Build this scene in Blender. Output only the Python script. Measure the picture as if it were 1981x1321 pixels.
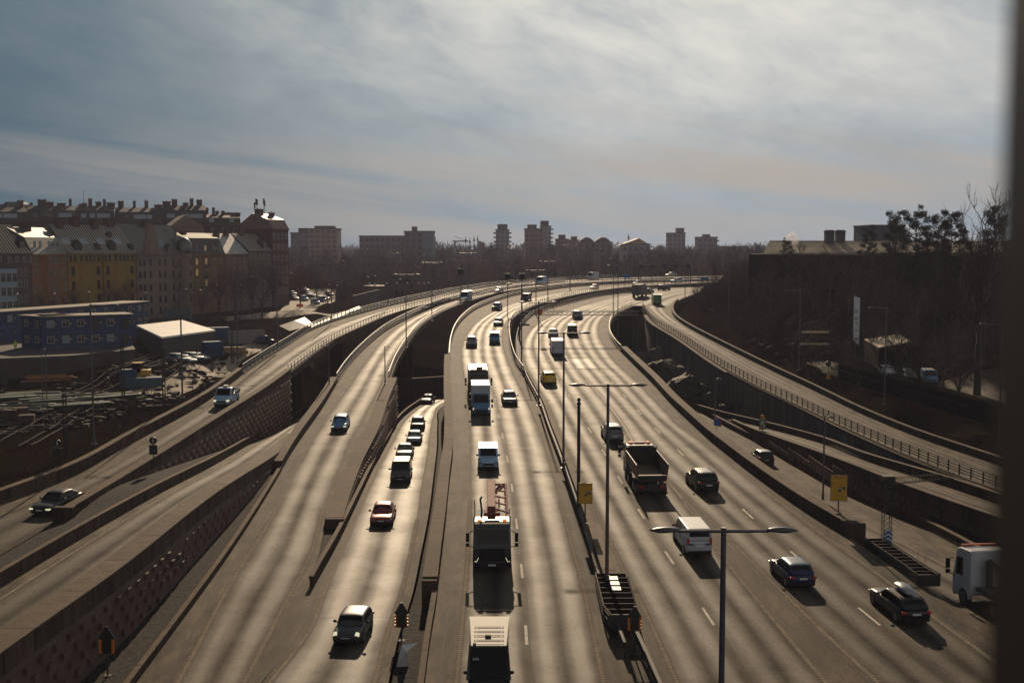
import bpy, bmesh, math, random
import numpy as np
from mathutils import Vector, Matrix
R = math.radians
random.seed(7)
for o in list(bpy.data.objects): bpy.data.objects.remove(o)
SC = bpy.context.scene
COL = SC.collection
# ------------------------------------------------------------------ camera
F, HC, PITCH = 2300.0, 22.0, math.atan((660.5 - 478) / 2300.0)
cd = bpy.data.cameras.new("camera"); cam = bpy.data.objects.new("camera", cd); COL.objects.link(cam)
cd.sensor_width = 36; cd.lens = 36 * F / 1981.0; cd.clip_start = 0.05; cd.clip_end = 12000
cam.location = (0, 0, HC); cam.rotation_euler = (math.pi / 2 - PITCH, 0, 0)
cd.dof.use_dof = True; cd.dof.focus_distance = 150; cd.dof.aperture_fstop = 3.4
SC.camera = cam
# ------------------------------------------------------------------ sky and sun
SUN_EL, SUN_AZ = R(23.5), R(-1.8)
SC.view_settings.view_transform = 'Standard'; SC.view_settings.look = 'None'
SC.view_settings.gamma = 1; SC.view_settings.use_curve_mapping = False
SC.view_settings.exposure = 0.28
wd = bpy.data.worlds.new("World"); SC.world = wd; wd.use_nodes = True
nt = wd.node_tree; nt.nodes.clear()
def N(tree, typ, **kw):
    n = tree.nodes.new(typ)
    for k, v in kw.items():
        if k.startswith('i_'):
            n.inputs[k[2:].replace('_', ' ')].default_value = v
        else: setattr(n, k, v)
    return n
def mth(tree, op, a, b=None, c=None, clamp=False):
    n = tree.nodes.new('ShaderNodeMath'); n.operation = op; n.use_clamp = clamp
    for i, s in enumerate((a, b, c)):
        if s is None: continue
        if isinstance(s, (int, float)): n.inputs[i].default_value = s
        else: tree.links.new(s, n.inputs[i])
    return n.outputs[0]
def mixc(tree, fac, a, b, mode='MIX'):
    n = tree.nodes.new('ShaderNodeMix'); n.data_type = 'RGBA'; n.blend_type = mode
    for s, v in ((0, fac), (6, a), (7, b)):
        if isinstance(v, (int, float)): n.inputs[s].default_value = v
        elif isinstance(v, tuple): n.inputs[s].default_value = v if len(v) == 4 else v + (1,)
        else: tree.links.new(v, n.inputs[s])
    return n.outputs[2]
def ramp(tree, src, pts):
    n = tree.nodes.new('ShaderNodeValToRGB'); cr = n.color_ramp
    while len(cr.elements) > 1: cr.elements.remove(cr.elements[-1])
    for i, (p, c) in enumerate(pts):
        e = cr.elements[0] if i == 0 else cr.elements.new(p)
        e.position = p; c = c if isinstance(c, tuple) else (c, c, c)
        e.color = c + (1,)
    tree.links.new(src, n.inputs[0]); return n.outputs[0]
tc = N(nt, 'ShaderNodeTexCoord'); sep = N(nt, 'ShaderNodeSeparateXYZ')
nt.links.new(tc.outputs['Generated'], sep.inputs[0])
sx, sz = sep.outputs[0], sep.outputs[2]
sky = N(nt, 'ShaderNodeTexSky', sky_type='NISHITA', sun_disc=False)
sky.sun_elevation = SUN_EL; sky.sun_rotation = SUN_AZ; sky.air_density = 1.0; sky.dust_density = 0.4; sky.altitude = 30
def cloudnoise(kx, kz, shear, scale, detail, rough, off):
    c = N(nt, 'ShaderNodeCombineXYZ')
    nt.links.new(mth(nt, 'ADD', mth(nt, 'MULTIPLY', sx, kx), off), c.inputs[0])
    nt.links.new(mth(nt, 'MULTIPLY', mth(nt, 'ADD', sz, mth(nt, 'MULTIPLY', sx, shear)), kz), c.inputs[1])
    n = N(nt, 'ShaderNodeTexNoise'); n.inputs['Scale'].default_value = scale
    n.inputs['Detail'].default_value = detail; n.inputs['Roughness'].default_value = rough
    n.inputs['Distortion'].default_value = 0.35
    nt.links.new(c.outputs[0], n.inputs['Vector']); return n.outputs[0]
# high thin cloud: a veil that thickens towards the sun and to the right of it, long streaks low down
puff = cloudnoise(4.2, 9.0, 0.16, 1.5, 8, 0.58, 3.3)
fine = cloudnoise(9.0, 22.0, 0.3, 2.0, 9, 0.62, 9.1)
strk = cloudnoise(1.6, 26.0, 0.135, 1.0, 6, 0.55, 5.7)
side = ramp(nt, mth(nt, 'ADD', sx, 0.5), [(0.08, 0.0), (0.26, 0.13), (0.44, 0.64), (0.58, 0.98), (0.95, 1.0)])
high = ramp(nt, sz, [(0.0, 0.0), (0.05, 0.15), (0.12, 0.62), (0.2, 1.0)])
pf = ramp(nt, mth(nt, 'ADD', mth(nt, 'MULTIPLY', puff, 0.65), mth(nt, 'MULTIPLY', fine, 0.35)), [(0.30, 0.0), (0.72, 1.0)])
veil = mth(nt, 'MULTIPLY', side, mth(nt, 'ADD', 0.52, mth(nt, 'MULTIPLY', mth(nt, 'MULTIPLY', pf, high), 0.5)), clamp=True)
low = ramp(nt, sz, [(0.0, 0.45), (0.018, 0.8), (0.06, 0.9), (0.10, 0.30), (0.15, 0.0)])
st = mth(nt, 'MULTIPLY', ramp(nt, strk, [(0.45, 0.0), (0.62, 1.0)]), low)
skyc = mixc(nt, 1.0, sky.outputs[0], (0.30, 0.36, 0.42), 'MULTIPLY')
def soft(c, k):
    a = nt.nodes.new('ShaderNodeVectorMath'); a.operation = 'SCALE'; a.inputs[3].default_value = 1 / k; nt.links.new(c, a.inputs[0])
    d = nt.nodes.new('ShaderNodeVectorMath'); d.operation = 'ADD'; d.inputs[1].default_value = (1, 1, 1); nt.links.new(a.outputs[0], d.inputs[0])
    e = nt.nodes.new('ShaderNodeVectorMath'); e.operation = 'DIVIDE'; nt.links.new(c, e.inputs[0]); nt.links.new(d.outputs[0], e.inputs[1])
    return e.outputs[0]
back = ramp(nt, mth(nt, 'ADD', mth(nt, 'MULTIPLY', sep.outputs[1], 0.5), 0.5), [(0.0, 1.0), (0.35, 0.8), (0.62, 0.0)])
skyc = mixc(nt, 0.75, soft(skyc, 3.0), mixc(nt, back, (1.15, 2.2, 3.05), (2.0, 2.3, 2.8)))
dim = ramp(nt, mth(nt, 'ADD', sx, 0.5), [(0.0, 0.74), (0.10, 0.66), (0.3, 0.82), (0.5, 1.0), (1.0, 1.0)])
dimc = N(nt, 'ShaderNodeCombineColor')
for i in range(3): nt.links.new(dim, dimc.inputs[i])
skyc = mixc(nt, 1.0, skyc, dimc.outputs[0], 'MULTIPLY')
c1 = mixc(nt, veil, skyc, mixc(nt, mth(nt, 'MULTIPLY', pf, high), (4.6, 4.95, 5.35), (7.6, 7.3, 6.7)))
dx_ = mth(nt, 'SUBTRACT', sx, 0.10); dz_ = mth(nt, 'SUBTRACT', sz, 0.27)
glow = mth(nt, 'POWER', 2.718, mth(nt, 'MULTIPLY', mth(nt, 'ADD', mth(nt, 'MULTIPLY', mth(nt, 'MULTIPLY', dx_, dx_), 9.0), mth(nt, 'MULTIPLY', mth(nt, 'MULTIPLY', dz_, dz_), 38.0)), -1.0))
c1 = mixc(nt, mth(nt, 'MULTIPLY', glow, mth(nt, 'ADD', 0.25, mth(nt, 'MULTIPLY', pf, 0.75))), c1, (9.5, 9.0, 8.0))
c2 = mixc(nt, mth(nt, 'MULTIPLY', st, mth(nt, 'ADD', 0.4, mth(nt, 'MULTIPLY', side, 0.4))), c1, (4.8, 4.15, 3.6))
zen = ramp(nt, sz, [(0.0, 1.0), (0.24, 1.0), (0.55, 0.5), (1.0, 0.42)])
zc = N(nt, 'ShaderNodeCombineColor')
for i in range(3): nt.links.new(zen, zc.inputs[i])
c2 = mixc(nt, 1.0, c2, zc.outputs[0], 'MULTIPLY')
bg = N(nt, 'ShaderNodeBackground'); bg.inputs['Strength'].default_value = 0.08
nt.links.new(c2, bg.inputs[0])
wo = N(nt, 'ShaderNodeOutputWorld'); nt.links.new(bg.outputs[0], wo.inputs[0])
sl = bpy.data.lights.new("sun", 'SUN'); sun = bpy.data.objects.new("sun", sl); COL.objects.link(sun)
sl.energy = 3.4; sl.angle = R(0.6); sl.color = (1.0, 0.77, 0.52)
sun.rotation_euler = Vector((-math.sin(SUN_AZ) * math.cos(SUN_EL), -math.cos(SUN_AZ) * math.cos(SUN_EL), -math.sin(SUN_EL))).to_track_quat('-Z', 'Y').to_euler()
sun.location = (0, 300, 200)
# ------------------------------------------------------------------ measuring: photo pixel -> place
CP, SP = math.cos(PITCH), math.sin(PITCH)
def ray(px, py):
    a, b = (px - 990.5) / F, (660.5 - py) / F
    return a, CP + b * SP, -SP + b * CP
def U(px, py, z):
    x, y, w = ray(px, py); t = (z - HC) / w
    return Vector((x * t, y * t, z))
def UY(px, py, Y):
    x, y, w = ray(px, py); t = Y / y
    return Vector((x * t, Y, HC + w * t))
def prof(pts):
    a = np.array(pts, float)
    k = np.linspace(-14, 14, 9)
    return lambda Y: float(np.mean(np.interp(Y + k, a[:, 0], a[:, 1])))
def surf(px, py, zf):
    x, y, w = ray(px, py); s = w / y
    Y = 30.0; p = None
    while Y < 900:
        g = HC + Y * s - zf(Y)
        if g <= 0:
            if p is None: break
            k = p[1] / (p[1] - g); Y = p[0] + (Y - p[0]) * k
            break
        p = (Y, g); Y += 2.0
    return Vector((x / y * Y, Y, zf(Y)))
class Row:
    """a line along a road: X as a smooth function of the distance Y, at the road's height"""
    def __init__(s, pts, zf, off=0.0):
        w = sorted([(surf(a, b, zf)) for a, b in pts], key=lambda v: v.y)
        q = [w[0]]
        for v in w[1:]:
            if v.y - q[-1].y > 0.8: q.append(v)
        s.Y = np.array([v.y for v in q]); s.X = np.array([v.x for v in q]); s.zf = zf
        n = len(s.Y); d = np.diff(s.X) / np.diff(s.Y); m = np.zeros(n)
        m[0], m[-1] = d[0], d[-1]
        h = np.diff(s.Y)
        for i in range(1, n - 1): m[i] = (d[i - 1] * h[i] + d[i] * h[i - 1]) / (h[i] + h[i - 1])
        s.m = m; s.off = off
    def x(s, Y):
        if Y <= s.Y[0]: return s.X[0] + (Y - s.Y[0]) * s.m[0] + s.off
        if Y >= s.Y[-1]: return s.X[-1] + (Y - s.Y[-1]) * s.m[-1] + s.off
        i = int(np.searchsorted(s.Y, Y)) - 1
        h = s.Y[i + 1] - s.Y[i]; t = (Y - s.Y[i]) / h
        return (s.X[i] * (1 + 2 * t) * (1 - t) ** 2 + s.m[i] * h * t * (1 - t) ** 2 + s.X[i + 1] * t * t * (3 - 2 * t) + s.m[i + 1] * h * t * t * (t - 1)) + s.off
    def p(s, Y, dz=0.0): return Vector((s.x(Y), Y, s.zf(Y) + dz))
    def sh(s, d):
        import copy
        c = copy.copy(s); c.off = s.off + d; return c
def ysamp(a, b, n=90):
    r = (b / a) ** (1 / n)
    return [a * r ** i for i in range(n + 1)]
# ------------------------------------------------------------------ mesh building
class MB:
    def __init__(s): s.v = []; s.f = []; s.mi = []; s.sm = []; s.uv = None
    def add(s, vs, fs, mi=0, smooth=False):
        b = len(s.v); s.v += [tuple(v) for v in vs]
        for f in fs: s.f.append(tuple(i + b for i in f)); s.mi.append(mi); s.sm.append(smooth)
    def quad(s, a, b, c, d, mi=0): s.add([a, b, c, d], [(0, 1, 2, 3)], mi)
    def box(s, c, sz, rot=None, mi=0, taper=1.0):
        hx, hy, hz = sz[0] / 2, sz[1] / 2, sz[2] / 2; vs = []
        for k in (-1, 1):
            t = taper if k > 0 else 1
            for i, j in ((-1, -1), (1, -1), (1, 1), (-1, 1)):
                p = Vector((i * hx * t, j * hy * t, k * hz))
                if rot is not None:
                    p = (Matrix.Rotation(rot, 3, 'Z') if isinstance(rot, (int, float)) else rot) @ p
                vs.append(p + Vector(c))
        s.add(vs, [(3, 2, 1, 0), (4, 5, 6, 7), (0, 1, 5, 4), (1, 2, 6, 5), (2, 3, 7, 6), (3, 0, 4, 7)], mi)
    def bar(s, a, b, w, h, mi=0):
        a, b = Vector(a), Vector(b); d = b - a; L = d.length
        if L < 1e-6: return
        q = d.to_track_quat('X', 'Z').to_matrix()
        s.box((a + b) / 2, (L, w, h), q, mi)
    def tube(s, a, b, r0, r1=None, n=8, mi=0, cap=True):
        a, b = Vector(a), Vector(b); r1 = r0 if r1 is None else r1; d = b - a
        if d.length < 1e-6: return
        q = d.to_track_quat('Z', 'Y').to_matrix(); vs = []
        for p, r in ((a, r0), (b, r1)):
            for i in range(n):
                t = 2 * math.pi * i / n
                vs.append(p + q @ Vector((r * math.cos(t), r * math.sin(t), 0)))
        fs = [(i, (i + 1) % n, n + (i + 1) % n, n + i) for i in range(n)]
        s.add(vs, fs, mi, True)
        if cap: s.add(vs[n:], [tuple(range(n))], mi); s.add(vs[:n], [tuple(range(n - 1, -1, -1))], mi)
    def path(s, pts, r, n=6, mi=0):
        for a, b in zip(pts[:-1], pts[1:]): s.tube(a, b, r, r, n, mi)
    def ell(s, c, rx, ry, rz, n=10, m=6, mi=0, rot=None):
        vs = []; fs = []
        for j in range(m + 1):
            ph = math.pi * j / m
            for i in range(n):
                t = 2 * math.pi * i / n
                p = Vector((rx * math.sin(ph) * math.cos(t), ry * math.sin(ph) * math.sin(t), rz * math.cos(ph)))
                if rot is not None: p = rot @ p
                vs.append(p + Vector(c))
        for j in range(m):
            for i in range(n):
                fs.append((j * n + i, (j + 1) * n + i, (j + 1) * n + (i + 1) % n, j * n + (i + 1) % n))
        s.add(vs, fs, mi, True)
    def loft(s, rings, mi=0, smooth=True, close=True, caps=True):
        n = len(rings[0]); vs = [p for r in rings for p in r]; fs = []
        for j in range(len(rings) - 1):
            for i in range(n if close else n - 1):
                k = (i + 1) % n
                fs.append((j * n + i, j * n + k, (j + 1) * n + k, (j + 1) * n + i))
        if caps: fs.append(tuple(range(n - 1, -1, -1))); fs.append(tuple((len(rings) - 1) * n + i for i in range(n)))
        s.add(vs, fs, mi, smooth)
    def poly(s, pts, th, mi=0):
        """flat outline given thickness along its normal"""
        pts = [Vector(p) for p in pts]; n = (pts[1] - pts[0]).cross(pts[2] - pts[0]).normalized() * th; k = len(pts)
        vs = pts + [p - n for p in pts]
        fs = [tuple(range(k)), tuple(range(2 * k - 1, k - 1, -1))] + [(i, i + k, (i + 1) % k + k, (i + 1) % k) for i in range(k)]
        s.add(vs, fs, mi)
    def build(s, name, mats, parent=None, origin=None, world=True, fix=False):
        me = bpy.data.meshes.new(name)
        off = Vector((0, 0, 0))
        if parent is not None and world: off = parent_world(parent)
        elif parent is None:
            if origin is None and s.v:
                a = np.array(s.v); origin = Vector(((a[:, 0].min() + a[:, 0].max()) / 2, (a[:, 1].min() + a[:, 1].max()) / 2, a[:, 2].min()))
            off = Vector(origin) if origin is not None else off
        me.from_pydata([(x - off.x, y - off.y, z - off.z) for x, y, z in s.v], [], s.f)
        for m in (mats if isinstance(mats, (list, tuple)) else [mats]): me.materials.append(m)
        me.polygons.foreach_set('material_index', s.mi); me.polygons.foreach_set('use_smooth', s.sm)
        if s.uv is not None:
            ul = me.uv_layers.new(name='UVMap')
            flat = [c for f in s.f for i in f for c in s.uv[i]]
            ul.data.foreach_set('uv', flat)
        me.update()
        if fix:
            bm = bmesh.new(); bm.from_mesh(me); bmesh.ops.recalc_face_normals(bm, faces=bm.faces); bm.to_mesh(me); bm.free()
        o = bpy.data.objects.new(name, me); COL.objects.link(o)
        if parent is not None: o.parent = parent
        else: o.location = off
        return o
def parent_world(p):
    l = Vector(p.location)
    while p.parent: p = p.parent; l += Vector(p.location)
    return l
def tag(o, label=None, cat=None, group=None, kind=None):
    if label: o['label'] = label
    if cat: o['category'] = cat
    if group: o['group'] = group
    if kind: o['kind'] = kind
    return o
def thing(name, label, cat, loc=(0, 0, 0), rz=0.0, group=None):
    o = bpy.data.objects.new(name, None); COL.objects.link(o); o.empty_display_size = 0.3
    o.location = loc; o.rotation_euler = (0, 0, rz)
    return tag(o, label, cat, group)
def struct(name, mb, mats): return tag(mb.build(name, mats), kind='structure')
def bevel(o, w, seg=2):
    m = o.modifiers.new('bevel', 'BEVEL'); m.width = w; m.segments = seg; m.limit_method = 'ANGLE'; m.angle_limit = R(35); return o
def subs(o, n=1):
    m = o.modifiers.new('subd', 'SUBSURF'); m.levels = n; m.render_levels = n; return o
def textmesh(body, size, mat, name, parent, mtx, ext=0.004):
    cu = bpy.data.curves.new('writing', 'FONT'); cu.body = body; cu.size = size; cu.extrude = ext; cu.align_x = 'CENTER'; cu.align_y = 'CENTER'
    t = bpy.data.objects.new('writing', cu); COL.objects.link(t)
    dg = bpy.context.evaluated_depsgraph_get(); me = bpy.data.meshes.new_from_object(t.evaluated_get(dg))
    bpy.data.objects.remove(t); me.materials.clear(); me.materials.append(mat)
    o = bpy.data.objects.new(name, me); COL.objects.link(o); o.parent = parent; o.matrix_local = mtx
    return o
# ------------------------------------------------------------------ materials
MATS = {}
def mat(name, col, rough=0.6, metal=0.0, var=0.0, scale=3.0, spec=0.5, coat=0.0, bump=0.0, col2=None, detail=6, emit=None, stretch=None):
    if name in MATS: return MATS[name]
    m = bpy.data.materials.new(name); m.use_nodes = True; t = m.node_tree; b = t.nodes['Principled BSDF']
    b.inputs['Roughness'].default_value = rough; b.inputs['Metallic'].default_value = metal
    b.inputs['Specular IOR Level'].default_value = spec; b.inputs['Coat Weight'].default_value = coat
    b.inputs['Coat Roughness'].default_value = 0.06
    b.inputs['Base Color'].default_value = tuple(col) + (1,)
    if var or bump or col2:
        tcn = N(t, 'ShaderNodeTexCoord'); vec = tcn.outputs['Object']
        if stretch:
            mp = N(t, 'ShaderNodeMapping'); mp.inputs['Scale'].default_value = stretch
            t.links.new(vec, mp.inputs[0]); vec = mp.outputs[0]
        nz = N(t, 'ShaderNodeTexNoise'); nz.inputs['Scale'].default_value = scale; nz.inputs['Detail'].default_value = detail
        nz.inputs['Roughness'].default_value = 0.62
        t.links.new(vec, nz.inputs['Vector'])
        c2 = col2 or tuple(min(1, c * (1 + var)) for c in col); c1 = tuple(c * (1 - var) for c in col) if not col2 else col
        t.links.new(ramp(t, nz.outputs[0], [(0.32, tuple(c1)), (0.68, tuple(c2))]), b.inputs['Base Color'])
        if bump:
            bp = N(t, 'ShaderNodeBump'); bp.inputs['Strength'].default_value = bump; bp.inputs['Distance'].default_value = 0.05
            t.links.new(nz.outputs[0], bp.inputs['Height']); t.links.new(bp.outputs[0], b.inputs['Normal'])
    if emit:
        b.inputs['Emission Color'].default_value = tuple(emit[0]) + (1,); b.inputs['Emission Strength'].default_value = emit[1]
    MATS[name] = m; return m
def road_mat(name, ca, cb, ra, rb, dirt, gl_=0.12):
    """asphalt: polished wheel tracks and an oily darker middle across each lane (UV u), wear and grain by noise"""
    m = bpy.data.materials.new(name); m.use_nodes = True; t = m.node_tree; b = t.nodes['Principled BSDF']
    uv = N(t, 'ShaderNodeUVMap'); s = N(t, 'ShaderNodeSeparateXYZ'); t.links.new(uv.outputs[0], s.inputs[0])
    geo = N(t, 'ShaderNodeNewGeometry')
    n1 = N(t, 'ShaderNodeTexNoise'); n1.inputs['Scale'].default_value = 1.0; n1.inputs['Detail'].default_value = 5
    cm = N(t, 'ShaderNodeCombineXYZ'); t.links.new(mth(t, 'MULTIPLY', s.outputs[0], 5.0), cm.inputs[0]); t.links.new(mth(t, 'MULTIPLY', s.outputs[1], 0.045), cm.inputs[1])
    t.links.new(cm.outputs[0], n1.inputs['Vector'])
    wob = mth(t, 'MULTIPLY', mth(t, 'SUBTRACT', n1.outputs[0], 0.5), 0.16)
    u = mth(t, 'ADD', s.outputs[0], wob)
    tr = mth(t, 'MULTIPLY', mth(t, 'SUBTRACT', 1.0, mth(t, 'COSINE', mth(t, 'MULTIPLY', u, 4 * math.pi))), 0.5)
    tr = mth(t, 'POWER', tr, 0.8)
    n2 = N(t, 'ShaderNodeTexNoise'); n2.inputs['Scale'].default_value = 0.22; n2.inputs['Detail'].default_value = 7; n2.inputs['Roughness'].default_value = 0.65
    t.links.new(geo.outputs['Position'], n2.inputs['Vector'])
    n3 = N(t, 'ShaderNodeTexNoise'); n3.inputs['Scale'].default_value = 5.0; n3.inputs['Detail'].default_value = 5; n3.inputs['Roughness'].default_value = 0.9
    t.links.new(geo.outputs['Position'], n3.inputs['Vector'])
    k = mth(t, 'ADD', mth(t, 'MULTIPLY', tr, 0.72), mth(t, 'MULTIPLY', mth(t, 'SUBTRACT', n2.outputs[0], 0.42), 0.95), clamp=True)
    c = mixc(t, k, ca, cb)
    g = ramp(t, n3.outputs[0], [(0.33, 0.42), (0.67, 1.55)])
    c = mixc(t, 1.0, c, g, 'MULTIPLY')
    if dirt:
        edge = mth(t, 'POWER', mth(t, 'ABSOLUTE', mth(t, 'SUBTRACT', mth(t, 'MULTIPLY', s.outputs[0], 2.0), 1.0)), 5.0)
        c = mixc(t, mth(t, 'MULTIPLY', edge, dirt), c, (0.12, 0.095, 0.068))
    # random cracks and oil drips
    v = N(t, 'ShaderNodeTexVoronoi'); v.feature = 'DISTANCE_TO_EDGE'; v.inputs['Scale'].default_value = 0.33
    wv = N(t, 'ShaderNodeVectorMath'); wv.operation = 'ADD'; t.links.new(geo.outputs['Position'], wv.inputs[0]); sc = N(t, 'ShaderNodeVectorMath'); sc.operation = 'SCALE'; sc.inputs[3].default_value = 2.2
    t.links.new(n2.outputs[1], sc.inputs[0]); t.links.new(sc.outputs[0], wv.inputs[1]); t.links.new(wv.outputs[0], v.inputs['Vector'])
    ck = mth(t, 'MULTIPLY', ramp(t, v.outputs['Distance'], [(0.0, 1.0), (0.014, 0.0)]), ramp(t, n2.outputs[0], [(0.5, 0.0), (0.6, 0.75)]))
    c = mixc(t, ck, c, (0.008, 0.006, 0.005))
    od = N(t, 'ShaderNodeTexNoise'); od.inputs['Scale'].default_value = 1.1; od.inputs['Detail'].default_value = 2; mo = N(t, 'ShaderNodeMapping'); mo.inputs['Scale'].default_value = (1.4, .35, 1); t.links.new(geo.outputs['Position'], mo.inputs[0]); t.links.new(mo.outputs[0], od.inputs['Vector'])
    c = mixc(t, ramp(t, od.outputs[0], [(0.62, 0.0), (0.74, 0.6)]), c, (0.012, 0.009, 0.007))
    t.links.new(c, b.inputs['Base Color'])
    t.links.new(mth(t, 'SUBTRACT', ra, mth(t, 'MULTIPLY', k, ra - rb)), b.inputs['Roughness'])
    t.links.new(mth(t, 'ADD', 0.035, mth(t, 'MULTIPLY', k, gl_)), b.inputs['Specular IOR Level'])
    bp = N(t, 'ShaderNodeBump'); bp.inputs['Strength'].default_value = 0.28; bp.inputs['Distance'].default_value = 0.02
    t.links.new(n3.outputs[0], bp.inputs['Height']); t.links.new(bp.outputs[0], b.inputs['Normal'])
    MATS[name] = m; return m
def dusty_mat(name, ca, cb, crack=True):
    m = bpy.data.materials.new(name); m.use_nodes = True; t = m.node_tree; b = t.nodes['Principled BSDF']
    geo = N(t, 'ShaderNodeNewGeometry'); P = geo.outputs['Position']
    mp = N(t, 'ShaderNodeMapping'); mp.inputs['Scale'].default_value = (1.0, 0.28, 1.0); t.links.new(P, mp.inputs[0])
    a = N(t, 'ShaderNodeTexNoise'); a.inputs['Scale'].default_value = 0.7; a.inputs['Detail'].default_value = 9; a.inputs['Roughness'].default_value = 0.7
    t.links.new(mp.outputs[0], a.inputs['Vector'])
    f = N(t, 'ShaderNodeTexNoise'); f.inputs['Scale'].default_value = 7; f.inputs['Detail'].default_value = 5; f.inputs['Roughness'].default_value = 0.8
    t.links.new(P, f.inputs['Vector'])
    c = mixc(t, ramp(t, a.outputs[0], [(0.40, 0.0), (0.60, 1.0)]), ca, cb)
    c = mixc(t, 1.0, c, ramp(t, f.outputs[0], [(0.32, 0.4), (0.68, 1.45)]), 'MULTIPLY')
    if crack:
        v = N(t, 'ShaderNodeTexVoronoi'); v.feature = 'DISTANCE_TO_EDGE'; v.inputs['Scale'].default_value = 0.8
        wv = N(t, 'ShaderNodeVectorMath'); wv.operation = 'ADD'; t.links.new(mp.outputs[0], wv.inputs[0])
        sc = N(t, 'ShaderNodeVectorMath'); sc.operation = 'SCALE'; sc.inputs[3].default_value = 0.8
        t.links.new(f.outputs[1], sc.inputs[0]); t.links.new(sc.outputs[0], wv.inputs[1]); t.links.new(wv.outputs[0], v.inputs['Vector'])
        ck = mth(t, 'MULTIPLY', ramp(t, v.outputs['Distance'], [(0.0, 1.0), (0.05, 0.0)]), ramp(t, a.outputs[0], [(0.45, 0.0), (0.58, 0.9)]))
        c = mixc(t, ck, c, (0.02, 0.016, 0.012))
    t.links.new(c, b.inputs['Base Color']); b.inputs['Roughness'].default_value = 0.8; b.inputs['Specular IOR Level'].default_value = 0.12
    bp = N(t, 'ShaderNodeBump'); bp.inputs['Strength'].default_value = 0.4; bp.inputs['Distance'].default_value = 0.03
    t.links.new(f.outputs[0], bp.inputs['Height']); t.links.new(bp.outputs[0], b.inputs['Normal'])
    MATS[name] = m; return m
def ground_mat():
    m = bpy.data.materials.new('earth'); m.use_nodes = True; t = m.node_tree; b = t.nodes['Principled BSDF']
    geo = N(t, 'ShaderNodeNewGeometry'); P = geo.outputs['Position']
    a = N(t, 'ShaderNodeTexNoise'); a.inputs['Scale'].default_value = 0.09; a.inputs['Detail'].default_value = 9; a.inputs['Roughness'].default_value = 0.68
    f = N(t, 'ShaderNodeTexNoise'); f.inputs['Scale'].default_value = 1.6; f.inputs['Detail'].default_value = 8; f.inputs['Roughness'].default_value = 0.75
    t.links.new(P, a.inputs['Vector']); t.links.new(P, f.inputs['Vector'])
    c = ramp(t, a.outputs[0], [(0.3, (0.008, 0.006, 0.005)), (0.5, (0.02, 0.0145, 0.010)), (0.62, (0.017, 0.014, 0.008)), (0.75, (0.038, 0.029, 0.019))])
    c = mixc(t, 1.0, c, ramp(t, f.outputs[0], [(0.3, 0.4), (0.7, 1.5)]), 'MULTIPLY')
    t.links.new(c, b.inputs['Base Color']); b.inputs['Roughness'].default_value = 1.0; b.inputs['Specular IOR Level'].default_value = 0.0
    bp = N(t, 'ShaderNodeBump'); bp.inputs['Strength'].default_value = 0.8; bp.inputs['Distance'].default_value = 0.25
    t.links.new(f.outputs[0], bp.inputs['Height']); t.links.new(bp.outputs[0], b.inputs['Normal'])
    MATS['earth'] = m; return m
M_LANE = road_mat('asphalt_lane', (0.029, 0.022, 0.015), (0.085, 0.067, 0.046), 0.74, 0.61, 0.4, 0.105)
M_LANE2 = road_mat('asphalt_polished', (0.028, 0.022, 0.016), (0.10, 0.083, 0.062), 0.68, 0.56, 0.4, 0.13)
M_SHO = dusty_mat('dusty_shoulder', (0.024, 0.0175, 0.0115), (0.125, 0.094, 0.06))
M_GORE = dusty_mat('sandy_gore', (0.05, 0.037, 0.023), (0.115, 0.086, 0.054))
M_GRAV = mat('dark_gravel', (0.008, 0.007, 0.006), 0.9, col2=(0.05, 0.042, 0.036), scale=3.2, bump=1.0, detail=8, spec=.1)
M_PALE = dusty_mat('pale_gravel', (0.22, 0.18, 0.13), (0.36, 0.30, 0.22), False)
M_MARK = mat('road_paint', (0.55, 0.49, 0.40), 0.85, spec=.15, var=0.3, scale=2.2)
M_RUMB = mat('worn_road_paint', (0.195, 0.16, 0.115), 0.9, spec=.1, var=0.35, scale=2.0)
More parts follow.
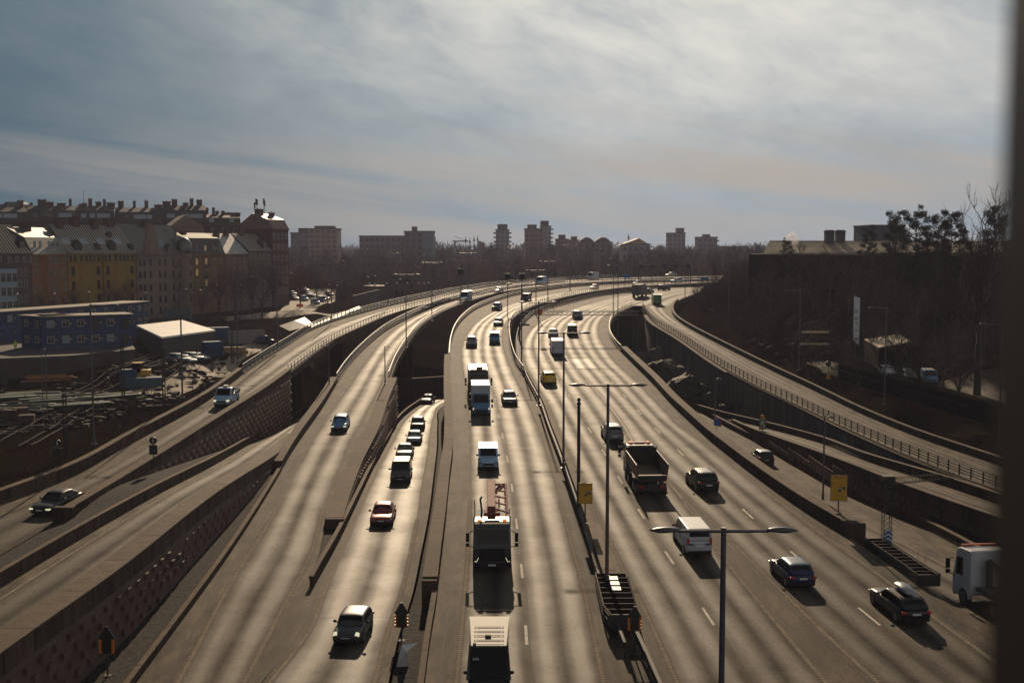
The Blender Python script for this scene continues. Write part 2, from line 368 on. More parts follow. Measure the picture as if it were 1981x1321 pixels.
def conc_mat(name, ca, cb, gap, streak):
    m = bpy.data.materials.new(name); m.use_nodes = True; t = m.node_tree; b = t.nodes['Principled BSDF']
    geo = N(t, 'ShaderNodeNewGeometry'); P = geo.outputs['Position']; sp_ = N(t, 'ShaderNodeSeparateXYZ'); t.links.new(P, sp_.inputs[0])
    mp = N(t, 'ShaderNodeMapping'); mp.inputs['Scale'].default_value = (1.2, 1.2, streak); t.links.new(P, mp.inputs[0])
    a = N(t, 'ShaderNodeTexNoise'); a.inputs['Scale'].default_value = 1.0; a.inputs['Detail'].default_value = 8; a.inputs['Roughness'].default_value = 0.65; t.links.new(mp.outputs[0], a.inputs['Vector'])
    f = N(t, 'ShaderNodeTexNoise'); f.inputs['Scale'].default_value = 6; f.inputs['Detail'].default_value = 6; f.inputs['Roughness'].default_value = 0.7; t.links.new(P, f.inputs['Vector'])
    c = mixc(t, ramp(t, a.outputs[0], [(0.32, 0.0), (0.68, 1.0)]), ca, cb); c = mixc(t, 1.0, c, ramp(t, f.outputs[0], [(0.3, 0.7), (0.7, 1.2)]), 'MULTIPLY')
    fr_ = mth(t, 'FRACT', mth(t, 'DIVIDE', sp_.outputs[1], gap))
    pan = N(t, 'ShaderNodeTexWhiteNoise'); pan.noise_dimensions = '1D'; t.links.new(mth(t, 'FLOOR', mth(t, 'DIVIDE', sp_.outputs[1], gap)), pan.inputs['W'])
    c = mixc(t, 1.0, c, ramp(t, pan.outputs[0], [(0.0, 0.72), (1.0, 1.12)]), 'MULTIPLY')
    c = mixc(t, mth(t, 'LESS_THAN', fr_, 0.11 / gap), c, (0.012, 0.009, 0.007))
    t.links.new(c, b.inputs['Base Color']); b.inputs['Roughness'].default_value = 0.85; b.inputs['Specular IOR Level'].default_value = 0.15
    bp = N(t, 'ShaderNodeBump'); bp.inputs['Strength'].default_value = 0.25; bp.inputs['Distance'].default_value = 0.03; t.links.new(f.outputs[0], bp.inputs['Height']); t.links.new(bp.outputs[0], b.inputs['Normal'])
    MATS[name] = m; return m
M_CONC = conc_mat('weathered_concrete', (0.042, 0.028, 0.021), (0.11, 0.076, 0.056), 3.1, 0.16)
M_COPE = conc_mat('concrete_coping', (0.07, 0.046, 0.029), (0.13, 0.088, 0.056), 6.2, 1.0)
M_ABUT = conc_mat('grey_board_concrete', (0.11, 0.095, 0.085), (0.2, 0.17, 0.15), 2.4, 0.12)
M_TAR = mat('tar_seam', (0.012, 0.010, 0.009), 0.8, spec=.2)
M_BLOCK = mat('red_brown_block', (0.085, 0.05, 0.036), 0.8, var=0.35, scale=0.9, bump=0.2)
M_BLOCK2 = mat('pale_block', (0.3, 0.21, 0.155), 0.75, var=0.3, scale=0.9, bump=0.15)
M_STEEL = mat('galvanised_steel', (0.2, 0.19, 0.18), 0.62, 0.3, var=0.2, scale=4)
M_DSTEEL = mat('dark_steel', (0.035, 0.03, 0.028), 0.75, 0.1, var=0.3, scale=4)
M_POLE = mat('lamp_pole_paint', (0.11, 0.10, 0.115), 0.42, 0.55, var=0.25, scale=3)
M_BLACK = mat('black_plastic', (0.014, 0.013, 0.013), 0.75, spec=.2)
M_TYRE = mat('tyre_rubber', (0.016, 0.015, 0.015), 0.8)
M_RIM = mat('alloy', (0.16, 0.16, 0.16), 0.4, 0.7)
M_GLASS = mat('car_glass', (0.003, 0.0035, 0.004), 0.12, spec=0.2)
M_RED = mat('red_lens', (0.2, 0.008, 0.008), 0.3, emit=((1, 0.03, 0.01), 0.03))
M_LAMPW = mat('lit_headlamp', (0.75, 0.72, 0.6), 0.2, emit=((1, 0.9, 0.6), 0.5))
M_LENS = mat('clear_lens', (0.2, 0.2, 0.21), 0.2)
M_PLATE = mat('number_plate_white', (0.6, 0.6, 0.58), 0.5)
M_ORANGE = mat('orange_lens', (0.7, 0.16, 0.01), 0.3, emit=((1, 0.25, 0.02), 0.5))
M_EARTH = ground_mat()
# ------------------------------------------------------------------ the roads (heights first, then the lines that bound them)
zE = prof([(30, -.8), (50, -.3), (74, .6), (183, 4.2), (250, 6.6), (320, 8.9), (370, 9.6), (420, 10.0), (700, 10.3)])
zB = prof([(30, -1.3), (55, -1.0), (65, -.7), (95, .1), (132, 1.6), (180, 3.9), (240, 6.4), (295, 8.5), (340, 9.7), (420, 10.5), (700, 10.7)])
zA = prof([(30, .6), (60, 1.1), (75, 1.5), (93, 2.0), (132, 4.0), (180, 6.1), (240, 8.0), (300, 9.4), (340, 9.9), (420, 10.6), (700, 10.8)])
zC = prof([(30, 2.9), (68, 3.0), (86, 2.9), (104, 2.0), (121, .8), (150, -1.2), (175, -2.4), (220, -4.2), (300, -5)])
zD = prof([(30, -1.1), (55, -.9), (67, -.5), (95, -.1), (120, -.6), (141, -1.5), (160, -2.5), (200, -4.2), (260, -5.2), (400, -5.5)])
zI = prof([(60, 0), (100, .2), (140, .4), (160, .5), (192, 2.2), (230, 4.8), (276, 7.3), (300, 8.3), (330, 9.0), (370, 9.6), (420, 10.0), (700, 10.3)])
zG = prof([(40, 1.2), (60, .6), (75, 0), (100, -1.6), (125, -3.2), (155, -4.0), (185, -4.3), (300, -4.6)])
zH = prof([(60, 1.8), (80, 1.4), (92, 1.0), (110, .8), (146, -2.0), (170, -3.6), (190, -4.2), (300, -4.6)])
E_left = Row([(820, 1321), (832, 1230), (842, 1170), (850, 1100), (862, 1000), (869, 930), (876, 870), (876, 838), (872, 760), (871, 700), (874, 662), (884, 634), (900, 614), (925, 596), (960, 582), (1010, 569), (1060, 561.5), (1123, 554), (1214, 548.5), (1284, 545.8), (1345, 544)], zE)
E_l1 = Row([(883, 1321), (899, 1152), (906, 1050), (910, 960), (909, 841), (903, 764), (894, 703), (892, 683), (895, 666), (904, 646), (923, 623), (947, 607), (978, 593), (1010, 582.5), (1050, 573), (1110, 563), (1170, 555), (1284, 547.4), (1345, 545.2)], zE)
E_l2 = Row([(1028, 1321), (1022, 1275), (1013, 1140), (1002.6, 1043), (993.7, 966), (985, 909), (976, 859), (967.6, 820), (961, 784), (952, 754), (941, 715), (934, 689), (933, 669), (934, 654), (937, 640), (944, 628), (959, 614), (976, 602), (1000, 591), (1050, 577), (1110, 566), (1170, 557), (1284, 548.6), (1345, 546)], zE)
E_l3 = Row([(1168, 1321), (1147, 1224), (1127, 1132), (1105, 1052), (1083, 968), (1062, 894), (1043, 831), (1021, 780), (1000, 738), (984, 703), (977, 683), (972, 658), (973, 640), (980, 623), (992, 611), (1008, 600), (1050, 584), (1110, 570.5), (1170, 559.5), (1284, 549.6), (1345, 547)], zE)
E_right = Row([(1222, 1321), (1186, 1230), (1153, 1136), (1124, 1032), (1104, 968), (1079, 894), (1056, 830), (1041, 785), (1025, 754), (1010, 724), (996, 703), (989, 683), (984, 656), (985, 634), (992, 617), (1010, 603), (1036, 591), (1060, 584), (1100, 573.5), (1171, 561), (1214, 556), (1284, 551.3), (1345, 548.5)], zE)
F_left = Row([(1262, 1321), (1226, 1200), (1197, 1120), (1163, 1045), (1130, 965), (1098, 890), (1067, 832), (1044, 790), (1022, 745), (1006, 703), (1003, 680), (1002, 655), (1006, 639), (1016, 623), (1034, 608), (1058, 598), (1081, 592), (1120, 582), (1172, 571.5), (1214, 566.5), (1247, 560.8), (1284, 557), (1345, 555)], zE)
F_l1 = Row([(1311, 1321), (1233, 1151), (1209, 1108), (1186, 1060), (1168, 1020), (1135, 945), (1112, 900), (1083, 837), (1062, 785), (1035, 744), (1015, 699), (1011.5, 683), (1012.6, 666), (1019, 650), (1029, 636), (1045, 623), (1066, 613), (1106, 599), (1172, 580), (1214, 571), (1284, 558.8), (1345, 556.2)], zE)
F_l2 = Row([(1452, 1321), (1438, 1298), (1348, 1158), (1281, 1057), (1232, 980), (1193, 917), (1163, 867), (1137, 826), (1116, 791), (1099, 761), (1084, 736), (1071, 713), (1060, 694), (1052, 677), (1048, 661), (1050, 648), (1056, 636), (1066, 624), (1082, 613), (1112, 601), (1150, 590), (1210, 576), (1284, 560.8), (1345, 557.5)], zE)
_l3far = [(1240, 880), (1200, 817), (1160, 766), (1127, 728), (1103, 694), (1091, 672), (1086, 655), (1089, 638), (1101, 620), (1120, 607), (1157, 592), (1212, 580), (1284, 562.8), (1345, 559)]
F_gl = Row([(1598, 1321), (1404, 1085), (1298, 941)] + _l3far, zE)
F_gr = Row([(1700, 1321), (1628, 1255), (1512, 1143), (1400, 1032), (1381, 1012), (1300, 936)] + [(x + .4, y) for x, y in _l3far], zE)
F_l4 = Row([(1840, 1321), (1706, 1212), (1560, 1092), (1466, 1011), (1400, 951), (1334, 892), (1287, 847), (1240, 800), (1194, 750), (1173, 726), (1153, 706), (1136, 684), (1126, 667), (1121, 653), (1122, 640), (1128, 627), (1140, 615), (1160, 603), (1190, 591), (1230, 578.5), (1284, 565.5), (1345, 561)], zE)
F_l5 = Row([(1975, 1321), (1908, 1268), (1820, 1204), (1732, 1136), (1666, 1087), (1600, 1041), (1550, 1004), (1436, 915), (1400, 886), (1341, 841), (1325, 830), (1273, 781), (1232, 738), (1191, 701), (1170, 672), (1158, 646), (1159, 627), (1167, 613), (1185, 602), (1207, 594), (1245, 582), (1284, 571), (1345, 563.5)], zE)
F_right = Row([(1990, 1290), (1915, 1236), (1800, 1152), (1720, 1092), (1660, 1050), (1550, 982), (1468, 925), (1404, 876), (1362, 842), (1334, 816), (1300, 784), (1262, 742), (1226, 706), (1208, 688), (1190, 670), (1178, 648), (1178, 632), (1186, 614), (1199, 604), (1217, 595), (1231, 589.5)], zE)
B_left = Row([(261, 1321), (430, 1091), (548, 905), (565, 875), (624, 789), (675, 708), (717, 664), (751, 637), (785, 618), (833, 596.5), (863, 585.5), (900, 576), (940, 566.5), (985, 558.5), (1050, 550), (1130, 543.6), (1230, 540.2), (1390, 538)], zB)
B_l1 = Row([(344, 1321), (446, 1129), (529, 996), (575, 900), (624, 820), (673, 751), (704, 707), (734, 666), (769, 634), (804, 613), (839, 598), (886, 581.5), (930, 570.5), (985, 560.5), (1050, 551.2), (1130, 544.5), (1230, 541), (1390, 538.4)], zB)
B_l2 = Row([(472, 1321), (560, 1150), (600, 1075), (624, 990), (660, 900), (696, 823), (732, 756), (755, 700), (780, 663), (812, 631), (839, 609.5), (886, 587.5), (920, 576), (985, 562), (1050, 553), (1130, 545.8), (1230, 542), (1390, 539)], zB)
B_right = Row([(492, 1321), (578, 1150), (604, 1105), (631, 1010), (672, 905), (709, 836), (728, 785), (748, 740), (764, 700), (785, 666), (807, 638), (835, 615), (862, 600), (886, 590.5), (920, 579), (944, 571.5), (979, 563.5), (1045, 554.5), (1129, 546.8), (1230, 543), (1390, 540)], zB)
A_left = Row([(0, 972), (136, 920), (257, 854), (386, 784), (486, 713), (560, 666), (603, 639), (647, 621), (699, 606), (751, 592), (786, 584), (839, 573), (895, 562.5), (948, 554.5), (1001, 549), (1062, 544.3), (1129, 540.6), (1202, 537.6), (1284, 535.4), (1349, 534), (1395, 533.5)], zA)
A_l1 = Row([(0, 996), (128, 944), (296, 855), (437, 764), (487, 729), (580, 667), (630, 639), (682, 619), (735, 603), (800, 587.5), (860, 573.5), (948, 558), (1001, 551), (1062, 545.3), (1129, 541.4), (1202, 538), (1284, 535.8), (1395, 534)], zA)
A_right = Row([(0, 1074), (134, 994), (298, 893), (412, 820), (500, 764), (577, 706), (612, 680), (647, 657), (699, 632), (751, 610), (786, 598.5), (835, 585), (863, 577), (900, 568.5), (950, 559), (1001, 553), (1062, 547), (1129, 542.6), (1202, 539), (1284, 537), (1395, 535)], zA)
C_left = Row([(0, 1135), (240, 992), (400, 907), (500, 850), (560, 818), (604, 793)], zC)
C_right = Row([(0, 1252), (182, 1125), (366, 983), (497, 899), (557, 851), (588, 818), (612, 796)], zC)
D_left = Row([(575, 1200), (608, 1130), (650, 1055), (692, 970), (724, 903), (752, 853), (775, 812), (808, 785), (836, 769), (860, 762)], zD)
D_l1 = Row([(520, 1321), (592, 1230), (634, 1130), (668, 1050), (703, 970), (735, 900), (760, 855), (785, 812), (815, 787), (850, 770), (880, 761)], zD)
D_l2 = Row([(724, 1321), (751, 1219), (776, 1146), (797, 1056), (808, 1000), (816, 942), (826, 887), (832, 842), (839, 806), (850, 784), (885, 766)], zD)
D_right = Row([(751, 1321), (776, 1214), (792, 1168), (815, 1066), (828, 1000), (838, 924), (845, 862), (846, 822), (854, 788), (890, 769)], zD)
G_right = Row([(1428, 838), (1497, 873), (1607, 922), (1726, 990), (1853, 1057), (1920, 1095)], zG)
H_left = Row([(1462, 836), (1550, 868), (1650, 905), (1750, 945), (1850, 981), (1925, 1007)], zH)
H_right = Row([(1383, 803), (1480, 827), (1580, 855), (1700, 900), (1855, 948), (1925, 972)], zH)
I_left = Row([(1241, 590), (1250, 604), (1264, 622), (1313, 652), (1405, 713), (1477, 752), (1550, 786), (1650, 834), (1750, 878), (1850, 918), (1925, 946)], zI)
I_l1 = Row([(1250, 590), (1260, 601), (1280, 618), (1330, 645), (1420, 699), (1490, 737), (1565, 772), (1665, 818), (1765, 862), (1925, 925)], zI)
I_l2 = Row([(1284, 583), (1285, 600), (1300, 616), (1335, 640), (1400, 677), (1460, 709), (1530, 744), (1630, 794), (1740, 842), (1925, 912)], zI)
I_right = Row([(1345, 569), (1312, 582), (1300, 595), (1305, 615), (1332, 634), (1373, 656), (1434, 687), (1497, 718), (1575, 755), (1675, 804), (1775, 845), (1912, 892)], zI)
class Virt:
    """a line derived from another one"""
    def __init__(s, fx, zf): s.fx = fx; s.zf = zf
    def x(s, Y): return s.fx(Y)
    def p(s, Y, dz=0.0): return Vector((s.fx(Y), Y, s.zf(Y) + dz))
    def sh(s, d):
        f = s.fx; return Virt(lambda Y: f(Y) + d, s.zf)
G_left = Virt(lambda Y: F_right.x(Y) + 1.0 + max(0, 78 - Y) * .02, zG)
CLEAR = []
def ribbon(name, rows, mi, mats, ys, lift=0.0, thick=0.0, side=None, uscale=1.0, kind='structure'):
    mb = MB(); mb.uv = []
    for k in range(len(rows) - 1):
        b = len(mb.v)
        for Y in ys:
            a, c = rows[k].p(Y, lift), rows[k + 1].p(Y, lift)
            if c.x < a.x: c.x = a.x
            mb.v += [tuple(a), tuple(c)]; mb.uv += [(0, Y), (uscale, Y)]
        for i in range(len(ys) - 1):
            mb.f.append((b + 2 * i, b + 2 * i + 1, b + 2 * i + 3, b + 2 * i + 2)); mb.mi.append(mi[k]); mb.sm.append(True)
    if thick:
        for r, fl in ((rows[0], 0), (rows[-1], 1)):
            b = len(mb.v)
            for Y in ys:
                mb.v += [tuple(r.p(Y, lift)), tuple(r.p(Y, lift - thick))]; mb.uv += [(0, Y), (1, Y)]
            for i in range(len(ys) - 1):
                q = (b + 2 * i, b + 2 * i + 2, b + 2 * i + 3, b + 2 * i + 1)
                mb.f.append(q if fl else q[::-1]); mb.mi.append(len(mats) - 1); mb.sm.append(False)
        b = len(mb.v)
        for Y in ys:
            mb.v += [tuple(rows[0].p(Y, lift - thick)), tuple(rows[-1].p(Y, lift - thick))]; mb.uv += [(0, Y), (1, Y)]
        for i in range(len(ys) - 1):
            mb.f.append((b + 2 * i, b + 2 * i + 2, b + 2 * i + 3, b + 2 * i + 1)); mb.mi.append(len(mats) - 1); mb.sm.append(False)
    o = mb.build(name, mats)
    for Y in ys: CLEAR.append((rows[0].x(Y), rows[-1].x(Y), Y, rows[0].zf(Y) - thick))
    return tag(o, kind=kind)
RM = [M_LANE, M_SHO, M_GORE, M_CONC]
ribbon('main_road', [E_left, E_l1, E_l2, E_l3, E_right], [1, 0, 0, 1], RM, ysamp(44, 470, 150), thick=1.3)
ribbon('main_road', [F_left, F_l1, F_l2, F_gl, F_gr, F_l4, F_l5, F_right], [1, 0, 0, 2, 0, 0, 1], RM, ysamp(44, 288, 130), thick=1.3)
F_cut = Virt(lambda Y: min(F_l5.x(Y), I_right.x(Y) - .4), zE)
ribbon('main_road', [F_left, F_l1, F_l2, F_gl, F_l4, F_cut, I_right], [1, 0, 0, 0, 0, 0], RM, ysamp(288, 470, 50), thick=1.3)
ribbon('slip_road', [B_left, B_l1, B_l2, B_right], [1, 0, 1], RM, ysamp(44, 470, 150), thick=1.2)
ribbon('slip_road', [A_left, A_l1, A_right], [1, 0], RM, ysamp(58, 470, 140), thick=1.2)
C_l1 = Virt(lambda Y: C_left.x(Y) * .78 + C_right.x(Y) * .22, zC)
ribbon('slip_road', [C_left, C_l1, C_right], [1, 0], RM, ysamp(48, 215, 80), thick=.6)
ribbon('slip_road', [D_left, D_l1, D_l2, D_right], [2, 0, 1], [M_LANE2] + RM[1:], ysamp(44, 235, 100), thick=.6)
G_l1 = Virt(lambda Y: G_left.x(Y) + .5, zG); G_l2 = Virt(lambda Y: G_right.x(Y) * .6 + G_left.x(Y) * .4, zG)
ribbon('tunnel_road', [G_left, G_l1, G_l2, G_right], [1, 0, 1], RM, ysamp(50, 230, 80), thick=.6)
H_l1 = Virt(lambda Y: H_left.x(Y) * .8 + H_right.x(Y) * .2, zH); H_l2 = Virt(lambda Y: H_left.x(Y) * .3 + H_right.x(Y) * .7, zH)
ribbon('slip_road', [H_left, H_l1, H_l2, H_right], [1, 0, 1], RM, ysamp(52, 225, 80), thick=.6)
ribbon('slip_road', [I_left, I_l1, I_l2, I_right], [1, 0, 1], RM, ysamp(56, 288, 100), thick=1.0)
# strips of gravel and soil between the carriageways
Wm = Virt(lambda Y: C_right.x(Y) + 1.4, zB); Bk = Virt(lambda Y: B_left.x(Y) - .25, zB)
ribbon('gravel_strip', [Wm, Bk], [0], [M_GRAV], ysamp(44, 112, 40), lift=.08)
gA = lambda Y: zA(Y) - .05 if Y < 88 else zA(Y) * max(0, 1 - (Y - 88) / 8) + (zC(Y) + .2) * min(1, (Y - 88) / 8)
Ga = Virt(lambda Y: A_right.x(Y) + .03, gA); Gc = Virt(lambda Y: C_left.x(Y) - .3, lambda Y: zC(Y) + .45)
ribbon('gravel_strip', [Ga, Gc], [0], [M_GRAV], ysamp(56, 170, 60))
mid = lambda Y: min(zB(Y), zD(Y))
ribbon('gravel_strip', [Virt(lambda Y: min(B_right.x(Y), D_left.x(Y) - .5) + .02, mid), Virt(lambda Y: D_left.x(Y) - .3, mid)], [0], [M_GRAV], ysamp(79, 135, 40), lift=.1)
ribbon('asphalt_gore', [Virt(lambda Y: B_right.x(Y) - .05, zB), Virt(lambda Y: D_left.x(Y) + .05, zD)], [0], [M_GORE], ysamp(44, 79, 30), lift=.004)
ribbon('gravel_strip', [Virt(lambda Y: D_right.x(Y) + .2, zD), Virt(lambda Y: E_left.x(Y) - .4, zD)], [0], [M_GRAV], ysamp(44, 190, 60), lift=.12)
Mm = lambda Y: .5 * (zE(Y) + zE(Y))
ribbon('median_strip', [Virt(lambda Y: E_right.x(Y) - .02, zE), Virt(lambda Y: max(F_left.x(Y), E_right.x(Y)) + .02, zE)], [0], [M_SHO], ysamp(44, 165, 60), lift=-.02)
ribbon('asphalt_gore', [Virt(lambda Y: F_right.x(Y) - .05, zE), Virt(lambda Y: G_left.x(Y) + .05, lambda Y: zG(Y) + .02)], [0], [M_GORE], ysamp(44, 86, 30), lift=.004)
# ------------------------------------------------------------------ painted lines
def line(name, row, w, Y0, Y1, m, dash=None, lift=.008, step=1.5):
    mb = MB(); Y = Y0
    if dash:
        on, per = dash
        while Y < Y1:
            n = max(1, int(on / 1.5)); L = [Y + on * i / n for i in range(n + 1)]
            for a, b in zip(L[:-1], L[1:]):
                p, q = row.p(a, lift), row.p(b, lift)
                mb.quad(p - Vector((w / 2, 0, 0)), p + Vector((w / 2, 0, 0)), q + Vector((w / 2, 0, 0)), q - Vector((w / 2, 0, 0)))
            Y += per
    else:
        while Y < Y1:
            b = min(Y1, Y + step * max(1, Y / 80)); p, q = row.p(Y, lift), row.p(b, lift)
            mb.quad(p - Vector((w / 2, 0, 0)), p + Vector((w / 2, 0, 0)), q + Vector((w / 2, 0, 0)), q - Vector((w / 2, 0, 0))); Y = b
    return tag(mb.build(name, m), kind='structure')
line('lane_marking', E_l2, .17, 52.2, 330, M_MARK, (3, 11.7))
for r in (F_l2, F_l4): line('lane_marking', r, .17, 55.2, 330, M_MARK, (3, 11.7))
line('lane_marking', F_gl, .17, 150, 330, M_MARK, (3, 11.7))
line('lane_marking', F_gl.sh(.1), .16, 97, 165, M_MARK)
for r in (E_l1, E_l3, F_l1, F_l5, F_gl, F_gr, B_l1, B_l2, D_l2):
    end = {id(F_gl): 104, id(F_gr): 104}.get(id(r), 96)
    line('rumble_marking', r, .36, 46, end, M_RUMB, (.16, .32), lift=.012)
for r, a, b in ((E_l1, 46, 420), (E_l3, 46, 420), (F_l1, 46, 420), (F_l5, 46, 300), (F_gl, 46, 104), (F_gr, 46, 104), (B_l1, 46, 420), (B_l2, 46, 420), (D_l1, 60, 210), (D_l2, 46, 210), (A_l1, 60, 420), (C_l1, 50, 205), (I_l1, 90, 285), (I_l2, 90, 285), (G_l2, 55, 225), (H_l1, 80, 220), (H_l2, 80, 220)):
    line('edge_marking', r, .16, a, b, M_RUMB)
def joint(r0, r1, Y, w, m, name='expansion_joint'):
    mb = MB(); a, b = r0.p(Y, .016), r1.p(Y, .016)
    mb.quad(a, b, b + Vector((0, w, 0)), a + Vector((0, w, 0)))
    return tag(mb.build(name, m), kind='structure')
joint(E_l1, E_l3, E_l2.Y[np.argmin(abs(E_l2.Y - 180))] , .7, M_MARK)
joint(F_left, F_l5, 176, .35, M_RUMB); joint(F_left, F_l5, 188, .35, M_RUMB)
joint(B_l1, B_l2, 166, .6, M_MARK); joint(A_left, A_right, 157, .45, M_RUMB)
M_PATCH = road_mat('pale_worn_patch', (0.075, 0.06, 0.045), (0.14, 0.117, 0.088), 0.68, 0.56, 0.1, 0.13)
def worn(r0, r1, Ya, Yb, a=.1, b=.9):
    mb = MB(); n = 8; mb.uv = None
    f = lambda Y, t: r0.p(Y, .006) * (1 - t) + r1.p(Y, .006) * t
    for k in range(n): y0, y1 = Ya + (Yb - Ya) * k / n, Ya + (Yb - Ya) * (k + 1) / n; mb.quad(f(y0, a), f(y0, b), f(y1, b), f(y1, a))
    mb.uv = [(u_, v_) for k in range(n) for u_, v_ in ((a, Ya + (Yb - Ya) * k / n), (b, Ya + (Yb - Ya) * k / n), (b, Ya + (Yb - Ya) * (k + 1) / n), (a, Ya + (Yb - Ya) * (k + 1) / n))]
    return tag(mb.build('worn_patch', M_PATCH), kind='structure')
def tar(row, Ya, Yb, w=.07, off=.16):
    return line('tar_seam', row.sh(off), w, Ya, Yb, M_TAR, lift=.005)
for r in (E_l2, F_l2, F_l4, B_l1, D_l1): tar(r, 46, 230)
tar(E_l3, 46, 200, .12, .5); tar(F_l1, 46, 200, .1, -.6); tar(F_l5, 46, 200, .12, .55); tar(B_l1, 46, 160, .14, -.7); tar(D_l1, 60, 190, .16, -.5); tar(E_l1, 46, 180, .1, -.9); tar(F_gr, 46, 96, .1, -.5)
def patch_dark(r0, r1, Ya, Yb, a, b):
    o = worn(r0, r1, Ya, Yb, a, b); o.data.materials[0] = M_DPATCH; o.name = 'repair_patch'; return o
M_DPATCH = road_mat('dark_repair_asphalt', (0.026, 0.021, 0.016), (0.05, 0.041, 0.03), 0.72, 0.62, 0.3, 0.1)
for a_ in ((E_l2, E_l3, 97, 101, .08, .46), (F_l4, F_l5, 118, 130, .05, .5), (F_l1, F_l2, 128, 139, .08, .45)): patch_dark(*a_)
worn(D_l1, D_l2, 71, 76.5, .05, .97); worn(F_gl, F_l4, 176.4, 187.6, 0, .95)
# ------------------------------------------------------------------ barriers, retaining walls, railings
def tang(r, Y):
    d = Vector((r.x(Y + .5) - r.x(Y - .5), 1.0)); d.normalize(); return d
def sweep(mb, row, ys, sec, mi=0, zf=None, cap=True):
    """sec(Y) -> [(offset to the right of travel away from the camera, height)] closed outline"""
    rings = []
    for Y in ys:
        t = tang(row, Y); n = Vector((t.y, -t.x, 0)); b = row.p(Y)
        rings.append([b + n * o + Vector((0, 0, h)) for o, h in sec(Y)])
    mb.loft(rings, mi, False, True, cap)
def barrier(name, label, cat, row, Y0, Y1, sgn, th, h, below, n=60, cope=.12, group=None, mats=None, over=.05):
    ys = ysamp(Y0, Y1, n); bl = below if callable(below) else (lambda Y: below)
    e = thing(name, label, cat, row.p(Y0), group=group)
    a = MB(); sweep(a, row, ys, lambda Y: [(0, -bl(Y)), (sgn * th, -bl(Y)), (sgn * th, h - cope), (0, h - cope)])
    a.build('wall', (mats or [M_CONC])[0], e, fix=True)
    c = MB(); sweep(c, row, [ys[0] - .04] + ys[1:-1] + [ys[-1] + .04], lambda Y: [(-sgn * over, h - cope), (sgn * (th + over), h - cope), (sgn * (th + over), h), (-sgn * over, h)])
    c.build('coping', M_COPE, e, fix=True)
    return e
def railing(name, label, row, Y0, Y1, off, base, h, rails, sp, group='railings along the road bridges', m=None, post=.09, rr=.05, fascia=None, infill=0):
    m = m or M_STEEL
    e = thing(name, label, 'railing', row.p(Y0), group=group)
    ys = ysamp(Y0, Y1, max(20, int((Y1 - Y0) / 3)))
    a = MB()
    for z in rails: sweep(a, row, ys, lambda Y: [(off - rr, base + z - rr), (off + rr, base + z - rr), (off + rr, base + z + rr), (off - rr, base + z + rr)])
    a.build('rail', m, e, fix=True)
    if fascia:
        f = MB(); sweep(f, row, ys, lambda Y: [(off - .25, base - fascia), (off + .25, base - fascia), (off + .25, base), (off - .25, base)])
        f.build('edge_beam', M_CONC, e, fix=True)
    Y = Y0; me = None; k = 0; rest = MB()
    while Y < Y1:
        t = tang(row, Y); p = row.p(Y) + Vector((t.y, -t.x, 0)) * off + Vector((0, 0, base))
        if k < 90:
            if me is None:
                q = MB(); q.box((0, 0, h / 2), (post, post, h)); o = q.build('post', m, e, world=False); me = o.data
            else:
                o = bpy.data.objects.new('post', me); COL.objects.link(o); o.parent = e
            o.location = p - Vector(e.location); o.rotation_euler.z = math.atan2(-t.x, t.y)
        else: rest.box(p + Vector((0, 0, h / 2)), (post, post, h), math.atan2(-t.x, t.y))
        k += 1; Y += sp * t.y
    if rest.v: tag(rest.build('posts_far', m, e), kind='stuff')
    return e
barrier('parapet_wall', 'long concrete parapet on the outer left of the leftmost slip road', 'parapet', A_left, 62, 157, -1, .55, .95, 4.2)
barrier('retaining_wall', 'retaining wall with red brown studded blocks between the two leftmost slip roads', 'retaining wall', A_right, 87, 157, 1, .7, .85, lambda Y: max(.6, zA(Y) - zC(Y) + 3.2))
barrier('road_barrier', 'low concrete kerb wall beside dark gravel, left edge of the second slip road', 'barrier', C_left, 48, 205, -1, .22, .85, 1.6)
barrier('retaining_wall', 'tall dark retaining wall with protruding blocks at bottom left corner', 'retaining wall', C_right, 46, 136, 1, 1.45, .8, lambda Y: max(.5, zC(Y) - zB(Y) + 1.2))
barrier('road_barrier', 'low kerb wall along dark gravel below the tall block wall', 'barrier', B_left, 46, 112, -1, .22, .5, .6)
barrier('parapet_wall', 'wide concrete parapet rising from the block wall to the silver bridge railing', 'parapet', B_left, 112, 164, -1, .85, .95, lambda Y: zB(Y) - zC(Y) + 1.5)
barrier('retaining_wall', 'brown capped retaining wall with small pale studs facing the queue of cars', 'retaining wall', B_right, 93, 166, 1, 1.35, .55, lambda Y: max(1.2, zB(Y) - zD(Y) + 1.0))
barrier('road_barrier', 'low kerb wall on the left side of the sunken road with queued cars', 'barrier', D_left, 77, 205, -1, .22, .75, .8)
barrier('retaining_wall', 'thick concrete wall between the queue of cars and the oncoming carriageway', 'retaining wall', E_left, 73, 186, -1, .85, .95, lambda Y: max(1.2, zE(Y) - zD(Y) + 1.5))
barrier('road_barrier', 'short kerb wall at the bottom edge beside dark gravel and arrow sign', 'barrier', E_left, 46, 72, -1, .22, .45, .8)
barrier('retaining_wall', 'thick dark sided wall along the right edge of the main carriageway', 'retaining wall', F_right, 86, 196, 1, .9, .98, lambda Y: max(1.2, zE(Y) - zG(Y) + 1.0))
barrier('road_barrier', 'low concrete barrier below the red brown block wall on the right', 'barrier', G_right, 60, 180, 1, .3, .8, .8)
barrier('retaining_wall', 'flat panelled block wall between the two sunken roads on the right', 'retaining wall', H_left, 55, 172, -1, .45, .55, lambda Y: max(1.0, zH(Y) - zG(Y) + 1.2))
barrier('parapet_wall', 'concrete parapet on far side of upper sunken road on right', 'parapet', H_right, 55, 215, 1, .35, .85, 2.0)
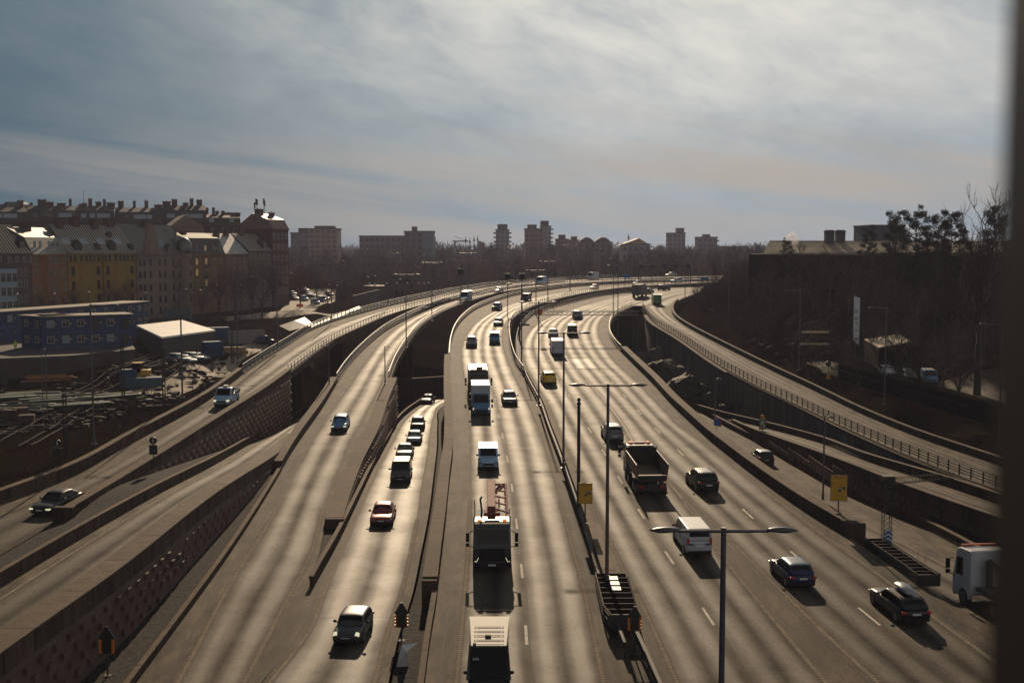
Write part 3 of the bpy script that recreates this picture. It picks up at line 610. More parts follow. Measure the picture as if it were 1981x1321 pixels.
barrier('parapet_wall', 'long low parapet between right slip road and the rocky hillside', 'parapet', I_right, 58, 300, 1, .4, .8, 3.0)
barrier('abutment_wall', 'tall plain concrete wall carrying the right slip road above the rocks', 'abutment', I_left, 190, 268, -1, .6, -.12, lambda Y: 14, cope=.3, over=.35, mats=[M_ABUT])
barrier('abutment_wall', 'dark concrete side wall under the near part of right slip road', 'abutment', I_left, 58, 189.8, -1, .35, -.12, lambda Y: 8, cope=.3, over=.15, mats=[M_ABUT])
barrier('retaining_wall', 'dark back wall with pale top behind the last car in queue', 'retaining wall', Virt(lambda Y: -22 + (Y - 205) * 1.6, lambda Y: -1.2), 205, 226, -1, .6, 0.2, 6)
# concrete median with steel guardrail, then open railings
Ms = thing('median_barrier', 'raised concrete median strip between the two main carriageways', 'barrier', E_right.p(74))
q = MB(); ys = ysamp(74, 168, 50)
q.loft([[E_right.p(Y, -.3) + Vector((.45, 0, 0)), Vector((max(F_left.x(Y) - .2, E_right.x(Y) + 1.0), Y, zE(Y) - .3)), Vector((max(F_left.x(Y) - .25, E_right.x(Y) + .95), Y, zE(Y) + .75)), E_right.p(Y, .75) + Vector((.5, 0, 0))] for Y in ys], 0, False)
q.build('wall', conc_mat('dusty_median_concrete', (0.12, 0.085, 0.055), (0.21, 0.155, 0.10), 7.3, 1.0), Ms, fix=True)
railing('guardrail', 'steel guardrail along the left side of the median', E_right, 62, 168, .2, 0, .8, (.55, .75), 2.4, 'guardrails of the median', M_DSTEEL, .08, .09)
railing('guardrail', 'dark guardrail running off the bottom edge below the crash cushion', Virt(lambda Y: E_right.x(Y) + .9, zE), 46, 66.5, .2, 0, .75, (.5, .72), 2.0, 'guardrails of the median', M_DSTEEL, .1, .1)
railing('railing', 'silver railing on outer side of the far left bridge', A_left, 158, 440, -.15, .12, 1.15, (.3, .72, 1.12), 2.6, post=.14, rr=.06, fascia=.9)
railing('railing', 'railing on inner side of the far left bridge', A_right, 158, 400, .15, .12, 1.05, (.5, 1.05), 2.4, fascia=.9)
railing('railing', 'double bar railing left of the bridge with the dark hatchback', B_left, 165, 400, -.15, .12, 1.15, (.45, .8, 1.12), 2.6, rr=.06, fascia=.9)
railing('railing', 'railing right of the bridge with the dark hatchback', B_right, 167, 430, .15, .12, 1.05, (.5, 1.05), 2.2, rr=.06, fascia=.9)
railing('railing', 'curved railing left of oncoming main carriageway', E_left, 187, 420, -.15, .12, .95, (.45, .9), 2.4, rr=.07, fascia=.8)
railing('railing', 'curved dark railing on right side of oncoming carriageway bridge', E_right, 169, 420, .15, .12, 1.15, (.3, .6, .9, 1.12), 2.0, rr=.035, fascia=.9)
railing('railing', 'curved railing left of the outbound carriageway bridge', F_left, 169, 400, -.15, .1, .8, (.4, .75), 2.4, m=M_DSTEEL, fascia=1.1)
railing('railing', 'curved double bar railing right of the outbound carriageway', F_right, 197, 286, .15, .12, .95, (.45, .92), 2.4, rr=.07, fascia=.8)
railing('railing', 'black barred railing along the right slip road bridge', I_left, 60, 284, -.1, .1, 1.15, (.35, .62, .9, 1.13), 2.1, m=M_DSTEEL, post=.1, rr=.035)
# protruding blocks of the studded walls: one patterned face each, under its wall
def studs(parent, name, row, off, Y0, Y1, ztop, zbot, sx_, sz_, sl, sh, out, m, every=2):
    mb = MB(); Y = Y0; k = 0
    while Y < Y1:
        t = tang(row, Y); n = Vector((t.y, -t.x, 0)); sg = 1 if off > 0 else -1
        zt, zb = row.zf(Y) + ztop, zbot(Y); j = 0; zz = math.floor(zt / sz_) * sz_
        while zz > zb + sh / 2:
            if (k + int(round(zz / sz_))) % every == 0 and zz < zt - sh / 2:
                c = Vector((row.x(Y), Y, zz)) + n * (off + sg * out / 2)
                mb.box(c, (sl, out, sh), math.atan2(t.y, t.x))
            zz -= sz_
        Y += sx_ * t.y; k += 1
    return mb.build(name, m, parent)
W = {o['label'][:34]: o for o in COL.objects if o.get('label')}
wl = lambda s: next(o for o in COL.objects if o.get('label', '').startswith(s))
def face(parent, row, off, Y0, Y1, ztop, zbot, m, th=.06):
    mb = MB(); sg = 1 if off > 0 else -1; ys = ysamp(Y0, Y1, 40); rings = []
    for Y in ys:
        t = tang(row, Y); n = Vector((t.y, -t.x, 0)); b = Vector((row.x(Y), Y, 0)); zt = row.zf(Y) + ztop; zb = min(zt - .05, zbot(Y))
        rings.append([b + n * off + Vector((0, 0, zb)), b + n * (off + sg * th) + Vector((0, 0, zb)), b + n * (off + sg * th) + Vector((0, 0, zt)), b + n * off + Vector((0, 0, zt))])
    mb.loft(rings, 0, False); return mb.build('block_face', m, parent, fix=True)
w1 = wl('retaining wall with red brown')
face(w1, A_right, .7, 92, 156.5, -.1, lambda Y: zC(Y) - 1.0, M_BLOCK)
studs(w1, 'block_pattern', A_right, .76, 94, 156, -.2, lambda Y: zC(Y) - .4, .85, .55, .3, .3, .22, M_BLOCK2)
w2 = wl('tall dark retaining wall')
face(w2, C_right, 1.45, 46, 110, -.35, lambda Y: zB(Y), M_BLOCK)
studs(w2, 'block_pattern', C_right, 1.51, 46, 79, -.6, lambda Y: zB(Y) + .3, .8, .72, .5, .34, .2, M_BLOCK)
studs(w2, 'block_pattern', C_right, 1.51, 79.4, 112, -.5, lambda Y: zB(Y) + .3, .85, .62, .55, .42, .09, M_BLOCK)
w3 = wl('brown capped retaining wall')
face(w3, B_right, 1.35, 93.5, 165.5, .2, lambda Y: zD(Y) - .3, M_BLOCK)
studs(w3, 'stud_pattern', B_right, 1.41, 94, 165, .0, lambda Y: zD(Y) + .5, .75, .55, .22, .2, .2, M_BLOCK2)
w4 = wl('flat panelled block wall')
studs(w4, 'block_pattern', H_left, -.45, 81, 165, -.25, lambda Y: zG(Y) + .5, .62, .68, 1.02, .6, .07, M_BLOCK)
M_DCAP = mat('dark_earth_pit', (0.05, 0.042, 0.036), 0.95, var=.4, scale=.5)
# end blocks of walls
for nm, lab, c, sz in (('wall_end', 'dark end block of the retaining wall beside dark gravel, lower left', A_right.p(86.6, .1) + Vector((.45, 0, 0)), (1.5, .7, 1.9)),
                       ('wall_end', 'square end block of the main right wall above the crash barrier', F_right.p(85.4, .1) + Vector((.5, 0, 0)), (1.3, 1.2, 2.0)),
                       ('wall_end', 'dark end block of the brown capped wall above the gravel wedge', B_right.p(92.5, .05) + Vector((.75, 0, 0)), (1.5, .6, 1.1)),
                       ('wall_end', 'square end of the wall beside the black arrow sign', E_left.p(72.6, -.1) + Vector((-.45, 0, 0)), (.95, .5, 1.9))):
    m_ = MB(); m_.box(c, sz); tag(bevel(m_.build(nm, M_CONC), .04), lab, 'wall end', 'end blocks of the concrete walls')
# piers under the bridges
def pier(r0, r1, Y, w, zf, lab, dz=1.25):
    x = (r0.x(Y) + r1.x(Y)) / 2; zt = zf(Y) - dz; m_ = MB()
    m_.box((x, Y, zt - 7), (w, 1.3, 14)); m_.box((x, Y, zt - .35), (min(w * 1.6, r1.x(Y) - r0.x(Y) - .6), 1.6, .7))
    tag(bevel(m_.build('bridge_pier', M_CONC), .12), lab, 'pier', 'piers of the road bridges')
pier(A_left, A_right, 178, 2.6, zA, 'wide concrete pier under far left bridge beside studded wall')
pier(A_left, A_right, 215, 2.4, zA, 'second pier under the far left bridge, deeper in shade')
pier(B_left, B_right, 196, 3.0, zB, 'dark pier under the bridge just behind the pale studded wall')
pier(B_left, B_right, 236, 2.6, zB, 'pier farther back under the middle left bridge')
pier(E_left, E_right, 240, 4.0, zE, 'dark broad pier under the oncoming carriageway bridge')
pier(F_left, F_right, 236, 5.0, zE, 'broad pier under the outbound carriageway bridge')
pier(I_left, I_right, 272, 3.0, zI, 'pier under the mouth of the right slip road', 1.05)
# ------------------------------------------------------------------ the land: one sheet to the horizon
TP = np.array([
 # construction ground and railway on the left
 (-45, 60, -1.0), (-60, 80, -2.2), (-110, 90, -2.5), (-170, 120, -2.5), (-45, 100, -.6), (-60, 140, -1.2), (-48, 140, -.6), (-52, 170, .2), (-70, 170, .2), (-100, 160, .3), (-60, 200, 2.5), (-62, 216, 2.9), (-54, 225, 2.4), (-75, 240, 2.9),
 (-100, 205, 2.3), (-56, 255, 2.2), (-44, 205, -1), (-35, 205, -4.5), (-42, 250, -1.5), (-80, 262, 2.5), (-98, 258, 2.8), (-62, 285, 1.2), (-50, 300, 0),
 # street before the apartment houses
 (-128, 245, 3), (-112, 268, 3), (-96, 292, 3.2), (-84, 300, 3.2), (-84, 330, 3.5), (-72, 318, 2.6), (-64, 340, 3.5), (-66, 372, 4), (-52, 370, 4), (-56, 325, 2), (-40, 400, 3), (-45, 345, 1.5), (-150, 330, 8), (-130, 430, 14), (-90, 430, 12), (-200, 400, 14), (-60, 470, 6),
 # the pit under the bridges
 (-10, 140, -6.8), (0, 180, -7.4), (0, 220, -7.4), (10, 260, -7), (-15, 280, -6.5), (20, 200, -7.8), (30, 240, -7.4), (-20, 180, -6), (-26, 150, -5), (-25, 320, -5), (-28, 240, -5.5),
 (0, 345, -3), (30, 345, -1), (-30, 400, 0), (30, 420, 1), (0, 480, 2), (60, 420, 5),
 (34, 180, -6), (31, 205, -6), (43, 150, -4.5), (42, 120, -3), (42, 90, -2), (52, 70, -2.2), (70, 60, -1.5), (0, 90, -3), (0, 60, -3.5), (-25, 90, -3.5), (20, 60, -3),
 # rocky hillside and the yard on the right
 (43.5, 270, 6.4), (46, 240, 5.8), (48.5, 215, 4.8), (50, 190, 3.2), (50.5, 160, 1.9), (51, 124, 1.6), (53, 108, 1.5), (55, 95, 1.3), (62, 120, 2.0), (62, 100, 1.8), (84, 120, 3), (58, 160, 2.2), (66, 160, 2.2), (90, 160, 3.5), (64, 200, 5.0),
 (58, 230, 10.5), (85, 220, 12), (64, 255, 12), (56, 290, 10.5), (50, 300, 9.2), (75, 290, 14), (100, 255, 14), (56, 325, 11.8), (62, 350, 13.5), (80, 340, 15), (120, 340, 16), (150, 250, 13), (76, 185, 6), (110, 190, 8), (160, 150, 8), (130, 90, 5),
 # beyond
 (0, 560, 4), (-120, 560, 6), (-60, 640, 9), (150, 480, 12), (120, 560, 12), (-200, 700, 13), (0, 760, 13), (200, 760, 14), (0, 1200, 16), (600, 1200, 17), (-600, 1200, 17), (2500, 2500, 16), (-2500, 2500, 16), (0, 3800, 15), (0, 2200, 16),
 (0, -60, -3), (120, -60, -3), (-120, -60, -3), (0, 30, -4), (300, 200, 12), (-300, 200, -1), (-500, 500, 12), (500, 500, 15)], float)
def land(X, Y):
    X = np.asarray(X, float); Y = np.asarray(Y, float)
    d2 = (X[..., None] - TP[:, 0]) ** 2 + (Y[..., None] - TP[:, 1]) ** 2 + 4.0
    w = 1 / d2 ** 1.9
    return (w * TP[:, 2]).sum(-1) / w.sum(-1)
def grow(a, b, st, mx, r=1.28):
    L = list(np.arange(a, b + .1, st)); d = st
    while L[-1] < mx: d *= r; L.append(L[-1] + d)
    return L
gx = grow(-150, 150, 3.0, 4200); d = 3.0
while gx[0] > -4200: d *= 1.28; gx.insert(0, gx[0] - d)
gy = grow(30, 440, 3.0, 6500); d = 3.0
while gy[0] > -220: d *= 1.28; gy.insert(0, gy[0] - d)
GX, GY = np.meshgrid(np.array(gx), np.array(gy))
GZ = land(GX, GY)
rng = np.random.default_rng(3)
def vnoise(X, Y, s, seed):
    """smooth value noise"""
    r = np.random.default_rng(seed).random((97, 97)); x = X / s; y = Y / s
    xi = np.floor(x).astype(int); yi = np.floor(y).astype(int); fx = x - xi; fy = y - yi
    fx = fx * fx * (3 - 2 * fx); fy = fy * fy * (3 - 2 * fy)
    g = lambda i, j: r[i % 97, j % 97]
    return (g(xi, yi) * (1 - fx) + g(xi + 1, yi) * fx) * (1 - fy) + (g(xi, yi + 1) * (1 - fx) + g(xi + 1, yi + 1) * fx) * fy - .5
rock = np.clip((GX - 47) / 12, 0, 1) * np.clip((GY - 165) / 30, 0, 1) * (GY < 420)
rub = ((GX > 22) & (GX < 42) & (GY > 140) & (GY < 270)).astype(float)
GZ = GZ + vnoise(GX, GY, 9, 1) * (.4 + .8 * rock + 2.0 * rub) + vnoise(GX, GY, 3.6, 2) * (.2 + .9 * rock + 1.4 * rub)
CL = np.array([c for c in CLEAR if c[2] < 480])
for i in range(GX.shape[0]):
    y = gy[i]
    if y < 20 or y > 480: continue
    sel = CL[np.abs(CL[:, 2] - y) < 5.5]
    for a, b, _, z in sel:
        m = (GX[i] > a - 3.2) & (GX[i] < b + 3.2)
        GZ[i][m] = np.minimum(GZ[i][m], z - .5)
nx, ny = len(gx), len(gy)
mb = MB(); mb.v = [(float(GX[i, j]), float(GY[i, j]), float(GZ[i, j])) for i in range(ny) for j in range(nx)]
for i in range(ny - 1):
    for j in range(nx - 1):
        mb.f.append((i * nx + j, i * nx + j + 1, (i + 1) * nx + j + 1, (i + 1) * nx + j))
mb.mi = [0] * len(mb.f); mb.sm = [True] * len(mb.f)
tag(mb.build('ground', M_EARTH, origin=(0, 0, 0)), kind='structure')
def gz(x, y):
    j = int(np.clip(np.searchsorted(gx, x) - 1, 0, nx - 2)); i = int(np.clip(np.searchsorted(gy, y) - 1, 0, ny - 2))
    fx = (x - gx[j]) / (gx[j + 1] - gx[j]); fy = (y - gy[i]) / (gy[i + 1] - gy[i])
    return float((GZ[i, j] * (1 - fx) + GZ[i, j + 1] * fx) * (1 - fy) + (GZ[i + 1, j] * (1 - fx) + GZ[i + 1, j + 1] * fx) * fy)
def G(px, py, y0=60, y1=2500):
    """the point of the land seen at a pixel"""
    x, y, w = ray(px, py); Y = y0; prev = None
    while Y < y1:
        z = HC + w / y * Y; g = z - gz(x / y * Y, Y)
        if g <= 0: break
        Y *= 1.008
    return Vector((x / y * Y, Y, gz(x / y * Y, Y)))
# ------------------------------------------------------------------ vehicles
def paint(name, col, metal=0.35, rough=0.32):
    return mat(name, col, max(rough, .42), metal, coat=0.22, spec=.32)
P = {'black': paint('black_paint', (.012, .012, .014)), 'dgrey': paint('dark_grey_paint', (.05, .048, .05), .2), 'grey': paint('grey_paint', (.12, .12, .13), .3, .4),
     'silver': paint('silver_paint', (.24, .25, .265), .45, .42), 'white': paint('white_paint', (.4, .405, .415), 0, .45), 'lblue': paint('pale_blue_paint', (.27, .38, .5), .2),
     'blue': paint('blue_paint', (.07, .16, .28), .3), 'navy': paint('navy_paint', (.018, .022, .07)), 'red': paint('dark_red_paint', (.2, .035, .035)),
     'yellow': paint('yellow_paint', (.62, .38, .02), 0), 'green': paint('green_paint', (.02, .17, .035), 0), 'tan': paint('bronze_paint', (.17, .14, .11), .5),
     'bronze': paint('dark_bronze_paint', (.028, .023, .021), .4), 'cyan': paint('bright_blue_paint', (.01, .2, .42), 0), 'rpink': mat('faded_red_paint', (.2, .055, .05), .75, spec=.15), 'tipper': mat('tipper_steel', (.03, .026, .023), .5, .5, var=.4, scale=2),
     'bed': mat('dusty_tipper_floor', (.12, .075, .032), .7, var=.4, scale=1.5), 'vanroof': mat('dull_van_roof', (.085, .083, .08), .55, spec=.1), 'steelblue': paint('steel_blue_paint', (.1, .13, .17), .5)}
SPEC = {  # length, width, height, hood, belt, cabin: base front, roof front, roof rear, base rear, wheel radius, roof half width
 'sedan': (4.7, 1.84, 1.44, .88, .93, 1.35, 2.1, 3.35, 4.25, .33, .72), 'hatch': (4.25, 1.79, 1.48, .92, .95, 1.15, 1.85, 3.6, 4.12, .32, .75),
 'mini': (3.85, 1.74, 1.42, .92, .95, 1.08, 1.5, 3.3, 3.75, .32, .8), 'suv': (4.65, 1.89, 1.68, 1.05, 1.1, 1.25, 1.95, 4.05, 4.55, .36, .76),
 'estate': (4.8, 1.85, 1.5, .93, .98, 1.4, 2.1, 4.2, 4.7, .34, .74), 'van': (5.0, 1.92, 1.98, 1.12, 1.2, .75, 1.55, 4.82, 4.95, .34, .86),
 'bigvan': (5.9, 2.05, 2.55, 1.2, 1.3, .8, 1.6, 5.8, 5.88, .36, .94), 'smallvan': (4.5, 1.84, 1.84, 1.1, 1.15, .95, 1.7, 4.35, 4.46, .33, .84), 'jeep': (4.3, 1.9, 1.85, 1.1, 1.15, 1.45, 1.7, 4.1, 4.25, .4, .9)}
def wheel(root, x, y, r, w=.22):
    s = 1 if y > 0 else -1
    m_ = MB(); m_.tube((0, -w / 2, 0), (0, w / 2, 0), r, r, 18); t = m_.build('wheel', M_TYRE, root, world=False); t.location = (x, y, r)
    q = MB(); q.tube((0, s * w / 2, 0), (0, s * (w / 2 + .012), 0), r * .66, r * .62, 14); q.build('rim', M_RIM, t, world=False)
def sub(quad, u0, u1, v0, v1, lift):
    a, b, c, d = [Vector(p) for p in quad]
    f = lambda u, v: (a * (1 - u) + b * u) * (1 - v) + (d * (1 - u) + c * u) * v
    n = (b - a).cross(d - a).normalized() * lift
    return [f(u0, v0) + n, f(u1, v0) + n, f(u1, v1) + n, f(u0, v1) + n]
def car(name, label, cat, kind, pc, px, py, row, away=False, side=0.0, lights=False, group='vehicles on the motorway', detail=2, roof=None, windows=None, yaw=0.0, at=None, zf=None, taxi=False, rails=False, nseg=3):
    L, Wd, H, hood, belt, xa, xb, xc, xd, wr, rw = SPEC[kind]
    vanlike = kind in ('van', 'bigvan', 'smallvan')
    pm = P[pc]; rm = P[roof] if roof else pm
    if at is None:
        p = surf(px, py, (zf or row.zf)); t = tang(row, p.y); dzdy = (row.zf(p.y + 3) - row.zf(p.y - 3)) / 6
        hd = Vector((t.x, t.y, 0)) if away else Vector((-t.x, -t.y, 0))
        hd = Matrix.Rotation(yaw, 3, 'Z') @ hd
        c = p + (hd if away else -hd) * (L / 2) + Vector((0, 0, 0)); c.z = row.zf(c.y)
        ang = math.atan2(hd.y, hd.x); pitch = -math.atan(dzdy) * (1 if away else -1)
    else: c, ang, pitch = Vector(at[0]), at[1], 0
    root = thing(name, label, cat, c, group=group); root.rotation_euler = (0, pitch, ang)
    X = lambda t: L / 2 - t; hw = Wd / 2
    rear = belt if vanlike or kind in ('suv', 'hatch', 'mini', 'estate', 'jeep') else belt - .02
    st = [(0, .80, .30, hood - .3), (.07, .90, .24, hood - .16), (.3, .97, .2, hood - .07), (xa * .7, 1, .19, hood), (xa + .1, 1, .18, belt - .03), (L * .5, 1, .18, belt), (xd - .2, 1, .2, belt), (L - .25, .97, .22, rear), (L - .06, .93, .28, rear - .1), (L, .85, .36, rear - .25)]
    rings = []
    for t, k, zb, zs in st:
        w = hw * k; h = zs - zb; half = [(w * .8, zb), (w * .95, zb + .1 * h), (w, zb + .45 * h), (w * .985, zb + .78 * h), (w * .93, zs - .04), (w * .8, zs)]
        rings.append([Vector((X(t), y, z)) for y, z in half] + [Vector((X(t), 0, zs + .02))] + [Vector((X(t), -y, z)) for y, z in reversed(half)])
    b = MB(); b.loft(rings, 0, True); subs(b.build('body', pm, root, world=False, fix=True), 1)
    # cabin: a tapered shell with the glass set in it
    zb = belt - .06; wb = hw * (.97 if vanlike else .93); wt = hw * rw
    cl = [(xa, wb), (xa, -wb), (xd, -wb), (xd, wb)]; tp = [(xb, wt), (xb, -wt), (xc, -wt), (xc, wt)]
    B = [Vector((X(t), y, zb)) for t, y in cl]; T = [Vector((X(t), y, H - .02)) for t, y in tp]
    if vanlike or kind == 'jeep':
        q = MB(); q.add(B + T, [(3, 2, 1, 0)], 0); q.add(B + T, [(4, 5, 6, 7)], 1 if roof else 0)
        for i in range(4): q.add(B + T, [(i, (i + 1) % 4, (i + 1) % 4 + 4, i + 4)], 0)
        cb = q.build('cabin', [rm if windows == 'panel' and roof else pm, rm], root, world=False, fix=True)
        bm = bmesh.new(); bm.from_mesh(cb.data); bmesh.ops.remove_doubles(bm, verts=bm.verts, dist=.001); bm.to_mesh(cb.data); bm.free()
        bevel(cb, .1, 3)
    else:
        # rounded cabin: cross sections swept from the foot of the windscreen over the roof to the tail
        q = MB(); rings = []; ts = [xa - .02, xa + (xb - xa) * .5, xb - .03, xb + .25, (xb + xc) / 2, xc - .2, xc + .03, xc + (xd - xc) * .5, xd + .02]
        for t in ts:
            zt = H - .01 + .02 * (1 - abs(t - (xb + xc) / 2) / (xc - xb) * 2) if xb <= t <= xc else (zb + (H - zb) * ((t - xa) / (xb - xa)) if t < xb else zb + (H - zb) * ((xd - t) / (xd - xc)))
            zt = max(zt, zb + .05); f = min(1, (zt - zb) / (H - zb)); wtt = wb + (wt - wb) * f
            hf = [(wb, zb), ((wb + wtt) / 2, (zb + zt) / 2), (wtt + .01, zt - .07 * f), (wtt * .9, zt - .01 * f), (wtt * .5, zt + .02 * f)]
            rings.append([Vector((X(t), y, z)) for y, z in hf] + [Vector((X(t), -y, z)) for y, z in reversed(hf)])
        q.loft(rings, 0, True); n_ = len(rings[0]); cb = q.build('cabin', [pm, rm], root, world=False, fix=True)
        if roof:
            for pl in cb.data.polygons:
                c_ = pl.center
                if c_.z > H - .09: pl.material_index = 1
        subs(cb, 1)
    def glass(nm, quad, u0, u1, v0, v1):
        m_ = MB(); m_.add(sub(quad, u0, u1, v0, v1, .02), [(0, 1, 2, 3)], 0); return m_.build(nm, M_GLASS, root, world=False)
    fr = [B[1], B[0], T[0], T[1]]; rr_ = [B[3], B[2], T[2], T[3]]
    glass('windscreen', fr, *((.03, .97, .0, .97) if kind == 'bigvan' and roof else (.07, .93, .12, .90)))
    if not (vanlike and windows == 'panel'): glass('rear_window', rr_, .1, .9, .2 if not vanlike else .35, .86)
    sp = windows if isinstance(windows, list) else {'van': [(.06, .22)], 'bigvan': [(.05, .2)], 'smallvan': [(.08, .3)], 'sedan': [(.13, .44), (.47, .82)]}.get(kind, [(.1, .4), (.43, .7), (.73, .93)])
    for s in (0, 1):
        qd = [B[0], B[3], T[3], T[0]] if s == 0 else [B[2], B[1], T[1], T[2]]
        for u0, u1 in sp:
            if s: u0, u1 = 1 - u1, 1 - u0
            m_ = MB(); m_.add(sub(qd, u0, u1, .14, .86, -.012 if s == 0 else -.012), [(0, 1, 2, 3)], 0)
            pts = sub(qd, u0, u1, .14, .86, 0); nrm = Vector((0, 1 if s == 0 else -1, .35)).normalized() * .014
            m_ = MB(); m_.add([p_ + nrm for p_ in pts], [(0, 1, 2, 3)], 0); m_.build('side_window', M_GLASS, root, world=False)
    for x in (L / 2 - .85, -L / 2 + .82):
        for y in (hw - .1, -hw + .1): wheel(root, x, y, wr)
    m_ = MB(); m_.box((X(.0), 0, hood - .5), (.14, Wd * .52, .2)); m_.box((X(.02), 0, .34), (.16, Wd * .72, .16))
    bevel(m_.build('grille', M_BLACK, root, world=False), .03)
    for s in (1, -1):
        h = MB()
        if kind == 'mini': h.tube((X(.24), s * hw * .72, hood - .2), (X(.05), s * hw * .72, hood - .27), .14, .13, 14)
        else: h.box((X(.13), s * hw * .74, hood - .29 if not vanlike else hood - .38), (.24, .34, .13 if not vanlike else .22))
        bevel(h.build('headlight', M_LAMPW if lights else M_LENS, root, world=False), .03)
        h = MB(); zz = belt - .16 if not vanlike else belt - .1
        h.box((X(L - .05), s * hw * .82, zz), (.1, .26 if not vanlike else .14, .16 if not vanlike else .5)); bevel(h.build('tail_light', M_RED, root, world=False), .02)
        h = MB(); h.ell((X(xa + .42), s * (hw + .1), belt + .06), .09, .13, .09, 8, 5); h.bar((X(xa + .42), s * hw * .95, belt), (X(xa + .42), s * (hw + .06), belt + .03), .05, .05)
        h.build('wing_mirror', P['black'] if pc in ('yellow', 'white', 'green', 'lblue') or vanlike else pm, root, world=False)
    for t, zz, d in ((-.03, .5, .03), (L + .005, .72 if not vanlike else .8, .02)):
        m_ = MB(); m_.box((X(t), 0, zz), (.02, .5, .11)); m_.build('number_plate', M_PLATE, root, world=False)
    if vanlike or kind in ('suv', 'estate', 'hatch', 'jeep', 'mini'):
        m_ = MB(); m_.box((X(L + .01), 0, .38), (.1, Wd * .84, .18)); bevel(m_.build('bumper', M_BLACK, root, world=False), .03)
    if taxi:
        m_ = MB(); m_.box((X(xb + .5), 0, H + .07), (.2, .5, .13)); bevel(m_.build('roof_sign', P['white'], root, world=False), .03)
    if rails:
        for s in (1, -1):
            m_ = MB(); m_.bar((X(xb + .15), s * wt * .88, H + .05), (X(xc - .1), s * wt * .88, H + .05), .04, .04)
            for t in (xb + .2, xc - .2): m_.box((X(t), s * wt * .88, H + .01), (.08, .04, .08))
            m_.build('roof_rail', M_STEEL, root, world=False)
    return root
VE = 'van'; 
def lab(s): return s
# on the two roads at the left
car('sedan_car', 'dark bronze sedan passing the end block of the studded wall, lower left', 'car', 'sedan', 'bronze', 76, 1000, A_l1.sh(1.9), lights=True)
pk = car('flatbed_pickup', 'pale blue flatbed pickup coming down the leftmost slip road', 'pickup', 'van', 'lblue', 428, 788, A_l1.sh(2.2), windows=[(.06, .3)], lights=True)
car('hatchback_car', 'dark blue hatchback alone on the bridge ramp in front of the studded wall', 'car', 'hatch', 'blue', 655, 836, B_l1.sh(1.9), lights=True)
# queue on the sunken road
car('small_car', 'dark grey rounded small car with ring headlights, bottom of the sunken road', 'car', 'mini', 'dgrey', 669, 1252, D_l1.sh(2.2), roof='grey', lights=True)
car('sedan_car', 'dark red sedan second in the queue on the sunken road', 'car', 'sedan', 'red', 737, 1020, D_l1.sh(2.3))
car('van', 'black passenger van behind the red sedan', VE, 'van', 'dgrey', 774, 936, D_l1.sh(2.3), windows=[(.05, .2), (.23, .5), (.53, .9)])
car('sedan_car', 'bronze sedan right behind the black passenger van', 'car', 'sedan', 'tan', 781, 889, D_l1.sh(2.2))
car('hatchback_car', 'silver hatchback fourth from front in the queue on sunken road', 'car', 'hatch', 'silver', 800, 861, D_l1.sh(2.3))
car('estate_car', 'dark estate car with roof bars between silver hatchback and last car of queue', 'car', 'suv', 'black', 807, 834, D_l1.sh(2.3), rails=True)
car('taxi', 'small pale car with white roof block, last of the queue coming from under the bridge', 'taxi', 'sedan', 'silver', 823, 782, D_l1.sh(2.4), taxi=True)  # small white block set on the car's roof
# oncoming main carriageway
bus = car('delivery_van', 'black high roofed van with blue side stripes cut off by the bottom edge', VE, 'bigvan', 'black', 945, 1372, E_l1.sh(1.9), roof='vanroof', windows='panel')
car('van', 'pale blue compact van between the pump truck and the box truck', VE, 'smallvan', 'lblue', 945, 911, E_l1.sh(1.7), rails=True)
car('sedan_car', 'dark grey sedan beside the white box truck', 'car', 'sedan', 'dgrey', 987, 785, E_l2.sh(1.9))
car('suv_car', 'silver grey suv in outer lane before the bridge joint', 'car', 'suv', 'grey', 912, 673, E_l1.sh(1.8))
car('van', 'blue compact van beside the silver grey suv', VE, 'smallvan', 'blue', 957, 666, E_l2.sh(1.8))
car('sedan_car', 'bronze sedan with sun glint just behind the blue compact van', 'car', 'sedan', 'tan', 963, 631, E_l2.sh(1.8))
car('suv_car', 'grey suv in the outer lane of the curve, beside the left railing', 'car', 'suv', 'dgrey', 958, 601, E_l1.sh(2.0), rails=True)
car('jeep', 'black boxy off road car near the start of the curved dark railing', 'car', 'jeep', 'black', 1013, 582.5, E_l2.sh(1.8))
car('sedan_car', 'pale silver sedan in the far curve above the dark railing', 'car', 'hatch', 'silver', 1146, 560.3, E_l2.sh(1.0))
car('hatchback_car', 'white hatchback above the grey canvas truck in the far curve', 'car', 'hatch', 'white', 1228, 551.6, E_l1.sh(1.9))
car('suv_car', 'white suv far away on the oncoming carriageway near blue sign', 'car', 'suv', 'white', 1300, 547.2, E_l1.sh(2.0))
# outbound carriageway
car('taxi', 'yellow taxi with roof sign in the innermost outbound lane', 'taxi', 'suv', 'yellow', 1064, 746, F_l1.sh(1.9), True, taxi=True)
car('delivery_van', 'white panel van with grey rear doors ahead of the yellow taxi', VE, 'bigvan', 'white', 1080, 689, F_l2.sh(1.7), True, windows='panel')
car('sedan_car', 'silver sedan ahead of the white panel van', 'car', 'sedan', 'silver', 1070, 653, F_l2.sh(1.7), True)
car('van', 'black van beside the silver sedan in third outbound lane', VE, 'van', 'black', 1107, 650, F_gl.sh(1.6), True)
car('estate_car', 'grey estate car under the sign gantry', 'car', 'suv', 'grey', 1115, 617.5, F_gl.sh(1.7), True)
car('suv_car', 'grey suv with pale roof just left of the tipper truck', 'car', 'suv', 'grey', 1190, 858, F_l2.sh(1.9), True, roof='white')
car('suv_car', 'black suv with silver roof rails right of the tipper truck', 'car', 'suv', 'black', 1372, 955, F_gr.sh(2.0), True, roof='grey', rails=True)
pv = car('van', 'pale grey van with lettered rear door behind nearest double lamp', VE, 'van', 'white', 1353, 1078, F_l2.sh(1.8), True, windows=[(.05, .2), (.24, .5)])
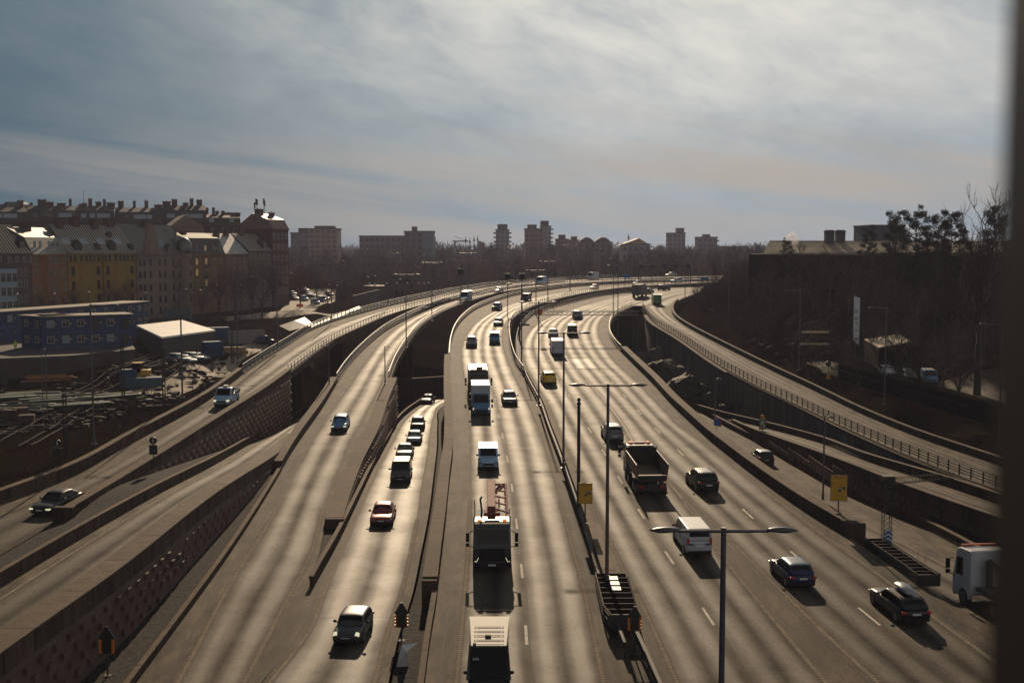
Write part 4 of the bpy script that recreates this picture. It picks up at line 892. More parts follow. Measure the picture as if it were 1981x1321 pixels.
car('hatchback_car', 'navy blue hatchback right of the nearest double lamp post', 'car', 'hatch', 'navy', 1554, 1141, F_l4.sh(1.8), True, roof='steelblue')
rb = car('estate_car', 'black estate car with a silver roof box at lower right', 'car', 'estate', 'black', 1773, 1212, F_l4.sh(2.3), True, rails=True)
car('suv_car', 'dark suv far away under the row of message boards', 'car', 'suv', 'dgrey', 1276, 562, F_l4.sh(.5), True)
car('sedan_car', 'small grey car hidden behind the grey canvas truck', 'car', 'hatch', 'grey', 1252, 568.5, F_l4.sh(1.2), True)
car('delivery_van', 'green van at the mouth of the right slip road', VE, 'bigvan', 'green', 1272, 590.5, I_l1.sh(2.0), True, windows='panel')
car('suv_car', 'black suv with pale roof half hidden by thick wall on sunken right road', 'car', 'suv', 'black', 1484, 902, G_l1.sh(1.9), True, roof='silver')
# far left bridge
car('van', 'blue and white van on the bridge where two ramps join', VE, 'bigvan', 'lblue', 896, 584.5, B_l1.sh(1.4), windows='panel')
car('sedan_car', 'silver sedan on the far left bridge behind the blue and white van', 'car', 'sedan', 'silver', 959, 566, B_l1.sh(1.0))
car('delivery_van', 'pale blue panel van far out on the left bridge', VE, 'bigvan', 'lblue', 1040, 551, B_l1.sh(1.2), windows='panel')
car('delivery_van', 'white panel van at the far end of the left bridge', VE, 'bigvan', 'white', 1138, 541.2, A_l1.sh(2.5), windows='panel')
car('suv_car', 'white car at the far right end of the left bridge', 'car', 'suv', 'white', 1289, 535.3, A_l1.sh(2.6))
# parts that only one vehicle has
m_ = MB(); m_.box((.3, 0, 2.1), (.8, .5, .14)); bevel(m_.build('roof_rack', M_STEEL, pk, world=False), .03)
pk_c = [c for c in pk.children if c.name.startswith('cabin')][0]
v_ = pk_c.data.vertices
xs = sorted({round(v.co.x, 2) for v in v_})
for v in v_:
    if v.co.x < 0: v.co.x = v.co.x * .02 + .15 + (0 if v.co.z < 1.5 else .05)
for c in list(pk.children):
    if c.name.startswith('rear_window'): bpy.data.objects.remove(c)
m_ = MB(); m_.box((-1.2, 0, 1.0), (2.6, 1.96, .1))
for s in (1, -1): m_.box((-1.2, s * .96, 1.24), (2.6, .05, .4))
m_.box((-2.48, 0, 1.24), (.05, 1.9, .4)); m_.box((.1, 0, 1.45), (.06, 1.8, .9)); m_.build('load_bed', P['silver'], pk, world=False)
m_ = MB(); m_.add([(-.95, -.36, 0), (.95, -.36, 0), (.7, .36, 0), (-.7, .36, 0)], [(0, 1, 2, 3)], 0)
q = MB(); rings = []
for x, w, h in ((-1.0, .2, .06), (-.85, .36, .2), (0, .4, .33), (.6, .36, .27), (.95, .18, .06)):
    rings.append([Vector((x, w * math.cos(t), 1.62 + h * (.5 + .5 * math.sin(t)) * 1.1)) for t in [i * math.pi / 5 for i in range(10)]])
q.loft(rings, 0, True); bx = q.build('roof_box', P['silver'], rb, world=False, fix=True); bx.location.x = -.55; bx.location.z = -.02
# lettering seen on two vans
textmesh('2426', .16, M_PLATE, 'fleet_number', bus, Matrix.Translation((2.05, -.62, 2.16)) @ Matrix.Rotation(R(90), 4, 'Z') @ Matrix.Rotation(R(62), 4, 'X'))
for s in (1, -1):
    m_ = MB(); m_.add([(2.42, s * 1.035, 1.0), (2.42, s * 1.035, 1.5), (1.5, s * .97, 2.3), (1.25, s * .97, 2.3), (1.7, s * 1.035, 1.0)], [(0, 1, 2, 3, 4)], 0); m_.build('side_stripe', P['cyan'], bus, world=False)
m_ = MB()
for i in range(5): m_.box((1.2 - i * .62, 0, 2.57), (.035, 1.5, .03))
for s in (-.62, .62): m_.box((0, s, 2.57), (2.9, .04, .03))
m_.box((.1, -.05, 2.6), (.18, .3, .08), mi=1); m_.box((1.25, -.7, 2.6), (.16, .16, .1), mi=1)
m_.build('roof_ribs', [P['vanroof'], M_BLACK], bus, world=False)
textmesh('Sjö.Recky', .3, M_BLACK, 'lettering', pv, Matrix.Translation((-2.49, .12, 1.62)) @ Matrix.Rotation(R(-90), 4, 'Z') @ Matrix.Rotation(R(86), 4, 'X'))
m_ = MB()
for s in (-.55, .55): m_.box((-2.5, s, .92), (.02, .34, .12))
m_.build('reflector', mat('blue_film', (.025, .05, .11), .5), pv, world=False)
# ---- trucks
def truck_root(name, label, px, py, row, away, length, group='trucks on the motorway'):
    p = surf(px, py, row.zf); t = tang(row, p.y); hd = Vector((t.x, t.y, 0)) * (1 if away else -1)
    c = Vector(p)
    if away: c = p + hd * length
    c.z = row.zf(c.y)
    dz = (row.zf(p.y + 4) - row.zf(p.y - 4)) / 8
    root = thing(name, label, 'truck', c, group=group); root.rotation_euler = (0, -math.atan(dz) * (1 if away else -1), math.atan2(hd.y, hd.x))
    return root     # local x = 0 at the front bumper, rearward is negative
def cab(root, pc, Wd=2.5, H=3.3, Lc=2.2, grille=None, x0=0.0, trim='black', mirrors=True):
    pm = P[pc]; m_ = MB(); w = Wd / 2
    rings = []
    for x, z0, z1, k in ((0, .75, 1.75, .96), (-.02, .45, 1.8, .97), (-.12, .4, 2.0, 1.0), (-.3, .4, H - .25, 1.0), (-.55, .5, H - .04, .985), (-Lc + .1, .6, H, .98), (-Lc, .7, H - .08, .97)):
        pass
    prof_ = [(-.0, .45), (-.0, 1.6), (-.12, 1.85), (-.42, H - .35), (-.62, H - .1), (-.95, H), (-Lc, H), (-Lc, .75), (-.9, .6)]
    vs = [Vector((x + x0, s * w * (.97 if z > 2.2 else 1), z)) for s in (1, -1) for x, z in prof_]; n = len(prof_)
    fs = [tuple(range(n)), tuple(range(2 * n - 1, n - 1, -1))] + [(i + n, (i + 1) % n + n, (i + 1) % n, i) for i in range(n)]
    m_.add(vs, fs, 0); bevel(m_.build('cab', pm, root, world=False, fix=True), .09, 3)
    q = MB(); a, b = Vector((-.12 + x0, 0, 1.85)), Vector((-.42 + x0, 0, H - .35)); nrm = Vector((.98, 0, .2)) * .02
    f = lambda t, y: a.lerp(b, t) + Vector((0, y, 0)) + nrm
    q.add([f(.02, -w * .9), f(.02, w * .9), f(.95, w * .86), f(.95, -w * .86)], [(0, 1, 2, 3)]); q.build('windscreen', M_GLASS, root, world=False)
    for s in (1, -1):
        q = MB(); q.add([(-.5 + x0, s * (w + .012), 1.8), (-1.35 + x0, s * (w + .012), 1.8), (-1.35 + x0, s * (w * .975 + .012), H - .6), (-.62 + x0, s * (w * .975 + .012), H - .6)], [(0, 1, 2, 3)]); q.build('side_window', M_GLASS, root, world=False)
        q = MB(); q.box((.01 + x0, s * w * .82, .85), (.1, .34, .34)); bevel(q.build('headlight', M_BLACK, root, world=False), .04)
        q = MB(); q.path([(.075 + x0, s * w * .72, 1.02), (.075 + x0, s * w * .82, .74), (.075 + x0, s * w * .93, .78)], .018, 4); q.build('running_light', M_LAMPW, root, world=False)
        if mirrors:
            q = MB(); q.box((-.15 + x0, s * (w + .36), 2.35), (.16, .22, .62)); q.box((-.15 + x0, s * (w + .36), 1.85), (.16, .22, .26)); q.bar((-.3 + x0, s * w, 2.75), (-.15 + x0, s * (w + .36), 2.6), .05, .05); q.bar((-.3 + x0, s * w, 1.65), (-.15 + x0, s * (w + .36), 1.75), .05, .05)
            q.build('wing_mirror', M_BLACK, root, world=False)
    q = MB(); q.box((.012 + x0, 0, 1.2), (.06, Wd * .66, .85)); q.box((.02 + x0, 0, .5), (.1, Wd * .9, .26)); q.build('grille', M_BLACK, root, world=False)
    q = MB(); q.box((.085 + x0, 0, .52), (.02, .5, .11)); q.build('number_plate', M_PLATE, root, world=False)
def beacons(root, x, z, Wd=2.2, bar=True):
    for s in (1, -1):
        q = MB(); q.box((x, s * Wd * .38, z + .12), (.22, .28, .16)); bevel(q.build('beacon', M_ORANGE, root, world=False), .03)
    q = MB(); q.box((x, 0, z + .03), (.2, Wd, .06)); q.box((x + .02, 0, z + .1), (.16, Wd * .45, .1)); q.build('light_bar', P['grey'], root, world=False)
def axles(root, xs, w=1.12, r=.5):
    for x in xs:
        for s in (1, -1): wheel(root, x, s * w, r, .32)
# concrete pump truck
t1 = truck_root('concrete_pump_truck', 'dark concrete pump truck with a folded pink boom, oncoming', 952, 1107, E_l1.sh(1.95), False, 11.5)
cab(t1, 'dgrey', 2.5, 3.2, 2.2); beacons(t1, -.75, 3.2)
axles(t1, (-1.4, -3.4, -8.2, -9.6))
m_ = MB(); m_.box((-6.2, 0, .95), (9.4, .9, .3)); m_.box((-3.3, 0, 1.35), (1.6, 2.3, .6)); m_.box((-8.2, 0, 1.3), (4.6, 2.4, .5)); m_.build('chassis', M_DSTEEL, t1, world=False)
m_ = MB(); m_.box((-3.0, .05, 2.1), (1.3, 1.3, 1.7), taper=.8); m_.box((-3.0, 0, 3.1), (1.0, 1.1, .5)); bevel(m_.build('turret', P['rpink'], t1, world=False), .05)
m_ = MB(); m_.bar((-2.6, -.05, 3.55), (-10.4, -.05, 3.55), .55, .45); bevel(m_.build('boom_section', P['rpink'], t1, world=False), .04)
m_ = MB(); m_.bar((-3.0, .95, 3.0), (-10.2, .9, 3.3), .1, .14); m_.bar((-3.4, .5, 2.6), (-9.8, .5, 2.7), .12, .18); bevel(m_.build('boom_section', P['rpink'], t1, world=False), .03)
m_ = MB()
for i in range(5): m_.tube((-3.2 - 1.7 * i, -.1, 3.55), (-3.2 - 1.7 * i, 1.02, 3.2 + .06 * i), .055, .055, 6)
m_.path([(-3.0, 1.05, 3.2), (-6, 1.05, 3.3), (-10.1, 1.0, 3.5), (-10.1, .2, 3.5)], .085, 8)
m_.path([(-8.6, .5, 3.4), (-9.2, .8, 3.6), (-9.8, .6, 3.5), (-9.5, .3, 3.2), (-8.8, .3, 3.2)], .1, 8); m_.build('delivery_pipe', P['rpink'], t1, world=False)
for s in (1, -1):
    m_ = MB(); m_.box((-3.6, s * 1.12, 1.9), (.35, .3, 1.3)); m_.tube((-3.6, s * 1.15, 2.4), (-3.5, s * 1.2, 4.0 if s < 0 else 3.4), .045, .03); m_.box((-2.6, s * 1.15, 2.9), (.3, .22, .5)); m_.build('outrigger', M_DSTEEL, t1, world=False)
m_ = MB(); m_.path([(-2.7, -.75, 2.4), (-3.0, -.7, 3.4), (-3.3, -.8, 4.1), (-3.1, -.7, 4.3)], .07, 6); m_.build('hose', M_BLACK, t1, world=False)
# box truck, tractor behind it
t2 = truck_root('box_truck', 'white box truck with a blue cab in front of the dark truck', 931, 806, E_l1.sh(1.95), False, 6.8)
m_ = MB(); rings = []
for x, z0, z1, k in ((0, .4, .95, .82), (-.1, .35, 1.15, .93), (-.9, .35, 1.4, 1.0), (-1.75, .4, 2.3, .96), (-2.3, .4, 2.35, .95)):
    w = 1.05 * k; rings.append([Vector((x, w, z0)), Vector((x, w, z0 + (z1 - z0) * .7)), Vector((x, w * .86, z1)), Vector((x, -w * .86, z1)), Vector((x, -w, z0 + (z1 - z0) * .7)), Vector((x, -w, z0))])
m_.loft(rings, 0, False); bevel(m_.build('cab', P['blue'], t2, world=False, fix=True), .06)
m_ = MB(); m_.add([(-.95, -.86, 1.46), (-.95, .86, 1.46), (-1.68, .8, 2.28), (-1.68, -.8, 2.28)], [(0, 1, 2, 3)]); m_.build('windscreen', M_GLASS, t2, world=False)
m_ = MB(); m_.box((-4.55, 0, 2.05), (4.4, 2.2, 2.5)); bx = m_.build('cargo_box', P['white'], t2, world=False); bevel(bx, .05)
m_ = MB(); m_.box((.02, 0, .62), (.08, 1.5, .3)); bevel(m_.build('grille', M_BLACK, t2, world=False), .03)
for s in (1, -1):
    m_ = MB(); m_.box((-.12, s * .84, .88), (.2, .22, .24)); bevel(m_.build('headlight', M_LAMPW, t2, world=False), .04)
    m_ = MB(); m_.box((-1.1, s * 1.28, 1.65), (.14, .24, .4)); m_.bar((-1.2, s * .95, 1.6), (-1.1, s * 1.25, 1.65), .05, .05); m_.build('wing_mirror', M_BLACK, t2, world=False)
axles(t2, (-1.0, -5.3), .95, .38)
t3 = truck_root('tractor_truck', 'dark truck with an orange roof bar hidden behind the white box truck', 926, 772, E_l1.sh(1.8), False, 9)
cab(t3, 'dgrey', 2.5, 3.5, 2.2); beacons(t3, -1.0, 3.5, 2.3); axles(t3, (-1.4, -5.5, -6.9))
m_ = MB(); m_.box((-5.4, 0, 2.2), (5.6, 2.5, 2.4)); bevel(m_.build('cargo_box', P['dgrey'], t3, world=False), .06)
m_ = MB(); m_.box((-.8, 0, 3.62), (.25, 1.9, .07)); m_.build('roof_bar', mat('orange_film', (.55, .12, .06), .5), t3, world=False)
m_ = MB(); m_.box((-1.0, .15, 3.78), (.5, .8, .26)); bevel(m_.build('roof_unit', M_BLACK, t3, world=False), .08)
# tipper
t4 = truck_root('tipper_truck', 'black tipper truck with an empty open bed, driving away', 1262, 962, F_l2.sh(1.95), True, 8.2)
cab(t4, 'dgrey', 2.5, 3.1, 2.0); beacons(t4, -1.0, 3.1, 2.0)
m_ = MB(); m_.box((-1.5, 0, 3.3), (.12, 2.2, .08)); m_.build('roof_bar', mat('orange_film', (.55, .12, .06), .5), t4, world=False)
axles(t4, (-1.5, -3.2, -6.0, -7.3), 1.12, .5)
m_ = MB(); m_.box((-4.6, 0, .95), (7.0, .9, .35)); m_.box((-7.7, 0, .75), (.5, 2.4, .5)); m_.build('chassis', M_DSTEEL, t4, world=False)
m_ = MB(); m_.box((-5.2, 0, 1.42), (5.9, 2.2, .12), mi=1)
for s in (1, -1): m_.add([(-2.25, s * 1.1, 1.4), (-8.2, s * 1.1, 1.4), (-8.2, s * 1.3, 2.75), (-2.25, s * 1.3, 2.75), (-2.25, s * 1.18, 1.4), (-8.2, s * 1.18, 1.4), (-8.2, s * 1.37, 2.75), (-2.25, s * 1.37, 2.75)], [(0, 1, 2, 3), (4, 5, 6, 7), (3, 2, 6, 7), (0, 3, 7, 4), (1, 2, 6, 5)], 0)
m_.box((-2.2, 0, 2.2), (.08, 2.6, 1.7)); m_.box((-1.9, 0, 3.0), (.7, 2.3, .08)); m_.build('tipper_bed', [P['tipper'], P['bed']], t4, world=False)
m_ = MB(); m_.box((-8.22, 0, 1.62), (.08, 2.3, .5)); m_.build('tailboard', P['tipper'], t4, world=False)
for s in (1, -1):
    m_ = MB(); m_.box((-8.0, s * .9, .85), (.1, .36, .16)); m_.build('tail_light', M_RED, t4, world=False)
    m_ = MB(); m_.box((-7.7, s * 1.05, .45), (.06, .5, .6)); m_.build('mud_flap', M_BLACK, t4, world=False)
# canvas truck far away
t5 = truck_root('canvas_truck', 'grey canvas sided truck in the far curve beside green van', 1231, 577, F_gl.sh(1.8), True, 9.5)
cab(t5, 'grey', 2.4, 2.9, 2.0, mirrors=False); axles(t5, (-1.5, -6.5, -7.8))
m_ = MB(); m_.box((-5.8, 0, 2.3), (7.2, 2.5, 2.5)); bevel(m_.build('cargo_box', mat('grey_canvas', (.12, .11, .1), .8, var=.4, scale=1), t5, world=False), .06)
m_ = MB(); m_.box((-5.6, 0, .95), (7.4, 1.6, .3)); m_.build('chassis', M_DSTEEL, t5, world=False)
# white truck cut off by the window post
t6 = truck_root('crane_truck', 'white truck at the right edge half hidden by the window post', 1916, 1176, G_l1.sh(2.6), True, 2.4)
cab(t6, 'white', 2.5, 3.5, 2.3); axles(t6, (-1.45, -5.0), 1.12, .52)
m_ = MB(); m_.box((-.9, 0, 3.62), (.14, 2.2, .08)); m_.build('roof_bar', mat('orange_film', (.55, .12, .06), .5), t6, world=False)
m_ = MB(); m_.box((-5.2, 0, .95), (6.4, 1.0, .35)); m_.box((-5.6, 0, 1.35), (5.4, 2.45, .2)); m_.build('chassis', M_DSTEEL, t6, world=False)
m_ = MB(); m_.tube((-2.8, .3, 1.2), (-2.8, .3, 3.0), .22, .2); m_.bar((-2.8, .3, 3.0), (-2.8, -1.0, 1.9), .22, .25); m_.bar((-2.8, -.9, 1.9), (-2.8, -.9, 3.2), .16, .2); m_.build('folded_crane', M_DSTEEL, t6, world=False)
m_ = MB()
for s in (1, -1):
    for a in range(8):
        a0, a1 = math.pi * a / 8, math.pi * (a + 1) / 8
        m_.bar((-1.45 + .66 * math.cos(a0), s * 1.2, .52 + .66 * math.sin(a0)), (-1.45 + .66 * math.cos(a1), s * 1.2, .52 + .66 * math.sin(a1)), .2, .07)
m_.build('wheel_arch', P['white'], t6, world=False)
# ------------------------------------------------------------------ buildings
def wallm(n, c): return mat('plaster_' + n, tuple(v * .46 if not n.startswith('far') else v * .62 + (.035, .042, .056)[i] for i, v in enumerate(c)), .85, var=.18, scale=.35, detail=8)  # far walls: bluish haze is mixed into the wall colour
M_ROOF = mat('seamed_sheet_roof', (.075, .07, .065), .42, .5, var=.4, scale=.5)
M_SEAM = mat('glint_roof_seam', (.5, .45, .38), .5, .3)  # pale seam colour stands in for sun glints on the sheet roofs
M_ROOFD = mat('dark_tile_roof', (.028, .02, .018), .7, var=.35, scale=.6)
M_WIN = mat('window_glass', (.02, .018, .02), .12, spec=.5)
M_WINL = mat('window_glass_pale', (.16, .21, .24), .1, spec=.6)
M_LIT = mat('lit_window', (.5, .35, .12), .4, emit=((1, .62, .2), .12))
M_FRAME = mat('window_frame_paint', (.28, .25, .22), .6)
M_BRICKC = mat('chimney_brick', (.07, .035, .026), .85, var=.3, scale=2)
WMESH = {}
def window(parent, p, w, h, ang, gl, fr=True, nm='window'):
    key = (round(w, 2), round(h, 2), gl.name, fr)
    if key not in WMESH:
        m_ = MB(); m_.box((0, 0, 0), (w, .06, h), mi=0)
        if fr:
            for s in (-1, 1): m_.box((s * w / 2, -.04, 0), (.12, .1, h + .12), mi=1)
            for s in (-1, 1): m_.box((0, -.045, s * h / 2), (w, .1, .12), mi=1)
            m_.box((0, -.05, 0), (.08, .05, h), mi=1); m_.box((0, -.05, h * .2), (w, .05, .08), mi=1)
        o = m_.build(nm, [gl, M_FRAME], parent, world=False); WMESH[key] = o.data
    else:
        o = bpy.data.objects.new(nm, WMESH[key]); COL.objects.link(o); o.parent = parent
    o.location = Vector(p) - parent_world(parent); o.rotation_euler.z = ang
    return o
class House:
    def __init__(s, label, a, b, z0, z1, depth, color, name='apartment_house', cat='building', group=None):
        s.a, s.b = Vector((a[0], a[1], 0)), Vector((b[0], b[1], 0)); d = s.b - s.a; s.L = d.length; s.d = d / s.L
        s.n = Vector((s.d.y, -s.d.x, 0))          # outward
        s.z0, s.z1, s.dp = z0, z1, depth; s.ang = math.atan2(s.d.y, s.d.x)
        s.e = thing(name, label, cat, s.a + Vector((0, 0, z0)), group=group)
        m_ = MB(); s.prism(m_, 0, s.L, 0, depth, z0 - 3, z1); m_.build('wall', color, s.e)
        s.col = color
    def P(s, u, v, z): return s.a + s.d * u - s.n * v + Vector((0, 0, z))
    def prism(s, m_, u0, u1, v0, v1, z0, z1, mi=0):
        vs = [s.P(u, v, z) for z in (z0, z1) for u, v in ((u0, v0), (u1, v0), (u1, v1), (u0, v1))]
        m_.add(vs, [(3, 2, 1, 0), (4, 5, 6, 7), (0, 1, 5, 4), (1, 2, 6, 5), (2, 3, 7, 6), (3, 0, 4, 7)], mi)
    def cornice(s, z=None, h=.45, out=.35):
        m_ = MB(); z = s.z1 if z is None else z; s.prism(m_, -.02, s.L + .02, -out, .3, z - h, z); m_.build('cornice', s.col, s.e)
    def gable(s, zr, m, seams=True, over=.45):
        m_ = MB(); h = s.dp / 2; f = -over
        vs = [s.P(0, f, s.z1), s.P(s.L, f, s.z1), s.P(s.L, h, zr), s.P(0, h, zr), s.P(0, s.dp, s.z1), s.P(s.L, s.dp, s.z1)]
        m_.add(vs, [(0, 1, 2, 3), (3, 2, 5, 4), (0, 3, 4), (1, 5, 2)])
        if seams:
            u = .4
            while u < s.L: m_.bar(s.P(u, f, s.z1 + .06), s.P(u, h, zr + .06), .13, .12, 1); u += .8
        m_.build('roof', [m, M_SEAM], s.e); s.zr = zr
    def roofz(s, v): return s.z1 + (s.zr - s.z1) * (v + .45) / (s.dp / 2 + .45)
    def mansard(s, zr, m, k=.75):
        m_ = MB(); i0, i1 = 1.6, s.dp / 2; zm = s.z1 + (zr - s.z1) * k
        vs = [s.P(0, -.3, s.z1), s.P(s.L, -.3, s.z1), s.P(s.L, i0, zm), s.P(0, i0, zm), s.P(s.L, i1, zr), s.P(0, i1, zr), s.P(s.L, s.dp, s.z1), s.P(0, s.dp, s.z1)]
        m_.add(vs, [(0, 1, 2, 3), (3, 2, 4, 5), (5, 4, 6, 7), (0, 3, 5, 7), (1, 6, 4, 2)]); m_.build('roof', m, s.e); s.zr = zr
    def flat(s, m, par=.5):
        m_ = MB(); s.prism(m_, -.1, s.L + .1, -.1, s.dp + .1, s.z1, s.z1 + par); m_.build('roof', m, s.e)
    def chimney(s, u, v, w, h, zb=None, m=None):
        zb = s.roofz(v) - .6 if zb is None and hasattr(s, 'zr') else (zb or s.z1)
        m_ = MB(); m_.box(s.P(u, v, zb + h / 2), (w, w * .75, h), s.ang); m_.box(s.P(u, v, zb + h), (w * 1.2, w * .9, .22), s.ang)
        for k in ((-.25, .25) if h > 2.3 else (0,)): m_.tube(s.P(u + k * w, v, zb + h), s.P(u + k * w, v, zb + h + .5), .13, .11, 6)
        m_.build('chimney', m or M_BRICKC, s.e)
    def dormer(s, u, v, w, h, win=True):
        zb = s.roofz(v) if hasattr(s, 'zr') else s.z1
        m_ = MB(); vs = []
        for vv in (v, v + 2.6): vs += [s.P(u - w / 2, vv, zb - .4), s.P(u + w / 2, vv, zb - .4), s.P(u + w / 2, vv, zb + h), s.P(u, vv, zb + h + w * .45), s.P(u - w / 2, vv, zb + h)]
        m_.add(vs, [(0, 1, 2, 3, 4), (9, 8, 7, 6, 5), (1, 6, 7, 2), (2, 7, 8, 3), (3, 8, 9, 4), (0, 4, 9, 5)]); dm = m_.build('dormer', M_ROOFD, s.e, fix=True)
        if win: window(s.e, s.P(u, v - .04, zb + h * .45), w * .5, h * .8, s.ang, M_WIN)
    def skylight(s, u, v, w=.7, l=1.3):
        z = s.roofz(v); z2 = s.roofz(v + l)
        m_ = MB(); m_.add([s.P(u, v, z + .1), s.P(u + w, v, z + .1), s.P(u + w, v + l, z2 + .1), s.P(u, v + l, z2 + .1)], [(0, 1, 2, 3)]); m_.build('skylight', M_WINL, s.e)
    def windows(s, us, zs, w, h, gl=None, fr=True, skip=()):
        for i, z in enumerate(zs):
            for j, u in enumerate(us):
                if (i, j) in skip: continue
                window(s.e, s.P(u, -.02, z), w, h, s.ang, gl or M_WIN, fr)
    def bay(s, u0, u1, z0, z1, out=.9):
        m_ = MB(); vs = []
        for z in (z0, z1): vs += [s.P(u0, 0, z), s.P(u0 + .9, -out, z), s.P(u1 - .9, -out, z), s.P(u1, 0, z)]
        m_.add(vs, [(0, 1, 5, 4), (1, 2, 6, 5), (2, 3, 7, 6), (4, 5, 6, 7), (3, 2, 1, 0)]); m_.build('bay', s.col, s.e, fix=True)
    def balcony(s, u, z, w=2.2):
        m_ = MB(); s.prism(m_, u - w / 2, u + w / 2, -1.0, 0, z - .15, z)
        for k in range(7): m_.bar(s.P(u - w / 2 + w * k / 6, -.98, z), s.P(u - w / 2 + w * k / 6, -.98, z + 1), .05, .05)
        m_.bar(s.P(u - w / 2, -.98, z + 1), s.P(u + w / 2, -.98, z + 1), .06, .06); m_.build('balcony', M_DSTEEL, s.e)
GA = 'apartment houses along the street on the left'
def XY(px, Y): return ((px - 990.5) / F * Y / (CP) * 1.0, Y)
H = House('grey pink apartment house with glazed balconies, leftmost in the row', XY(-45, 255), XY(65, 268), 3, 20.6, 12, wallm('greypink', (.17, .115, .10)), group=GA)
H.gable(27, mat('ribbed_tin_roof', (.16, .125, .075), .5, .55, var=.2, scale=.5)); H.cornice(); H.windows([2, 4, 6.5, 9, 11, 13, 14.5], [19.3], .7, 1.3)
H.windows([H.L - 1.6, H.L - 3.2], [7, 10.4, 13.8, 16.4], .8, 1.6)
m_ = MB(); H.prism(m_, H.L - 10.5, H.L - 4.6, -.9, 0, 4, 17.2); m_.build('glazed_balcony', mat('balcony_frame', (.2, .26, .32), .5), H.e)
for k in range(4):
    for j in range(4): window(H.e, H.P(H.L - 9.8 + 1.5 * j, -.93, 6 + 3.1 * k), 1.1, 1.9, H.ang, M_WIN)
H.chimney(9, 5, 1.6, 2.6); H.dormer(13, .6, 1.6, 1.6)
H = House('orange apartment house next to grey pink one with dark mansard roof', XY(66, 268), XY(135, 285), 3, 20.4, 12, wallm('orange', (.36, .155, .035)), group=GA)
H.mansard(26.6, M_ROOF, .62); H.cornice(); us = [H.L * k for k in (.1, .34, .5, .66, .9)]; H.windows(us, [19, 16, 12.6, 9.2, 5.8], 1.05, 1.9)
for k in (.15, .3, .55, .7, .85): H.zr = 27; window(H.e, H.P(H.L * k, .55, 22.6), .9, 1.5, H.ang, M_WINL)
H.chimney(7, 5, 2.4, 3.0, 24.5); H.bay(H.L * .28, H.L * .46, 4, 20)
M_YEL = wallm('yellow', (.42, .245, .035))
for i, (p0, p1, y0, y1, lb) in enumerate(((136, 203, 285, 295, 'yellow apartment house beside the orange one, steep tin roof'), (203.5, 267, 295, 305, 'yellow apartment house next to the pale gabled house, steep tin roof'))):
    H = House(lb, XY(p0, y0), XY(p1, y1), 3, 20.4, 12, M_YEL, group=GA); H.gable(27.4, M_ROOF); H.cornice(h=.3)
    us = [H.L * k for k in (.14, .38, .53, .65, .86)]; H.windows([H.L * k for k in (.08, .2, .38, .53, .64, .75, .88)], [19.2], .7, 1.5, fr=False)
    H.windows(us, [16.2, 12.7, 9.2, 5.8], 1.0, 2.1, fr=False); H.bay(H.L * .3, H.L * .72, 4, 18.2, .5)
    H.dormer(H.L * .33, .2, 2.2, 1.6, False); H.dormer(H.L * .9, .2, 1.6, 1.1, False)
    for k in (.05, .12, .19, .55, .62, .69): H.skylight(H.L * k, 1.6)
    H.chimney(H.L * .25, 5.6, 1.8, 2.4); H.chimney(H.L * .75, 6.2, 2.2, 2.2)
    m_ = MB(); m_.tube(H.P(H.L - .1, -.25, 3), H.P(H.L - .1, -.25, 20.2), .1, .1, 6); m_.build('downpipe', M_DSTEEL, H.e)
    if i: H.dormer(H.L * .5, 3.2, 1.6, .8, False)
H = House('pale beige apartment house with shaped gable and round corner turret', XY(268, 306), XY(370, 326), 3, 20.2, 13, wallm('beige', (.33, .25, .19)), group=GA)
H.gable(28, M_ROOF, False); H.cornice(h=.35)
L_ = H.L
H.windows([L_ * k for k in (.06, .14, .25, .42, .52, .68)], [18, 14.8, 11.5, 8.2, 5.2], .85, 1.9, fr=False); H.windows([L_ * k for k in (.8, .86, .95)], [18, 14.8, 11.5, 8.2, 5.2], .6, 1.9, fr=False)
m_ = MB(); g0, g1 = L_ * .12, L_ * .38; gp = [(g0, 20), (g1, 20), (g1, 23), (g1 - .8, 24), (g1 - 1.1, 26), ((g0 + g1) / 2 + .8, 28), ((g0 + g1) / 2 - .8, 28), (g0 + 1.1, 26), (g0 + .8, 24), (g0, 23)]
m_.poly([H.P(u, -.1, z) for u, z in gp], -.5); m_.build('gable', H.col, H.e, fix=True)
for k in (.17, .25, .33): window(H.e, H.P(L_ * k, -.12, 21.6), .7, 1.5, H.ang, M_WIN, False)
window(H.e, H.P(L_ * .25, -.12, 24.6), 1.5, 1.3, H.ang, M_WINL)
for k in range(5): H.skylight(L_ * (.44 + .045 * k), 1.0, .5, 1.8)
m_ = MB(); c = H.P(L_ * .93, .6, 0); m_.tube((c.x, c.y, 2), (c.x, c.y, 21.5), 2.1, 2.1, 14); m_.build('turret', H.col, H.e)
m_ = MB(); m_.ell((c.x, c.y, 21.5), 2.3, 2.3, 3.2, 14, 8); m_.tube((c.x - 2.2, c.y, 22), (c.x - 2.2, c.y, 27.5), .9, .02, 8); m_.build('turret_roof', M_ROOF, H.e)
for z in (8.2, 11.5, 14.8, 18): window(H.e, Vector((c.x, c.y, z)) + H.n * 2.12, .7, 1.7, H.ang, M_WIN, False)
for z in (7, 10.4, 13.8, 16.8): H.balcony(L_ * .74, z)
H.dormer(L_ * .62, .1, 1.8, 1.2); H.chimney(L_ * .5, 6, 1.5, 2)
H = House('tan apartment house with dark mansard, a few windows lit', XY(371, 327), XY(437, 343), 3, 20.0, 12, wallm('tan', (.3, .16, .06)), group=GA)
H.mansard(26, M_ROOFD); H.cornice(h=.4); us = [H.L * k for k in (.18, .45, .7, .88)]
